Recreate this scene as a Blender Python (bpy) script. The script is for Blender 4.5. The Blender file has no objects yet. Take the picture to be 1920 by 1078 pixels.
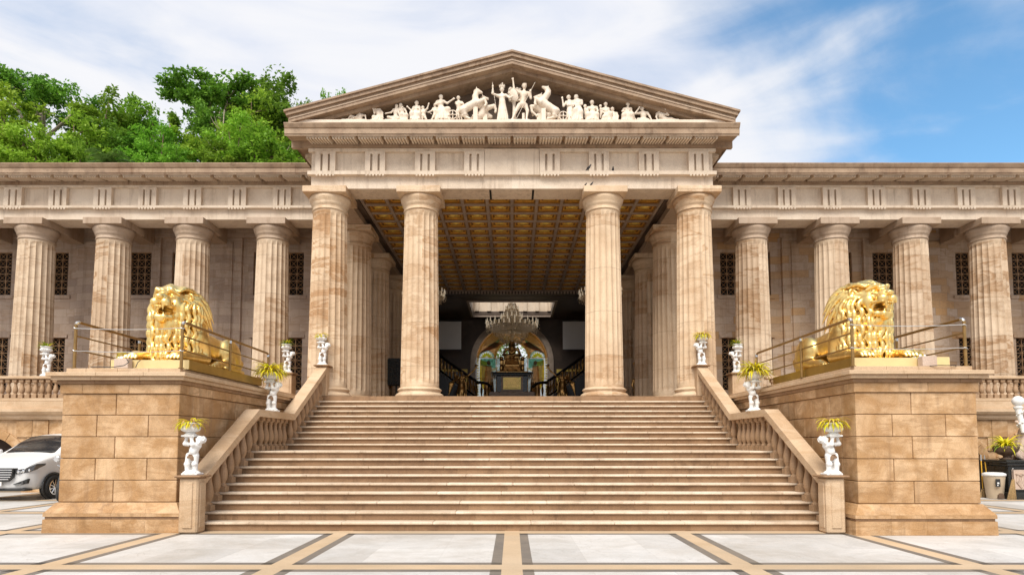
import bpy, bmesh, math, random
import numpy as np
from mathutils import Vector, Matrix
R = math.radians
random.seed(7)
rng = np.random.default_rng(7)
scene = bpy.context.scene
C = scene.collection
F = 3.23                                  # floor of the temple

# ------------------------------------------------------------------ camera, sky, sun, exposure
cam = bpy.data.cameras.new('camera'); camo = bpy.data.objects.new('camera', cam); C.objects.link(camo)
camo.location = (0, 0, 1.695); camo.rotation_euler = (R(90 + 3.446), 0, 0)
cam.sensor_width = 36; cam.lens = 1130 * 36 / 1920; cam.shift_y = 0.1172
cam.clip_start = .1; cam.clip_end = 3000
scene.camera = camo

SUN_EL, SUN_AZ = R(52), R(-16)           # the sun stands behind the camera, a little to its left
sd = bpy.data.lights.new('sun', 'SUN'); sd.energy = 3.7; sd.angle = R(34); sd.color = (1, .95, .87)
so = bpy.data.objects.new('sun', sd); C.objects.link(so)
to_sun = Vector((math.sin(SUN_AZ) * math.cos(SUN_EL), -math.cos(SUN_AZ) * math.cos(SUN_EL), math.sin(SUN_EL)))
so.rotation_euler = to_sun.to_track_quat('Z', 'Y').to_euler()
world = bpy.data.worlds.new('World'); scene.world = world; world.use_nodes = True
wt = world.node_tree; wt.nodes.clear()
def wn(t, **k):
    n = wt.nodes.new(t)
    for a, b in k.items(): setattr(n, a, b)
    return n
def wl(a, b): wt.links.new(a, b)
def wmath(op, a, b=None, c=None, clamp=False):
    n = wn('ShaderNodeMath', operation=op, use_clamp=clamp)
    for i, q in enumerate((a, b, c)):
        if q is None: continue
        if isinstance(q, (int, float)): n.inputs[i].default_value = q
        else: wl(q, n.inputs[i])
    return n.outputs[0]
def wsmooth(x, a, b):
    n = wn('ShaderNodeMapRange', interpolation_type='SMOOTHSTEP')
    wl(x, n.inputs[0]); n.inputs[1].default_value = a; n.inputs[2].default_value = b
    return n.outputs[0]
sky = wn('ShaderNodeTexSky', sky_type='NISHITA'); sky.sun_disc = False
sky.sun_elevation = SUN_EL; sky.sun_rotation = math.pi - SUN_AZ; sky.dust_density = .3; sky.air_density = 1.0; sky.ozone_density = 2.0
tc = wn('ShaderNodeTexCoord'); sp = wn('ShaderNodeSeparateXYZ'); wl(tc.outputs['Generated'], sp.inputs[0])
zz = wmath('ADD', wmath('MAXIMUM', sp.outputs[2], 0.0), .22)
cu = wmath('DIVIDE', sp.outputs[0], zz); cv = wmath('DIVIDE', sp.outputs[1], zz)
cmb = wn('ShaderNodeCombineXYZ'); wl(wmath('MULTIPLY', cu, .55), cmb.inputs[0]); wl(cv, cmb.inputs[1])
nz = wn('ShaderNodeTexNoise', noise_dimensions='3D'); nz.inputs['Scale'].default_value = 1.5; nz.inputs['Detail'].default_value = 9
nz.inputs['Roughness'].default_value = .58; nz.inputs['Distortion'].default_value = .7
wl(cmb.outputs[0], nz.inputs['Vector'])
nz2 = wn('ShaderNodeTexNoise'); nz2.inputs['Scale'].default_value = 3.3; nz2.inputs['Detail'].default_value = 7; nz2.inputs['Distortion'].default_value = .5
rot = wn('ShaderNodeMapping'); rot.inputs['Rotation'].default_value = (0, R(-16), 0); rot.inputs['Scale'].default_value = (1.0, 1.0, 4.2)
wl(tc.outputs['Generated'], rot.inputs[0]); wl(rot.outputs[0], nz2.inputs['Vector'])
ay = wmath('MAXIMUM', wmath('ABSOLUTE', sp.outputs[1]), .15)
ta = wmath('DIVIDE', sp.outputs[0], ay)                       # tangent of the bearing, east is clear
tel = wmath('DIVIDE', sp.outputs[2], ay)
tac = wmath('ADD', ta, wmath('MULTIPLY', wmath('SUBTRACT', tel, .62), .75))
clear = wmath("MULTIPLY", wsmooth(tac, .22, .66), wsmooth(sp.outputs[1], -.05, .15))
n1 = wmath('ADD', nz.outputs[0], wmath('MULTIPLY', wmath('SUBTRACT', nz2.outputs[0], .5), .55))
over = wmath('MULTIPLY', wmath('SUBTRACT', 1.0, wsmooth(sp.outputs[1], -.1, .3)), .18)
cov = wmath('SUBTRACT', wmath('ADD', wmath('ADD', n1, .24), over), wmath('MULTIPLY', clear, .30))
mask = wsmooth(cov, .34, .76)
skyc = wn('ShaderNodeVectorMath', operation='MULTIPLY'); wl(sky.outputs[0], skyc.inputs[0]); skyc.inputs[1].default_value = (.135, .185, .188)
cl = wn('ShaderNodeMixRGB'); wl(wsmooth(nz2.outputs[0], .35, .62), cl.inputs[0])
cl.inputs[1].default_value = (.66, .695, .785, 1); cl.inputs[2].default_value = (.775, .78, .81, 1)
mx = wn('ShaderNodeMixRGB'); wl(mask, mx.inputs[0]); wl(skyc.outputs[0], mx.inputs[1]); wl(cl.outputs[0], mx.inputs[2])
bg = wn('ShaderNodeBackground'); bg.inputs[1].default_value = 1.0; wl(mx.outputs[0], bg.inputs[0])
ow = wn('ShaderNodeOutputWorld'); wl(bg.outputs[0], ow.inputs[0])
scene.view_settings.view_transform = 'Standard'; scene.view_settings.look = 'None'
scene.view_settings.exposure = 0.27; scene.view_settings.gamma = 1.0
scene.cycles.max_bounces = 8; scene.cycles.diffuse_bounces = 4; scene.cycles.caustics_reflective = False; scene.cycles.caustics_refractive = False

# ------------------------------------------------------------------ helpers: things, parts, meshes
def tag(o, label=None, cat=None, group=None, kind=None):
    if label: o['label'] = label
    if cat: o['category'] = cat
    if group: o['group'] = group
    if kind: o['kind'] = kind
    return o
def thing(name, label, cat, loc=(0, 0, 0), group=None):
    o = bpy.data.objects.new(name, None); C.objects.link(o); o.location = loc; o.empty_display_size = .2
    return tag(o, label, cat, group)
def wloc(o):
    v = Vector((0, 0, 0))
    while o: v += Vector(o.location); o = o.parent
    return v
def link_mesh(name, me, mats, parent=None, at=(0, 0, 0), smooth=False):
    for m in (mats if isinstance(mats, (list, tuple)) else [mats]): me.materials.append(m)
    o = bpy.data.objects.new(name, me); C.objects.link(o); o.parent = parent; o.location = at
    if smooth: me.shade_smooth()
    return o
def copy_tree(o, parent=None, **props):
    c = o.copy(); C.objects.link(c); c.parent = parent
    for k, v in props.items(): c[k] = v
    for ch in list(o.children): copy_tree(ch, c)
    return c
class MB:
    """collects shapes, becomes ONE mesh"""
    def __init__(s): s.v = []; s.f = []; s.m = []
    def add(s, vs, fs, mi=0):
        n = len(s.v); s.v += [tuple(p) for p in vs]; s.f += [tuple(n + i for i in f) for f in fs]; s.m += [mi] * len(fs); return s
    def box(s, x0, x1, y0, y1, z0, z1, mi=0, c=0):
        if x0 > x1: x0, x1 = x1, x0
        if c <= 0:
            return s.add([(x0,y0,z0),(x1,y0,z0),(x1,y1,z0),(x0,y1,z0),(x0,y0,z1),(x1,y0,z1),(x1,y1,z1),(x0,y1,z1)],
                  [(0,3,2,1),(4,5,6,7),(0,1,5,4),(1,2,6,5),(2,3,7,6),(3,0,4,7)], mi)
        vs = []                                                   # chamfered box
        for sx in (0, 1):
            for sy in (0, 1):
                for sz in (0, 1):
                    X = (x0, x1)[sx]; Y = (y0, y1)[sy]; Z = (z0, z1)[sz]
                    dx = c * (1 - 2 * sx); dy = c * (1 - 2 * sy); dz = c * (1 - 2 * sz)
                    vs += [(X, Y + dy, Z + dz), (X + dx, Y, Z + dz), (X + dx, Y + dy, Z)]
        I = lambda a, b, d, k: ((a * 2 + b) * 2 + d) * 3 + k
        fs = [(I(0,0,0,0),I(0,0,1,0),I(0,1,1,0),I(0,1,0,0)),(I(1,0,0,0),I(1,1,0,0),I(1,1,1,0),I(1,0,1,0)),
              (I(0,0,0,1),I(1,0,0,1),I(1,0,1,1),I(0,0,1,1)),(I(0,1,0,1),I(0,1,1,1),I(1,1,1,1),I(1,1,0,1)),
              (I(0,0,0,2),I(0,1,0,2),I(1,1,0,2),I(1,0,0,2)),(I(0,0,1,2),I(1,0,1,2),I(1,1,1,2),I(0,1,1,2))]
        for a in (0, 1):
            for b in (0, 1):
                fs.append((I(a,b,0,0),I(a,b,0,1),I(a,b,1,1),I(a,b,1,0))); fs.append((I(a,0,b,0),I(a,0,b,2),I(a,1,b,2),I(a,1,b,0)))
                fs.append((I(0,a,b,1),I(0,a,b,2),I(1,a,b,2),I(1,a,b,1)))
                for d in (0, 1): fs.append((I(a,b,d,0),I(a,b,d,1),I(a,b,d,2)))
        return s.add(vs, fs, mi)
    def prism(s, pts, axis, a, b, mi=0):
        """polygon pts extruded along axis; x: pts are (y,z); y: pts are (x,z); z: pts are (x,y)"""
        n = len(pts); mk = {'x': lambda t, p: (t, p[0], p[1]), 'y': lambda t, p: (p[0], t, p[1]), 'z': lambda t, p: (p[0], p[1], t)}[axis]
        return s.add([mk(a, p) for p in pts] + [mk(b, p) for p in pts],
              [tuple(range(n)), tuple(range(2 * n - 1, n - 1, -1))] + [(i, n + i, n + (i + 1) % n, (i + 1) % n) for i in range(n)], mi)
    def lathe(s, prof, c=(0, 0, 0), seg=24, mi=0, fl=None):
        n = len(prof); vs = []
        for r, z in prof:
            for k in range(seg):
                t = 2 * math.pi * k / seg; q = r * (fl(t, z) if fl else 1)
                vs.append((c[0] + q * math.cos(t), c[1] + q * math.sin(t), c[2] + z))
        fs = [(i * seg + k, i * seg + (k + 1) % seg, (i + 1) * seg + (k + 1) % seg, (i + 1) * seg + k) for i in range(n - 1) for k in range(seg)]
        fs += [tuple(range(seg - 1, -1, -1)), tuple((n - 1) * seg + k for k in range(seg))]
        return s.add(vs, fs, mi)
    def tube(s, path, rad, seg=8, mi=0):
        P = [Vector(p) for p in path]; n = len(P); vs = []
        rr = rad if isinstance(rad, (list, tuple)) else [rad] * n
        for i in range(n):
            d = (P[min(i + 1, n - 1)] - P[max(i - 1, 0)]).normalized()
            a = d.cross(Vector((0, 0, 1)) if abs(d.z) < .9 else Vector((1, 0, 0))).normalized(); b = d.cross(a)
            for k in range(seg):
                t = 2 * math.pi * k / seg; vs.append(P[i] + (a * math.cos(t) + b * math.sin(t)) * rr[i])
        fs = [(i * seg + k, i * seg + (k + 1) % seg, (i + 1) * seg + (k + 1) % seg, (i + 1) * seg + k) for i in range(n - 1) for k in range(seg)]
        fs += [tuple(range(seg - 1, -1, -1)), tuple((n - 1) * seg + k for k in range(seg))]
        return s.add(vs, fs, mi)
    def mesh(s, name, off=(0, 0, 0), fix=True):
        me = bpy.data.meshes.new(name)
        me.from_pydata([(v[0] - off[0], v[1] - off[1], v[2] - off[2]) for v in s.v], [], s.f)
        if any(s.m): me.polygons.foreach_set('material_index', s.m)
        if fix:
            bm = bmesh.new(); bm.from_mesh(me); bmesh.ops.recalc_face_normals(bm, faces=bm.faces); bm.to_mesh(me); bm.free()
        me.update(); return me
    def build(s, name, mats, parent=None, smooth=False, pivot=None):
        """world-coordinate shapes; the object's own origin at pivot (default: the parent's origin)"""
        po = wloc(parent) if parent else Vector((0, 0, 0))
        pv = Vector(pivot) if pivot is not None else po
        return link_mesh(name, s.mesh(name, pv), mats, parent, pv - po, smooth)

# ------------------------------------------------------------------ materials
class NT:
    def __init__(s, name):
        s.mat = bpy.data.materials.new(name); s.mat.use_nodes = True; s.t = s.mat.node_tree
        s.b = s.t.nodes['Principled BSDF']
    def n(s, t, **k):
        x = s.t.nodes.new(t)
        for a, b in k.items(): setattr(x, a, b)
        return x
    def l(s, a, b): s.t.links.new(a, b)
    def math(s, op, a, b=None, c=None, clamp=False):
        x = s.n('ShaderNodeMath', operation=op, use_clamp=clamp)
        for i, q in enumerate((a, b, c)):
            if q is None: continue
            if isinstance(q, (int, float)): x.inputs[i].default_value = q
            else: s.l(q, x.inputs[i])
        return x.outputs[0]
    def coord(s, rnd=True, which='Object'):
        t = s.n('ShaderNodeTexCoord')
        if not rnd: return t.outputs[which]
        o = s.n('ShaderNodeObjectInfo'); m = s.n('ShaderNodeVectorMath', operation='ADD')
        k = s.n('ShaderNodeVectorMath', operation='SCALE'); k.inputs[0].default_value = (17.3, 31.7, 11.9); s.l(o.outputs['Random'], k.inputs['Scale'])
        s.l(t.outputs[which], m.inputs[0]); s.l(k.outputs[0], m.inputs[1]); return m.outputs[0]
    def mapping(s, v, scale=(1, 1, 1), rot=(0, 0, 0)):
        m = s.n('ShaderNodeMapping'); s.l(v, m.inputs[0]); m.inputs['Scale'].default_value = scale; m.inputs['Rotation'].default_value = rot; return m.outputs[0]
    def noise(s, v, scale, detail=4, rough=.55, dist=0):
        x = s.n('ShaderNodeTexNoise'); s.l(v, x.inputs['Vector']); x.inputs['Scale'].default_value = scale
        x.inputs['Detail'].default_value = detail; x.inputs['Roughness'].default_value = rough; x.inputs['Distortion'].default_value = dist; return x.outputs[0]
    def ramp(s, f, stops, interp='LINEAR'):
        r = s.n('ShaderNodeValToRGB'); s.l(f, r.inputs[0]); e = r.color_ramp; e.interpolation = interp
        while len(e.elements) < len(stops): e.elements.new(.5)
        for el, (p, c) in zip(e.elements, stops): el.position = p; el.color = (c if len(c) == 4 else tuple(c) + (1,)) if isinstance(c, tuple) else (c, c, c, 1)
        return r.outputs[0]
    def mix(s, f, a, b, mode='MIX'):
        m = s.n('ShaderNodeMixRGB', blend_type=mode)
        for i, q in enumerate((f, a, b)):
            if isinstance(q, (int, float)): m.inputs[i].default_value = q if i == 0 else (q, q, q, 1)
            elif isinstance(q, tuple): m.inputs[i].default_value = q + (1,) if len(q) == 3 else q
            else: s.l(q, m.inputs[i])
        return m.outputs[0]
    def rng(s, f, a, b, c=0., d=1.):
        m = s.n('ShaderNodeMapRange'); s.l(f, m.inputs[0])
        for i, q in enumerate((a, b, c, d)): m.inputs[i + 1].default_value = q
        return m.outputs[0]
    def bump(s, h, strength=.2, dist=.02):
        b = s.n('ShaderNodeBump'); s.l(h, b.inputs['Height']); b.inputs['Strength'].default_value = strength; b.inputs['Distance'].default_value = dist
        s.l(b.outputs[0], s.b.inputs['Normal'])
    def col(s, c):
        if isinstance(c, tuple): s.b.inputs['Base Color'].default_value = c + (1,)
        else: s.l(c, s.b.inputs['Base Color'])
    def set(s, rough=.6, metal=0., spec=.5):
        s.b.inputs['Roughness'].default_value = rough; s.b.inputs['Metallic'].default_value = metal; s.b.inputs['Specular IOR Level'].default_value = spec
        return s.mat

def stone(name, light, mid, brown, vein=.0, streak=.0, dirt=.25, island=0., rough=.62, scale=1., veinrot=(0, R(35), 0), bump=.12, drums=0., con=.16):
    s = NT(name); v = s.coord()
    big = s.noise(v, .8 * scale, 5, .6, .9)
    c = s.mix(s.rng(big, .5 - con, .5 + con), mid, light)
    if island:
        g = s.n('ShaderNodeNewGeometry'); ri = g.outputs['Random Per Island']
        c = s.mix(s.math('MULTIPLY', ri, island), c, brown)
        vi = s.n('ShaderNodeVectorMath', operation='ADD'); s.l(v, vi.inputs[0])
        k = s.n('ShaderNodeVectorMath', operation='SCALE'); k.inputs[0].default_value = (9.3, 23.7, 41.9); s.l(ri, k.inputs['Scale']); s.l(k.outputs[0], vi.inputs[1]); v2 = vi.outputs[0]
    else: v2 = v
    if drums:
        ov = s.coord(False); sx = s.n('ShaderNodeSeparateXYZ'); s.l(ov, sx.inputs[0]); oi = s.n('ShaderNodeObjectInfo')
        zf = s.math('DIVIDE', s.math('ADD', sx.outputs[2], s.math('MULTIPLY', oi.outputs['Random'], .5)), drums); xf = s.math('GREATER_THAN', sx.outputs[0], s.math('MULTIPLY', s.math('SUBTRACT', oi.outputs['Random'], .5), .35))
        cb = s.n('ShaderNodeCombineXYZ'); s.l(s.math('FLOOR', zf), cb.inputs[0]); s.l(xf, cb.inputs[1]); s.l(s.math('MULTIPLY', oi.outputs['Random'], 91.), cb.inputs[2])
        wnz = s.n('ShaderNodeTexWhiteNoise'); s.l(cb.outputs[0], wnz.inputs[0]); dr = wnz.outputs['Value']
        c = s.mix(s.math('MULTIPLY', s.rng(dr, .55, 1.), .40), c, brown); jl = s.math('LESS_THAN', s.math('PINGPONG', zf, .5), .006); c = s.mix(s.math('MULTIPLY', jl, .45), c, tuple(q * .5 for q in brown))
        vi = s.n('ShaderNodeVectorMath', operation='ADD'); s.l(v, vi.inputs[0]); k = s.n('ShaderNodeVectorMath', operation='SCALE'); k.inputs[0].default_value = (9.3, 23.7, 41.9); s.l(dr, k.inputs['Scale']); s.l(k.outputs[0], vi.inputs[1]); v2 = vi.outputs[0]
        vein = s.math('MULTIPLY', s.math('ADD', s.rng(dr, .35, .9), s.math('MULTIPLY', s.math('POWER', oi.outputs['Random'], 2.), .8)), vein)
    if vein:
        w = s.noise(s.mapping(v2, (.55, .55, 2.2), veinrot), .75 * scale, 6, .62, 1.6)
        c = s.mix(s.math('MULTIPLY', s.ramp(w, [(.5, 0.), (.56, 1.), (.60, .35), (.72, .8)]), vein, clamp=True), c, brown)
        w2 = s.noise(s.mapping(v2, (.8, .8, 2.6), (R(10), R(-22), 0)), .55 * scale, 5, .58, 1.4)
        c = s.mix(s.math('MULTIPLY', s.ramp(w2, [(.48, 0.), (.5, 1.), (.52, 0.)]), s.math('MULTIPLY', vein, .25), clamp=True), c, tuple(q * .45 for q in brown))
    if streak:
        k = s.noise(s.mapping(v, (5, 5, .3)), 1.3, 6, .62, .3); k2 = s.noise(v, .55, 3)
        f = s.math('MULTIPLY', s.math('MULTIPLY', s.rng(k, .5, .72), s.rng(k2, .42, .62)), streak, clamp=True)
        c = s.mix(f, c, (.20, .115, .06))
    d = s.noise(v, 2.6, 8, .7, .3)
    c = s.mix(s.math('MULTIPLY', s.rng(d, .5, .75), dirt), c, tuple(q * .55 for q in brown))
    fine = s.noise(v, 55, 3, .7)
    c = s.mix(1., c, s.mix(s.rng(fine, .35, .65), .80, 1.06), 'MULTIPLY')
    s.col(c); s.bump(s.math('ADD', s.math('MULTIPLY', fine, .5), d), bump, .01)
    return s.set(rough, 0, .35)

M = {}
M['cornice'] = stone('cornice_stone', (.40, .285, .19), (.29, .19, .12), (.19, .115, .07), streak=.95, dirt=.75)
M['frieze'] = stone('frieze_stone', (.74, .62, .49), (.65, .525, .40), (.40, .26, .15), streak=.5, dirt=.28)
M['column'] = stone('column_stone', (.72, .56, .39), (.60, .435, .28), (.42, .24, .115), vein=.75, streak=.35, dirt=.25, scale=1.0, drums=1.46)
M['wingcolumn'] = stone('wing_column_stone', (.67, .53, .385), (.56, .42, .285), (.36, .21, .105), vein=.75, streak=.5, dirt=.3, drums=1.46)
M['pier'] = stone('pier_stone', (.71, .485, .285), (.49, .29, .135), (.32, .165, .06), vein=.45, streak=.6, dirt=.45, island=.5, scale=1.9, con=.09)
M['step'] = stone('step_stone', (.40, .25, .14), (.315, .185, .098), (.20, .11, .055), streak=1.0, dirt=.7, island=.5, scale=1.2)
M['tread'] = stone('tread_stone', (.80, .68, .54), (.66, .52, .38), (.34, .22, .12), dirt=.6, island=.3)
M['rail'] = stone('handrail_stone', (.62, .455, .30), (.52, .36, .22), (.42, .25, .12), vein=.4, dirt=.2, streak=.2)
M['baluster'] = stone('baluster_stone', (.42, .27, .16), (.35, .215, .115), (.26, .145, .07), dirt=.45, streak=.3)
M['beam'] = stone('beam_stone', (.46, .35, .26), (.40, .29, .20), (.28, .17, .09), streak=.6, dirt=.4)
M['marble_white'] = stone('pediment_marble', (.80, .70, .58), (.74, .62, .49), (.58, .42, .28), dirt=.12, bump=.04)
M['cherub'] = stone('white_plaster', (.82, .81, .79), (.78, .765, .74), (.55, .47, .38), dirt=.10, bump=.05)
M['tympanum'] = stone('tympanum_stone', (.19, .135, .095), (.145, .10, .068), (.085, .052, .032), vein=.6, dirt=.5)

def wall_blocks():
    s = NT('wall_ashlar'); v = s.coord(False); sx = s.n('ShaderNodeSeparateXYZ'); s.l(v, sx.inputs[0])
    cb = s.n('ShaderNodeCombineXYZ'); s.l(sx.outputs[0], cb.inputs[0]); s.l(sx.outputs[2], cb.inputs[1])
    b = s.n('ShaderNodeTexBrick'); s.l(cb.outputs[0], b.inputs['Vector']); b.inputs['Scale'].default_value = 1
    b.inputs['Brick Width'].default_value = .78; b.inputs['Row Height'].default_value = .32; b.inputs['Mortar Size'].default_value = .006; b.offset_frequency = 2; b.squash = .7; b.squash_frequency = 3
    b.inputs['Color1'].default_value = (0, 0, 0, 1); b.inputs['Color2'].default_value = (1, 1, 1, 1); b.inputs['Mortar'].default_value = (.5, .5, .5, 1); b.inputs['Mortar Smooth'].default_value = .1
    east = s.rng(sx.outputs[0], -3., 8.)                     # the east wing has the warmer, more mixed stone
    c = s.ramp(b.outputs['Color'], [(0, (.42, .325, .26)), (.4, (.50, .39, .31)), (.75, (.56, .445, .355)), (1, (.47, .35, .265))])
    ce = s.ramp(b.outputs['Color'], [(0, (.52, .39, .28)), (.35, (.58, .46, .36)), (.7, (.52, .37, .245)), (.85, (.56, .34, .16)), (1, (.49, .35, .235))])
    c = s.mix(east, c, ce)
    w = s.noise(s.mapping(v, (.6, .6, 1.8), (0, R(30), 0)), 1.6, 6, .6, 1.5)
    c = s.mix(s.math('MULTIPLY', s.ramp(w, [(.5, 0.), (.57, 1.), (.62, .2)]), .35), c, (.33, .19, .09))
    c = s.mix(s.math('MULTIPLY', b.outputs['Fac'], .6), c, (.22, .15, .10))
    st = s.noise(s.mapping(v, (4, 4, .3)), 1.1, 5); c = s.mix(s.math('MULTIPLY', s.rng(st, .52, .75), .4), c, (.20, .13, .08))
    f = s.noise(v, 40, 3); c = s.mix(1., c, s.mix(s.rng(f, .3, .7), .82, 1.05), 'MULTIPLY')
    s.col(c); s.bump(s.math('SUBTRACT', f, s.math('MULTIPLY', b.outputs['Fac'], 2.)), .25, .01); return s.set(.7, 0, .3)
M['ashlar'] = wall_blocks()

def plaza():
    s = NT('plaza_marble'); v = s.coord(False); sx = s.n('ShaderNodeSeparateXYZ'); s.l(v, sx.inputs[0])
    def dist(o, per, off):
        m = s.math('PINGPONG', s.math('SUBTRACT', o, off), per / 2); return m
    dx = dist(sx.outputs[0], 3.25, 0.); dy = dist(sx.outputs[1], 3.3, 8.45)
    lt = lambda a, q: s.math('LESS_THAN', a, q)
    inx, iny = lt(dx, .295), lt(dy, .315); bx, by = lt(dx, .143), lt(dy, .158)
    n = s.noise(v, 1.1, 7, .62, 1.0); fine = s.noise(v, 30, 4, .65); g = s.noise(s.mapping(v, (1, 2.2, 1), (0, 0, R(20))), .5, 5, .6, .5)
    white = s.mix(s.rng(n, .35, .68), (.67, .655, .635), (.53, .51, .48))
    # slabs inside a field
    tx = s.math('PINGPONG', sx.outputs[0], .5417); ty = s.math('PINGPONG', s.math('SUBTRACT', sx.outputs[1], 8.45), .55)
    jl = s.math('MAXIMUM', lt(tx, .004), lt(ty, .004))
    white = s.mix(s.math('MULTIPLY', jl, .35), white, (.40, .37, .33))
    sl = s.n('ShaderNodeTexWhiteNoise'); fl = s.n('ShaderNodeVectorMath', operation='FLOOR'); sc = s.n('ShaderNodeVectorMath', operation='DIVIDE'); s.l(v, sc.inputs[0]); sc.inputs[1].default_value = (1.0834, 1.1, 1); s.l(sc.outputs[0], fl.inputs[0]); s.l(fl.outputs[0], sl.inputs[0])
    white = s.mix(1., white, s.mix(sl.outputs['Value'], .86, 1.06), 'MULTIPLY')
    ck = s.noise(v, .7, 5, .6, 1.2); white = s.mix(s.math('MULTIPLY', s.ramp(ck, [(.494, 0.), (.5, 1.), (.506, 0.)]), .35), white, (.30, .27, .23))
    grey = s.mix(n, (.18, .16, .142), (.135, .12, .105)); beige = s.mix(s.rng(g, .3, .7), (.62, .465, .31), (.52, .37, .225))
    band = s.math('MAXIMUM', bx, by); out = s.math('MAXIMUM', inx, iny)
    corner = s.math('MULTIPLY', s.math('MULTIPLY', inx, iny), s.math('SUBTRACT', 1., band))
    c = s.mix(out, white, grey); c = s.mix(band, c, beige); c = s.mix(corner, c, (.045, .042, .037))
    d = s.noise(v, .35, 6, .65, .4); c = s.mix(s.math('MULTIPLY', s.rng(d, .42, .72), .5), c, (.33, .27, .20))
    c = s.mix(1., c, s.mix(s.rng(fine, .3, .7), .9, 1.03), 'MULTIPLY')
    s.col(c); r = s.rng(n, .3, .7, .42, .62); s.l(r, s.b.inputs['Roughness']); s.bump(fine, .05, .004)
    s.b.inputs['Specular IOR Level'].default_value = .35; return s.mat
M['plaza'] = plaza()

def plain(name, c, rough=.6, metal=0., var=.15, scale=6., spec=.5, bump=0., trans=0.):
    s = NT(name); v = s.coord(); n = s.noise(v, scale, 5, .6, .4)
    s.col(s.mix(s.rng(n, .3, .7), tuple(q * (1 - var) for q in c), tuple(min(1, q * (1 + var)) for q in c)))
    if bump: s.bump(s.noise(v, scale * 4, 4), bump, .01)
    if trans: s.b.inputs['Transmission Weight'].default_value = trans
    return s.set(rough, metal, spec)
M['gold'] = plain('gilded_bronze', (.94, .66, .25), .36, 1., .12, 9., bump=.15)
M['goldflat'] = plain('gold_painted_plinth', (.46, .30, .08), .38, .85, .12, 3.)
M['goldpale'] = plain('pale_gold_front', (.80, .62, .30), .45, .2, .08, 3.)
M['brass'] = plain('brass_tube', (.30, .18, .065), .38, .75, .2, 9.)
M['steel'] = plain('steel_cap', (.62, .62, .62), .25, .9, .1, 9.)
M['wire'] = plain('cable_wire', (.55, .54, .52), .4, .7, .1, 9.)
M['black'] = plain('black_cable', (.015, .015, .015), .5)
M['bronze'] = plain('dark_bronze_gilt', (.52, .31, .11), .30, .9, .45, 5., bump=.1)
M['blackmarble'] = plain('black_marble', (.016, .017, .015), .22, 0., .5, 12.)
M['loin'] = plain('brown_loincloth', (.20, .12, .07), .8)
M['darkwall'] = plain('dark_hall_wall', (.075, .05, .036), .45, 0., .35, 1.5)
M['darkwood'] = plain('dark_stair_wood', (.012, .009, .008), .3, 0., .4, 5.)
M['screen'] = plain('projection_screen', (.74, .73, .71), .8, 0., .03, 2.)
M['iron'] = plain('window_iron', (.30, .17, .075), .5, .1, .3, 14.)
M['darkglass'] = plain('dark_window_glass', (.008, .007, .006), .5, 0., .3, 3., spec=.15)
M['rib'] = plain('coffer_rib', (.36, .28, .22), .6, 0., .2, 3.)
M['coffer'] = plain('coffer_wood', (.70, .37, .055), .45, .2, .35, 5., bump=.1)
M['cofferdark'] = plain('coffer_moulding', (.30, .15, .03), .5, .1, .3, 5.)
M['coffergold'] = plain('coffer_gilding', (.98, .66, .15), .4, .2, .2, 6.)
M['terracotta'] = plain('brown_urn_bowl', (.13, .08, .05), .6, 0., .3, 9., bump=.15)
M['soil'] = plain('dry_soil', (.10, .065, .04), .95, 0., .4, 20.)
# ------------------------------------------------------------------ setting: plaza ground and hill

g = MB(); g.box(-1500, 1500, -400, 1500, -.5, 0); plaza_o = tag(g.build('plaza_ground', M['plaza']), kind='structure')

# ------------------------------------------------------------------ the temple
temple = thing('temple', 'columned stone temple with gabled portico between two long colonnaded wings', 'building', (0, 20.3, F))

def shaft_mesh(name, r0, r1, z0, z1, nfl=20):
    m = MB(); prof = []
    zs = [z0 + .34, z0 + .40, z0 + .52, z0 + .62] + [z0 + .62 + (z1 - z0 - .95) * k / 9 for k in range(1, 10)] + [z1 - .26, z1 - .18, z1 - .12]
    for z in zs:
        t = (z - z0) / (z1 - z0); prof.append((r0 + (r1 - r0) * t ** 1.15, z))
    a, b = z0 + .5, z1 - .24
    def fl(t, z):
        fade = max(0, min(1, (z - a) / .16)) * max(0, min(1, (b - z) / .12)); fade = math.sqrt(fade)
        return 1 - .085 * fade * math.sin(math.pi * ((t * nfl / 2 / math.pi) % 1)) ** .7
    m.lathe(prof, seg=nfl * 7, fl=fl); return m.mesh(name)
def base_mesh(r0, z0):
    m = MB(); m.lathe([(r0 + .13, z0), (r0 + .15, z0 + .05), (r0 + .15, z0 + .10), (r0 + .10, z0 + .15), (r0 + .05, z0 + .17), (r0 + .045, z0 + .22),
        (r0 + .085, z0 + .25), (r0 + .09, z0 + .28), (r0 + .03, z0 + .33), (r0, z0 + .345)], seg=56); return m.mesh('column_base')
def capital_mesh(r1, zb):
    m = MB(); m.lathe([(r1 - .01, zb - .50), (r1 + .035, zb - .485), (r1 + .035, zb - .455), (r1 + .01, zb - .44), (r1 + .02, zb - .33), (r1 + .045, zb - .315), (r1 + .04, zb - .30),
        (r1 + .06, zb - .285), (r1 + .055, zb - .27), (r1 + .085, zb - .20), (r1 + .125, zb - .12), (r1 + .135, zb - .06), (r1 + .115, zb - .03), (r1 + .115, zb)], seg=56); return m.mesh('column_capital')
def column_set(r0, r1, zb, zt, ab, mat):
    """meshes for a column whose shaft, base, capital and abacus share one axis; z measured from the floor"""
    a = MB(); a.box(-ab, ab, -ab, ab, zb, zt, c=.012)
    return dict(shaft=shaft_mesh('column_shaft', r0, r1, 0, zb - .38), base=base_mesh(r0, 0), cap=capital_mesh(r1, zb), ab=a.mesh('column_abacus'), mat=mat)
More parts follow.
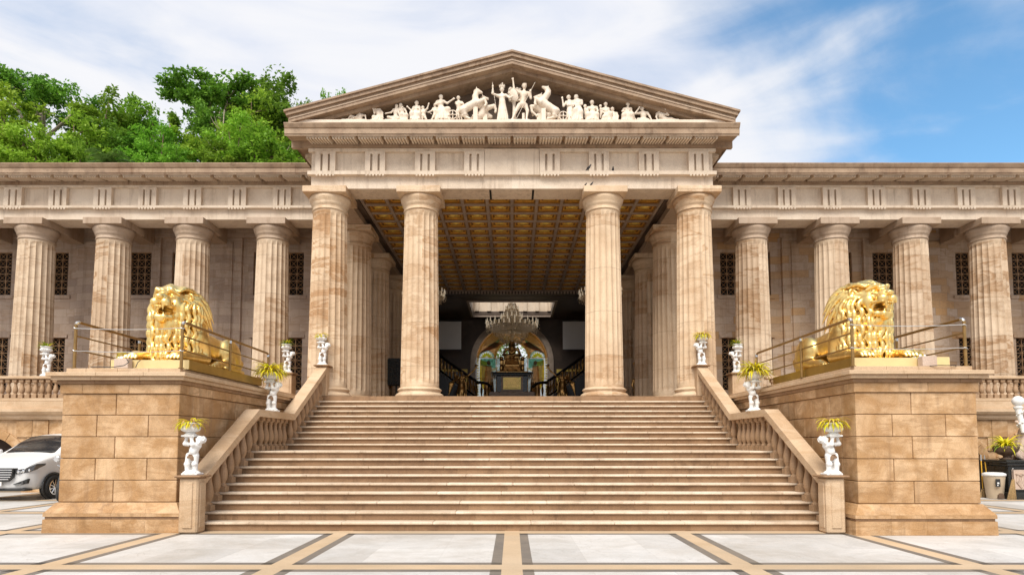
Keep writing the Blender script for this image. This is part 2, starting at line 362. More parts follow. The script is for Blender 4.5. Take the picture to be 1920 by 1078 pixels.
def place_column(cs, x, y):
    first = not cs['shaft'].materials
    for k in ('shaft', 'base', 'cap', 'ab'):
        if first: cs[k].materials.append(M[cs['mat']] if k in ('shaft', 'base') else M[cs.get('capmat', cs['mat'])])
    o = bpy.data.objects.new('column', cs['shaft']); C.objects.link(o); o.parent = temple; o.location = (x, y - 20.3, 0); o.rotation_euler.z = 0
    for k, nm in (('base', 'column_base'), ('cap', 'capital'), ('ab', 'abacus')):
        c = bpy.data.objects.new(nm, cs[k]); C.objects.link(c); c.parent = o
        if k in ('base', 'cap'): c.data.shade_smooth()
    return o
cs = column_set(.655, .565, 10.06 - F, 10.275 - F, .73, 'column')
for x in (-6.25, -3.12, 3.12, 6.25): place_column(cs, x, 20.3)
for y in (23.85, 27.4, 30.95, 34.5):
    for x in (-6.25, 6.25): place_column(cs, x, y)
cw = column_set(.67, .575, 9.95 - F, 10.2 - F, .73, 'wingcolumn'); cw['capmat'] = 'beam'
WX = (9.25, 12.33, 15.40, 18.38, 21.4)
for x in WX:
    for s in (-1, 1): place_column(cw, s * x, 22.9)

def P(name, mb, mat, smooth=False, parent=None): return mb.build(name, M[mat], parent or temple, smooth)
# --- portico entablature
YA, YB = 19.85, 20.75; XA = 6.78; XI = 5.80
m = MB(); m.box(-XA, XA, YA, YB, 10.28, 11.62)
for x in (-2.56, -.72, 1.05, 2.88):                                # joints on the soffit
    pass
arch = P('architrave', m, 'frieze')
m = MB()
for x in (-3.5, -.74, .72, 3.5): m.box(x - .035, x + .035, YA + .10, YB + .01, 10.272, 10.29)
m.build('soffit_joint', M['black'], arch)
for s in (-1, 1):
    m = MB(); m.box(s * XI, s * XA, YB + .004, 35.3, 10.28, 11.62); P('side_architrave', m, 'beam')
# frieze trim: taenia (with guttae) left and right of the plain panel, band above
def guttae(m, xc, w, z, y, n=6, d=.06):
    for i in range(n):
        x = xc - w / 2 + (i + .5) * w / n; m.box(x - w / n * .27, x + w / n * .27, y, y + d, z - .045, z)
TX = (6.27, 4.60, 2.92, 1.27); TW = .67
fr = None
for s in (-1, 1):
    m = MB(); a, b = (.93, XA + .08)
    m.box(s * a, s * b, YA - .17, YA - .002, 10.70, 10.82)
    m.box(s * a, s * b, YA - .11, YA - .002, 11.51, 11.62)
    for x in TX: guttae(m, s * x, TW, 10.70, YA - .17)
    o = P('taenia', m, 'frieze')
m = MB(); m.box(-.925, .925, YA - .13, YA - .002, 10.705, 11.60); P('plain_panel', m, 'frieze')
def triglyph_mesh(w, z0, z1, d=.10):
    m = MB(); h = z1 - z0
    # three flat bars with two deep slots and chamfered sides, under a plain head
    xs = [-w / 2, -w * .40, -w * .215, -w * .115, w * .115, w * .215, w * .40, w / 2]
    m.box(-w / 2, w / 2, -d, 0, h - .09, h)
    for a, b in ((-w * .5, -w * .24), (-w * .13, w * .13), (w * .24, w * .5)): m.box(a, b, -d, 0, 0, h - .09)
    for a, b in ((-w * .24, -w * .13), (w * .13, w * .24)): m.box(a, b, -d * .25, 0, 0, h - .09)
    return m.mesh('triglyph')
tm = triglyph_mesh(TW, 10.822, 11.505, .15); tm.materials.append(M['frieze'])
for s in (-1, 1):
    for x in TX:
        o = bpy.data.objects.new('triglyph', tm); C.objects.link(o); o.parent = temple; o.location = (s * x, YA - .004 - 20.3, 10.822 - F)
# metope frames: side strips closing the panels
# --- cornice
def cornice_prof(yf, z, out):                                     # (y,z) outward is -y from yf
    return [(yf, z + .004), (yf - .14, z + .004), (yf - .14, z + .225), (yf - out * .9, z + .15), (yf - out * .93, z + .09), (yf - out * .93, z + .16), (yf - out * .96, z + .15),
            (yf - out * .96, z + .33), (yf - out, z + .35), (yf - out * 1.06, z + .455), (yf - out * 1.06, z + .49), (yf, z + .49)]
OUT = .82
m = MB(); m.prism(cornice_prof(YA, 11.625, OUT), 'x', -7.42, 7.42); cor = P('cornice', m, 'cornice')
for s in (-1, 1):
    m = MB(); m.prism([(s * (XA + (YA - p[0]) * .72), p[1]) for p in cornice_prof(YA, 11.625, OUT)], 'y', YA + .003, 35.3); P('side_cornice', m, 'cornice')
def mutule_mesh(w, L, drop):
    m = MB(); n = 8                                               # hangs under the sloping soffit; front at y=-L
    m.prism([(0, 0), (-L, -drop), (-L, -drop - .075), (0, -.06)], 'x', -w / 2, w / 2)
    for i in range(n):
        x = -w / 2 + (i + .5) * w / n; q = w / n * .27
        m.prism([(-.01, -.055), (-L, -drop - .07), (-L, -drop - .125), (-.01, -.115)], 'x', x - q, x + q)
    return m.mesh('mutule')
mm = mutule_mesh(.755, .54, .075); mm.materials.append(M['frieze'])
for i in range(16):
    o = bpy.data.objects.new('mutule', mm); C.objects.link(o); o.parent = cor; o.location = (-6.375 + .85 * i, YA - .15 - 20.3, 11.855 - F)
for s in (-1, 1):
    for i in range(3):
        o = bpy.data.objects.new('mutule', mm); C.objects.link(o); o.parent = cor; o.location = (s * (XA + .06), .55 + .85 * i, 11.855 - F); o.rotation_euler.z = s * R(90); o.scale = (1, .7, 1)
# --- ledge the statues stand on, tympanum, raking cornices, roof
m = MB(); m.box(-7.0, 7.0, 19.16, 19.96, 12.118, 12.30); P('statue_ledge', m, 'marble_white')
AP, SL, TIP = 14.55, .274, 7.40
zt = lambda x: AP - SL * abs(x)
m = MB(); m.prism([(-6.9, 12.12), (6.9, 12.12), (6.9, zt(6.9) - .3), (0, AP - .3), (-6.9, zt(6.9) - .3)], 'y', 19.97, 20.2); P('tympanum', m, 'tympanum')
for s in (-1, 1):
    def band(a, b, y0, y1, x1, mat, name, parent=None):
        m = MB(); m.prism([(0, AP - a), (s * x1, zt(x1) - a), (s * x1, zt(x1) - b), (0, AP - b)], 'y', y0, y1); return P(name, m, mat, parent=parent)
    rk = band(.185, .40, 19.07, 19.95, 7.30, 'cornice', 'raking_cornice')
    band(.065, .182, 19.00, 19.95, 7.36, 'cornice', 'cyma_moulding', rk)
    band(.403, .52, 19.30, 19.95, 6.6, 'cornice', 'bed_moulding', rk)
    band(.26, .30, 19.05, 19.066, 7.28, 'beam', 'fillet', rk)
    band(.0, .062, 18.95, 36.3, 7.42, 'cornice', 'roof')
    m = MB(); m.prism([(0, AP - .07), (s * 7.2, zt(7.2) - .07), (s * 7.2, 12.12), (0, 12.12)], 'y', 35.2, 35.28); P('rear_gable', m, 'beam')
# --- wings
YW = 22.45; WE = 24.0
TWX = [8.72 + 1.70 * i for i in range(-1, 10)]
tw = triglyph_mesh(.68, 10.70, 11.40, .14); tw.materials.append(M['frieze'])
mw = mutule_mesh(.72, .56, .075); mw.materials.append(M['frieze'])
for s in (-1, 1):
    m = MB(); m.box(s * 6.80, s * WE, YW, YW + .9, 10.205, 11.60); ar = P('wing_architrave', m, 'frieze')
    m = MB(); m.box(s * 6.9, s * WE, YW - .16, YW - .002, 10.60, 10.69); m.box(s * 6.9, s * WE, YW - .10, YW - .002, 11.405, 11.50)
    for x in TWX: guttae(m, s * x, .68, 10.60, YW - .16)
    P('wing_taenia', m, 'frieze')
    for x in TWX:
        o = bpy.data.objects.new('triglyph', tw); C.objects.link(o); o.parent = ar; o.location = (s * x, YW - .004 - 20.3, 10.70 - F)
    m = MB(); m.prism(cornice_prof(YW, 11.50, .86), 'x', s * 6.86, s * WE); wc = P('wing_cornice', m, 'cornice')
    for i in range(20):
        x = 7.3 + .845 * i
        o = bpy.data.objects.new('mutule', mw); C.objects.link(o); o.parent = wc; o.location = (s * x, YW - .15 - 20.3, 11.73 - F)
    m = MB(); m.box(s * 7.3, s * WE, YW + .91, 31, 11.605, 11.95); P('wing_roof', m, 'beam')
    m = MB(); m.box(s * 7.35, s * WE, YW + .905, 25.0, 10.75, 11.2); P('wing_ceiling', m, 'beam')
    for x in WX:
        m = MB(); m.box(s * x - .30, s * x + .30, 23.36, 25.0, 10.10, 10.745); P('ceiling_beam', m, 'beam')
    # rear wall with window openings
    wins = [(8.85, 9.77), (10.06, 10.98), (13.52, 14.44), (15.33, 16.25), (18.85, 19.77), (21.25, 22.17)]
    Y0, Y1 = 25.2, 25.55
    m = MB(); xs = [7.3]
    for a, b in wins: xs += [a, b]
    xs.append(WE)
    for i in range(0, len(xs), 2): m.box(s * xs[i], s * xs[i + 1], Y0, Y1, F, 10.745)
    for a, b in wins:
        m.box(s * a, s * b, Y0, Y1, F, 3.95); m.box(s * a, s * b, Y0, Y1, 6.16, 7.98); m.box(s * a, s * b, Y0, Y1, 9.83, 10.745)
    wall = P('wing_wall', m, 'ashlar')
    m = MB()
    for a, b in ((7.3, 8.42), (11.42, 13.06), (14.86, 14.94), (16.70, 18.40), (20.2, 20.85), (22.6, WE)):
        m.box(s * a, s * b, Y0 - .16, Y0 - .002, F, 10.4)
        if b - a > .9: m.box(s * (a + .36), s * (b - .36), Y0 - .24, Y0 - .163, F, 10.2)
    m.box(s * 7.3, s * WE, Y0 - .20, Y0 - .002, 10.405, 10.74)
    P('pilaster_strips', m, 'ashlar')
    m = MB()
    for a, b in wins:
        m.box(s * (a - .14), s * (b + .14), Y0 - .05, Y0 - .003, 7.83, 7.975); m.box(s * (a - .10), s * (b + .10), Y0 - .05, Y0 - .003, 6.165, 6.30)
    P('window_sills', m, 'ashlar')
    for a, b in wins:
        for z0, z1, n in ((7.99, 9.82, 6), (3.96, 6.15, 7)):
            w = MB(); w.box(s * (a + .004), s * (b - .004), Y0 + .20, Y0 + .24, z0, z1)
            wo = P('window', w, 'darkglass')
            q = MB(); xa, xb = s * a, s * b; cols = 3; y = Y0 + .10
            dx = (xb - xa) / cols; dz = (z1 - z0) / n; t = .016
            for i in range(cols + 1): q.box(xa + dx * i - t, xa + dx * i + t, y - t, y + t, z0, z1)
            for j in range(n + 1): q.box(xa, xb, y - t * .9, y + t * .9, z0 + dz * j - t, z0 + dz * j + t)
            for i in range(cols):
                for j in range(n):
                    p0, p1 = (xa + dx * i, y, z0 + dz * j), (xa + dx * (i + 1), y, z0 + dz * (j + 1))
                    q.tube([p0, p1], .011, 4); q.tube([(p1[0], y, p0[2]), (p0[0], y, p1[2])], .011, 4)
            q.build('grille', M['iron'], wo)
    # terrace in front of the wing, its arcaded base wall and moulding
    m = MB(); m.box(s * 6.9, s * WE, 21.25, 25.6, 2.9, F - .004); P('terrace_floor', m, 'step')
    m = MB()
    m.prism([(21.3, 2.55), (21.18, 2.55), (21.12, 2.63), (21.12, 2.70), (21.02, 2.74), (20.96, 2.82), (20.96, 2.92), (21.3, 2.92)], 'x', s * 8.9, s * WE)
    m.box(s * 8.9, s * WE, 21.08, 21.3, 2.923, 3.19)
    P('terrace_moulding', m, 'rail')
    m = MB(); RI, RO, ZS = 1.22, 1.55, .72; cen = (12.3, 15.38, 18.46, 21.54)
    yb0, yb1 = 21.3, 21.8
    def arcwall(c):
        pts = [(s * (c - 1.54), 0), (s * (c - RI), 0), (s * (c - RI), ZS)]
        pts += [(s * (c - RI * math.cos(t)), ZS + RI * math.sin(t)) for t in [math.pi * k / 16 for k in range(1, 16)]]
        pts += [(s * (c + RI), ZS), (s * (c + RI), 0), (s * (c + 1.54), 0), (s * (c + 1.54), 2.548), (s * (c - 1.54), 2.548)]
        m.prism(pts, 'y', yb0, yb1)
    for c in cen: arcwall(c)
    m.box(s * 8.7, s * (cen[0] - 1.545), yb0, yb1, 0, 2.548)
    P('terrace_wall', m, 'pier')
    v = MB()                                                       # facing blocks and voussoirs, a little proud of the wall
    for c in cen:
        n = 9
        for k in range(n):
            a, b = math.pi * (k + .02) / n, math.pi * (k + .98) / n
            r2 = 1.535 if 1 < k < n - 2 else 1.5
            pts = [(s * (c - r * math.cos(t)), ZS + r * math.sin(t)) for r, t in ((RI + .01, a), (r2, a), (r2, (a + b) / 2), (r2, b), (RI + .01, b), (RI + .01, (a + b) / 2))]
            v.prism(pts, 'y', yb0 - .05, yb0 - .003)
        z = 0.
        for rr, (z0, z1) in enumerate(((.01, .48), (.50, .96), (.98, 1.44), (1.46, 1.92), (1.94, 2.53))):
            zm = (z0 + z1) / 2; half = 1.54 - math.sqrt(max(0, 1.56 ** 2 - max(0, zm - .15 - ZS) ** 2)) if zm - .15 > ZS else 0.0
            if zm < ZS + .1: continue
            for sd_ in (-1, 1):
                e = 1.54 - max(0, half) if half > 0 else 1.54
                x0, x1 = c + sd_ * min(1.53, math.sqrt(max(0, 1.56 ** 2 - (z0 - ZS) ** 2)) + .012), c + sd_ * 1.532
                if abs(x1 - x0) > .05: v.box(s * x0, s * x1, yb0 - .045, yb0 - .003, z0, z1)
    P('terrace_blocks', v, 'pier')
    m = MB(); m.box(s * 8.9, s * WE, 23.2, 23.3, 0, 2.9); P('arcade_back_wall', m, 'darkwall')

# --- hall behind the portico
m = MB(); m.box(-6.895, 6.895, 19.35, 46, 2.95, F); P('hall_floor', m, 'step')
for s in (-1, 1):
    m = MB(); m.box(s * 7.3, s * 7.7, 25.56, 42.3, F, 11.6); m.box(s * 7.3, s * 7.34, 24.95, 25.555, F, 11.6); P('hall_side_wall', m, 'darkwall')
# coffered ceiling
zc = 10.56; nx, wx = 12, 11.0 / 12; y0c = 20.80; ny = 16; wy = .838; yf = 22.0 - wy
rb, cd, cp, cg = MB(), MB(), MB(), MB(); hw = .055
for i in range(nx + 1):
    x = -5.5 + wx * i; rb.box(x - hw, x + hw, y0c, yf + wy * ny, zc, zc + .22)
for j in range(ny + 1):
    y = yf + wy * j
    for i in range(nx): rb.box(-5.5 + wx * i + hw, -5.5 + wx * (i + 1) - hw, y - hw, y + hw, zc + .004, zc + .22)
for i in range(nx):
    for j in range(-1, ny):
        x0, x1 = -5.5 + wx * i + hw, -5.5 + wx * (i + 1) - hw; y0, y1 = max(y0c, yf + wy * j + hw), yf + wy * (j + 1) - hw
        def frame(mb, d, w, za, zb):
            mb.box(x0 + d, x1 - d, y0 + d, y0 + d + w, za, zb); mb.box(x0 + d, x1 - d, y1 - d - w, y1 - d, za, zb)
            mb.box(x0 + d, x0 + d + w, y0 + d + w, y1 - d - w, za, zb); mb.box(x1 - d - w, x1 - d, y0 + d + w, y1 - d - w, za, zb)
        if y1 - y0 < .4: cp.box(x0, x1, y0, y1, zc + .16, zc + .2); continue
        frame(cd, .0, .06, zc + .05, zc + .21); frame(cp, .06, .05, zc + .09, zc + .21); frame(cd, .11, .035, zc + .12, zc + .21)
        cp.box(x0 + .145, x1 - .145, y0 + .145, y1 - .145, zc + .17, zc + .215)
        xm, ym = (x0 + x1) / 2, (y0 + y1) / 2
        cg.box(xm - .22, xm + .22, y1 - .20, y1 - .15, zc + .135, zc + .17)
        cg.box(xm - .22, xm + .22, y0 + .15, y0 + .18, zc + .145, zc + .17)
        cg.lathe([(.02, .06), (.10, .10), (.15, .13), (.16, .16)], (xm, ym, zc), 8)
ce = P('coffered_ceiling', rb, 'rib')
cd.build('coffer_moulding', M['cofferdark'], ce); cp.build('coffer_panel', M['coffer'], ce); cg.build('coffer_rosettes', M['coffergold'], ce)
m = MB(); m.box(-5.79, 5.79, 20.76, 35.3, zc + .222, zc + .5); m.box(-5.79, -5.56, 20.76, 35.3, zc - .05, zc + .21); m.box(5.56, 5.79, 20.76, 35.3, zc - .05, zc + .21); P('hall_ceiling', m, 'darkwall')
# cross beam with dentils, lower ceiling with a light shaft
YE = yf + wy * ny
m = MB(); m.box(-7.29, 7.29, YE + .07, YE + .6, 10.42, 12.1)
P('cross_beam', m, 'darkwall')
m = MB()
for i in range(60): m.box(-5.5 + i * .185, -5.4 + i * .185, YE + .0, YE + .068, 10.40, 10.60)
P('dentil_band', m, 'rib')
hx, hy0, hy1 = 2.62, 36.4, 40.6
m = MB(); zl = 10.40
m.box(-7.29, 7.29, YE + .605, hy0, zl, zl + .3); m.box(-7.29, 7.29, hy1, 42.3, zl, zl + .3)
for s in (-1, 1): m.box(s * hx, s * 7.29, hy0, hy1, zl, zl + .3)
P('lower_ceiling', m, 'darkwall')
m = MB(); zs = 12.0
for s in (-1, 1): m.box(s * (hx + .003), s * (hx + .3), hy0, hy1, zl + .302, zs)
m.box(-hx - .3, hx + .3, hy1 + .002, hy1 + .3, zl + .302, zs); m.box(-hx - .3, hx + .3, hy0 - .3, hy0 - .002, zl + .302, zs)
for i in range(7): m.box(-hx + .1 + i * .82, -hx + .36 + i * .82, hy1 - .10, hy1, zl + .304, zs)
P('light_shaft', m, 'frieze')
m = MB()
for a, b, c_, d in ((-hx - .16, hx + .16, hy0 - .16, hy0), (-hx - .16, hx + .16, hy1, hy1 + .16)): m.box(a, b, c_, d, zl - .07, zl - .003)
for s in (-1, 1): m.box(s * hx, s * (hx + .16), hy0, hy1, zl - .07, zl - .003)
P('shaft_rim', m, 'rib')
# end wall with a round-headed opening
YBk = 42.0; AR, AZ = 2.55, 7.45
m = MB()
pts = [(-7.29, F), (-AR, F), (-AR, AZ)] + [(-AR * math.cos(t), AZ + AR * math.sin(t)) for t in [math.pi * k / 28 for k in range(1, 28)]] + [(AR, AZ), (AR, F), (7.29, F), (7.29, 10.395), (-7.29, 10.395)]
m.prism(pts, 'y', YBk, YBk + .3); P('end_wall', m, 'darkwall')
m = MB(); n = 28
for k in range(n):
    a, b = math.pi * k / n, math.pi * (k + 1) / n
    m.prism([(-r * math.cos(t), AZ + r * math.sin(t)) for r, t in ((AR, a), (AR + .36, a), (AR + .36, b), (AR, b))], 'y', YBk - .14, YBk - .003)
for s in (-1, 1): m.box(s * AR, s * (AR + .36), YBk - .14, YBk - .003, F, AZ)
P('arch_surround', m, 'rib')
# ------------------------------------------------------------------ grand staircase
RISE = .17; Y1S = 11.88; T1 = .297; LAND = 2.306; T2 = .315; SW = 6.36
def step_y(k): return Y1S + (k - 1) * T1 if k <= 9 else Y1S + 8 * T1 + LAND + (k - 10) * T2     # front edge of tread k
stair = thing('grand_staircase', 'broad granite staircase of two flights rising to the portico', 'staircase', (0, Y1S, 0))
for k in range(1, 20):
    y = step_y(k); yn = step_y(k + 1) if k < 19 else 19.36
    if k == 9: yn = step_y(10)
    rm, tmb = MB(), MB(); rs = random.Random(k)
    x = -SW
    while x < SW - .01:
        w = rs.uniform(1.1, 1.7); e = min(SW, x + w)
        if SW - e < .4: e = SW
        rm.box(x + .001, e - .001, y + .055, yn + .02, max(0, (k - 1) * RISE - .03) + .002, k * RISE - .048)
        x = e
    x = -SW
    while x < SW - .01:
        w = rs.uniform(1.2, 2.0); e = min(SW, x + w)
        if SW - e < .4: e = SW
        tmb.box(x + .001, e - .001, y - .0 + rs.uniform(-.004, .004), yn + .036, k * RISE - .047, k * RISE + rs.uniform(-.002, .002), c=.012)
        x = e
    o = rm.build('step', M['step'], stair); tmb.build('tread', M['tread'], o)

# ------------------------------------------------------------------ balustrades of the stairs
def baluster_mesh(h, name='baluster', w=.095):
    m = MB(); b = .12
    m.box(-w, w, -w, w, 0, b, c=.006); m.box(-w * .92, w * .92, -w * .92, w * .92, h - .10, h, c=.006)
    z0, z1 = b, h - .10; H = z1 - z0
    prof = [(.80, 0), (.84, .02), (.80, .05), (.55, .08), (.52, .11), (.62, .15), (.86, .24), (.95, .34), (.93, .44), (.80, .56), (.62, .68), (.50, .79), (.48, .86), (.60, .885), (.62, .91), (.52, .93), (.74, .96), (.80, 1.0)]
    m.lathe([(r * w, z0 + t * H) for r, t in prof], seg=16); return m.mesh(name)
bal_h = .84; bm_ = baluster_mesh(bal_h); bm_.materials.append(M['baluster']); bm_.shade_smooth() if False else None
RX = 6.16
for s, words in ((-1, 'stone stair balustrade climbing beside the lion pedestal that has a car behind it'), (1, 'stone stair balustrade climbing beside the lion pedestal near the trash bin')):
    b = thing('stair_balustrade', words, 'balustrade', (s * RX, 11.7, 0), 'balustrades of the grand staircase')
    hw_ = .17
    za, zb, zc_ = 1.09, 2.52, 4.17; ya, yb_, yc, yd = 11.86, 14.30, 16.56, 19.40
    th = .17
    pts = [(ya, za), (yb_, zb), (yc, zb), (yd, zc_), (yd, zc_ - th), (yc + .06, zb - th), (yb_ + .02, zb - th), (ya, za - th)]
    m = MB(); m.prism(pts, 'x', s * (RX - hw_), s * (RX + hw_)); m.build('handrail', M['rail'], b)
    def ztop(y):
        if y < yb_: return za + (zb - za) * (y - ya) / (yb_ - ya) - th
        if y < yc: return zb - th
        return zb + (zc_ - zb) * (y - yc) / (yd - yc) - th
    pos = []
    for k in range(1, 10): pos.append((step_y(k) + .15, k * RISE))
    for q in range(6): pos.append((step_y(9) + .50 + q * .30, 9 * RISE))
    for k in range(10, 19): pos.append((step_y(k) + .16, k * RISE))
    for y, z in pos:
        h = ztop(y) - z + .01
        o = bpy.data.objects.new('baluster', bm_); C.objects.link(o); o.parent = b; o.location = (0, y - 11.7, z); o.scale.z = h / bal_h
    # bottom newel: panelled post with a thin cap; top newel
    m = MB(); m.box(s * (RX - .19), s * (RX + .17), 11.52, 11.86, 0, 1.055, c=.03)
    m.box(s * (RX - .10), s * (RX + .08), 11.50, 11.53, .10, .97, c=.012); m.box(s * (RX - .205), s * (RX - .18), 11.60, 11.78, .10, .97, c=.01)
    nw = m.build('newel_post', M['rail'], b); m = MB(); m.box(s * (RX - .26), s * (RX + .24), 11.45, 11.92, 1.056, 1.10, c=.018); m.build('newel_cap', M['step'], nw)
    m = MB(); m.box(s * (RX - .17), s * (RX + .17), 19.38, 19.70, F, 4.20, c=.02); nw = m.build('newel_post', M['rail'], b)
    m = MB(); m.box(s * (RX - .25), s * (RX + .25), 19.30, 19.78, 4.201, 4.25, c=.018); m.build('newel_cap', M['step'], nw)

# ------------------------------------------------------------------ terrace balustrades
tb = baluster_mesh(.66, w=.085); tb.materials.append(M['baluster'])
for s, words in ((-1, 'terrace balustrade above the arcade behind the white car'), (1, 'terrace balustrade above the arcade behind the globe lamp statue')):
    b = thing('terrace_balustrade', words, 'balustrade', (s * 16.4, 21.2, 3.19), 'balustrades of the wing terraces')
    m = MB(); m.box(s * 8.95, s * WE, 21.06, 21.36, 3.975, 4.075, c=.02); m.build('handrail', M['rail'], b)
    m = MB(); m.box(s * 8.95, s * WE, 21.09, 21.33, 3.192, 3.30, c=.01); m.build('plinth_course', M['rail'], b)
    for i in range(62):
        x = 9.2 + i * .238
        o = bpy.data.objects.new('baluster', tb); C.objects.link(o); o.parent = b; o.location = (s * x - s * 16.4, 0, 3.305 - 3.19)

# ------------------------------------------------------------------ lion pedestals (big block piers)
def pier(s, yf, xi, xo, words):
    t = thing('lion_pedestal', words, 'pedestal', (s * (xi + xo) / 2, yf + 1, 0))
    yb = 21.0; rs = random.Random(int(5 + s))
    m = MB(); m.box(s * (xi + .03), s * (xo - .03), yf + .03, yb, .5, 3.0); core = m.build('core', M['baluster'], t)
    m = MB(); z0, n = .57, 5; H = (2.68 - z0) / n; g_ = .006
    for r in range(n):
        a, b = z0 + r * H + g_, z0 + (r + 1) * H - g_
        # front face: alternating block lengths; the sides run back the same way
        L = xo - xi
        cuts = [0, .46, 1.0] if r % 2 == 0 else [0, .30, .74, 1.0]
        if s < 0: cuts = [1 - c for c in cuts][::-1]
        for c0, c1 in zip(cuts[:-1], cuts[1:]):
            x0, x1 = s * (xi + L * c0), s * (xi + L * c1)
            x0, x1 = min(x0, x1), max(x0, x1); m.box(x0 + g_ * (c0 > 0 if s > 0 else c1 < 1), x1 - g_ * (c1 < 1 if s > 0 else c0 > 0), yf, yf + .5, a, b, c=.009)
        for xx, sg in ((xi, 1), (xo, -1)):
            y = yf + .505; k = 0
            while y < yb - .1:
                w = .75 if (k or r % 2) else .42
                e = min(yb, y + w); m.box(s * xx, s * (xx + sg * .35), y + g_, e - g_, a, b, c=.012); y = e; k += 1
    m.build('facing_blocks', M['pier'], t)
    # base: lower course, groove, chamfered course
    def ring(za, zb, o0, o1, mat, name, cutn=4, ch=.0):
        m = MB()
        def fr(x0, x1, y0, y1):
            m.add([(s * x0[0], y0[0], za), (s * x1[0], y0[0], za), (s * x1[0], y1, za), (s * x0[0], y1, za), (s * x0[1], y0[1], zb), (s * x1[1], y0[1], zb), (s * x1[1], y1, zb), (s * x0[1], y1, zb)],
                  [(0,3,2,1),(4,5,6,7),(0,1,5,4),(1,2,6,5),(2,3,7,6),(3,0,4,7)])
        A, B = xi - o0, xo + o0; A1, B1 = xi - o1, xo + o1
        cs_ = [i / cutn for i in range(cutn + 1)]
        for c0, c1 in zip(cs_[:-1], cs_[1:]):
            j0, j1 = (.0015 if c0 > 0 else 0), (.0015 if c1 < 1 else 0)
            fr((A + (B - A) * c0 + j0, A1 + (B1 - A1) * c0 + j0), (A + (B - A) * c1 - j1, A1 + (B1 - A1) * c1 - j1), (yf - o0, yf - o1), yf + .3)
        y = yf + .303
        while y < yb:
            e = min(yb, y + 1.1)
            fr((A, A1), (xi + .2, xi + .2), (y, y), e - .003); fr((xo - .2, xo - .2), (B, B1), (y, y), e - .003); y = e
        return m.build(name, M[mat], t)
    ring(0.003, .255, .17, .165, 'pier', 'base_course'); ring(.257, .305, .14, .14, 'step', 'base_groove'); ring(.307, .37, .165, .165, 'pier', 'base_fillet'); ring(.372, .565, .165, .02, 'pier', 'base_chamfer')
    # crown: frieze band, mouldings, top slab
    def band(za, zb, o, mat, name, cut):
        m = MB(); x0, x1 = xi - o, xo + o; x = x0
        while x < x1 - .01:
            e = min(x1, x + cut * rs.uniform(.7, 1.3)); e = x1 if x1 - e < .3 else e
            m.box(s * (x + .0015), s * (e - .0015), yf - o, yf + .3, za, zb, c=.007); x = e
        for a, b in ((x0, x0 + .25), (x1 - .25, x1)):
            y = yf + .302
            while y < yb:
                e = min(yb, y + cut * rs.uniform(.7, 1.2)); m.box(s * a, s * b, y + .0015, e - .0015, za, zb, c=.007); y = e
        return m.build(name, M[mat], t)
    band(2.682, 2.865, .035, 'pier', 'frieze_course', 1.2); band(2.867, 2.935, .075, 'step', 'crown_moulding', 1.0); band(2.937, 3.005, .15, 'rail', 'crown_course', .9); band(3.007, 3.085, .21, 'rail', 'cornice_course', 1.1)
    m = MB(); x = xi + .02; m.box(s * (xi + .03), s * (xo - .03), yf + .04, yb, 3.0, 3.08)
    while x < xo - .06:
        e = min(xo - .02, x + .62); m.box(s * (x + .002), s * (e - .002), yf + .03, yf + .45, 3.087, 3.185, c=.006); x = e
    for a, b in ((xi + .02, xi + .5), (xo - .5, xo - .02)):
        y = yf + .453
        while y < yb:
            e = min(yb, y + .7); m.box(s * a, s * b, y + .002, e - .002, 3.087, 3.185, c=.006); y = e
    m.box(s * (xi + .5), s * (xo - .5), yf + .452, yb, 3.09, 3.182)
    m.build('top_slab', M['rail'], t); return t
pier(-1, 11.80, 6.53, 8.82, 'stained sandstone block pedestal under the gold lion, white car parked behind it')
pier(1, 11.47, 6.55, 8.86, 'stained sandstone block pedestal under the gold lion, trash bin behind it')
for s, yf in ((-1, 11.8), (1, 11.47)):                             # low pedestal step joining the terrace
    pass
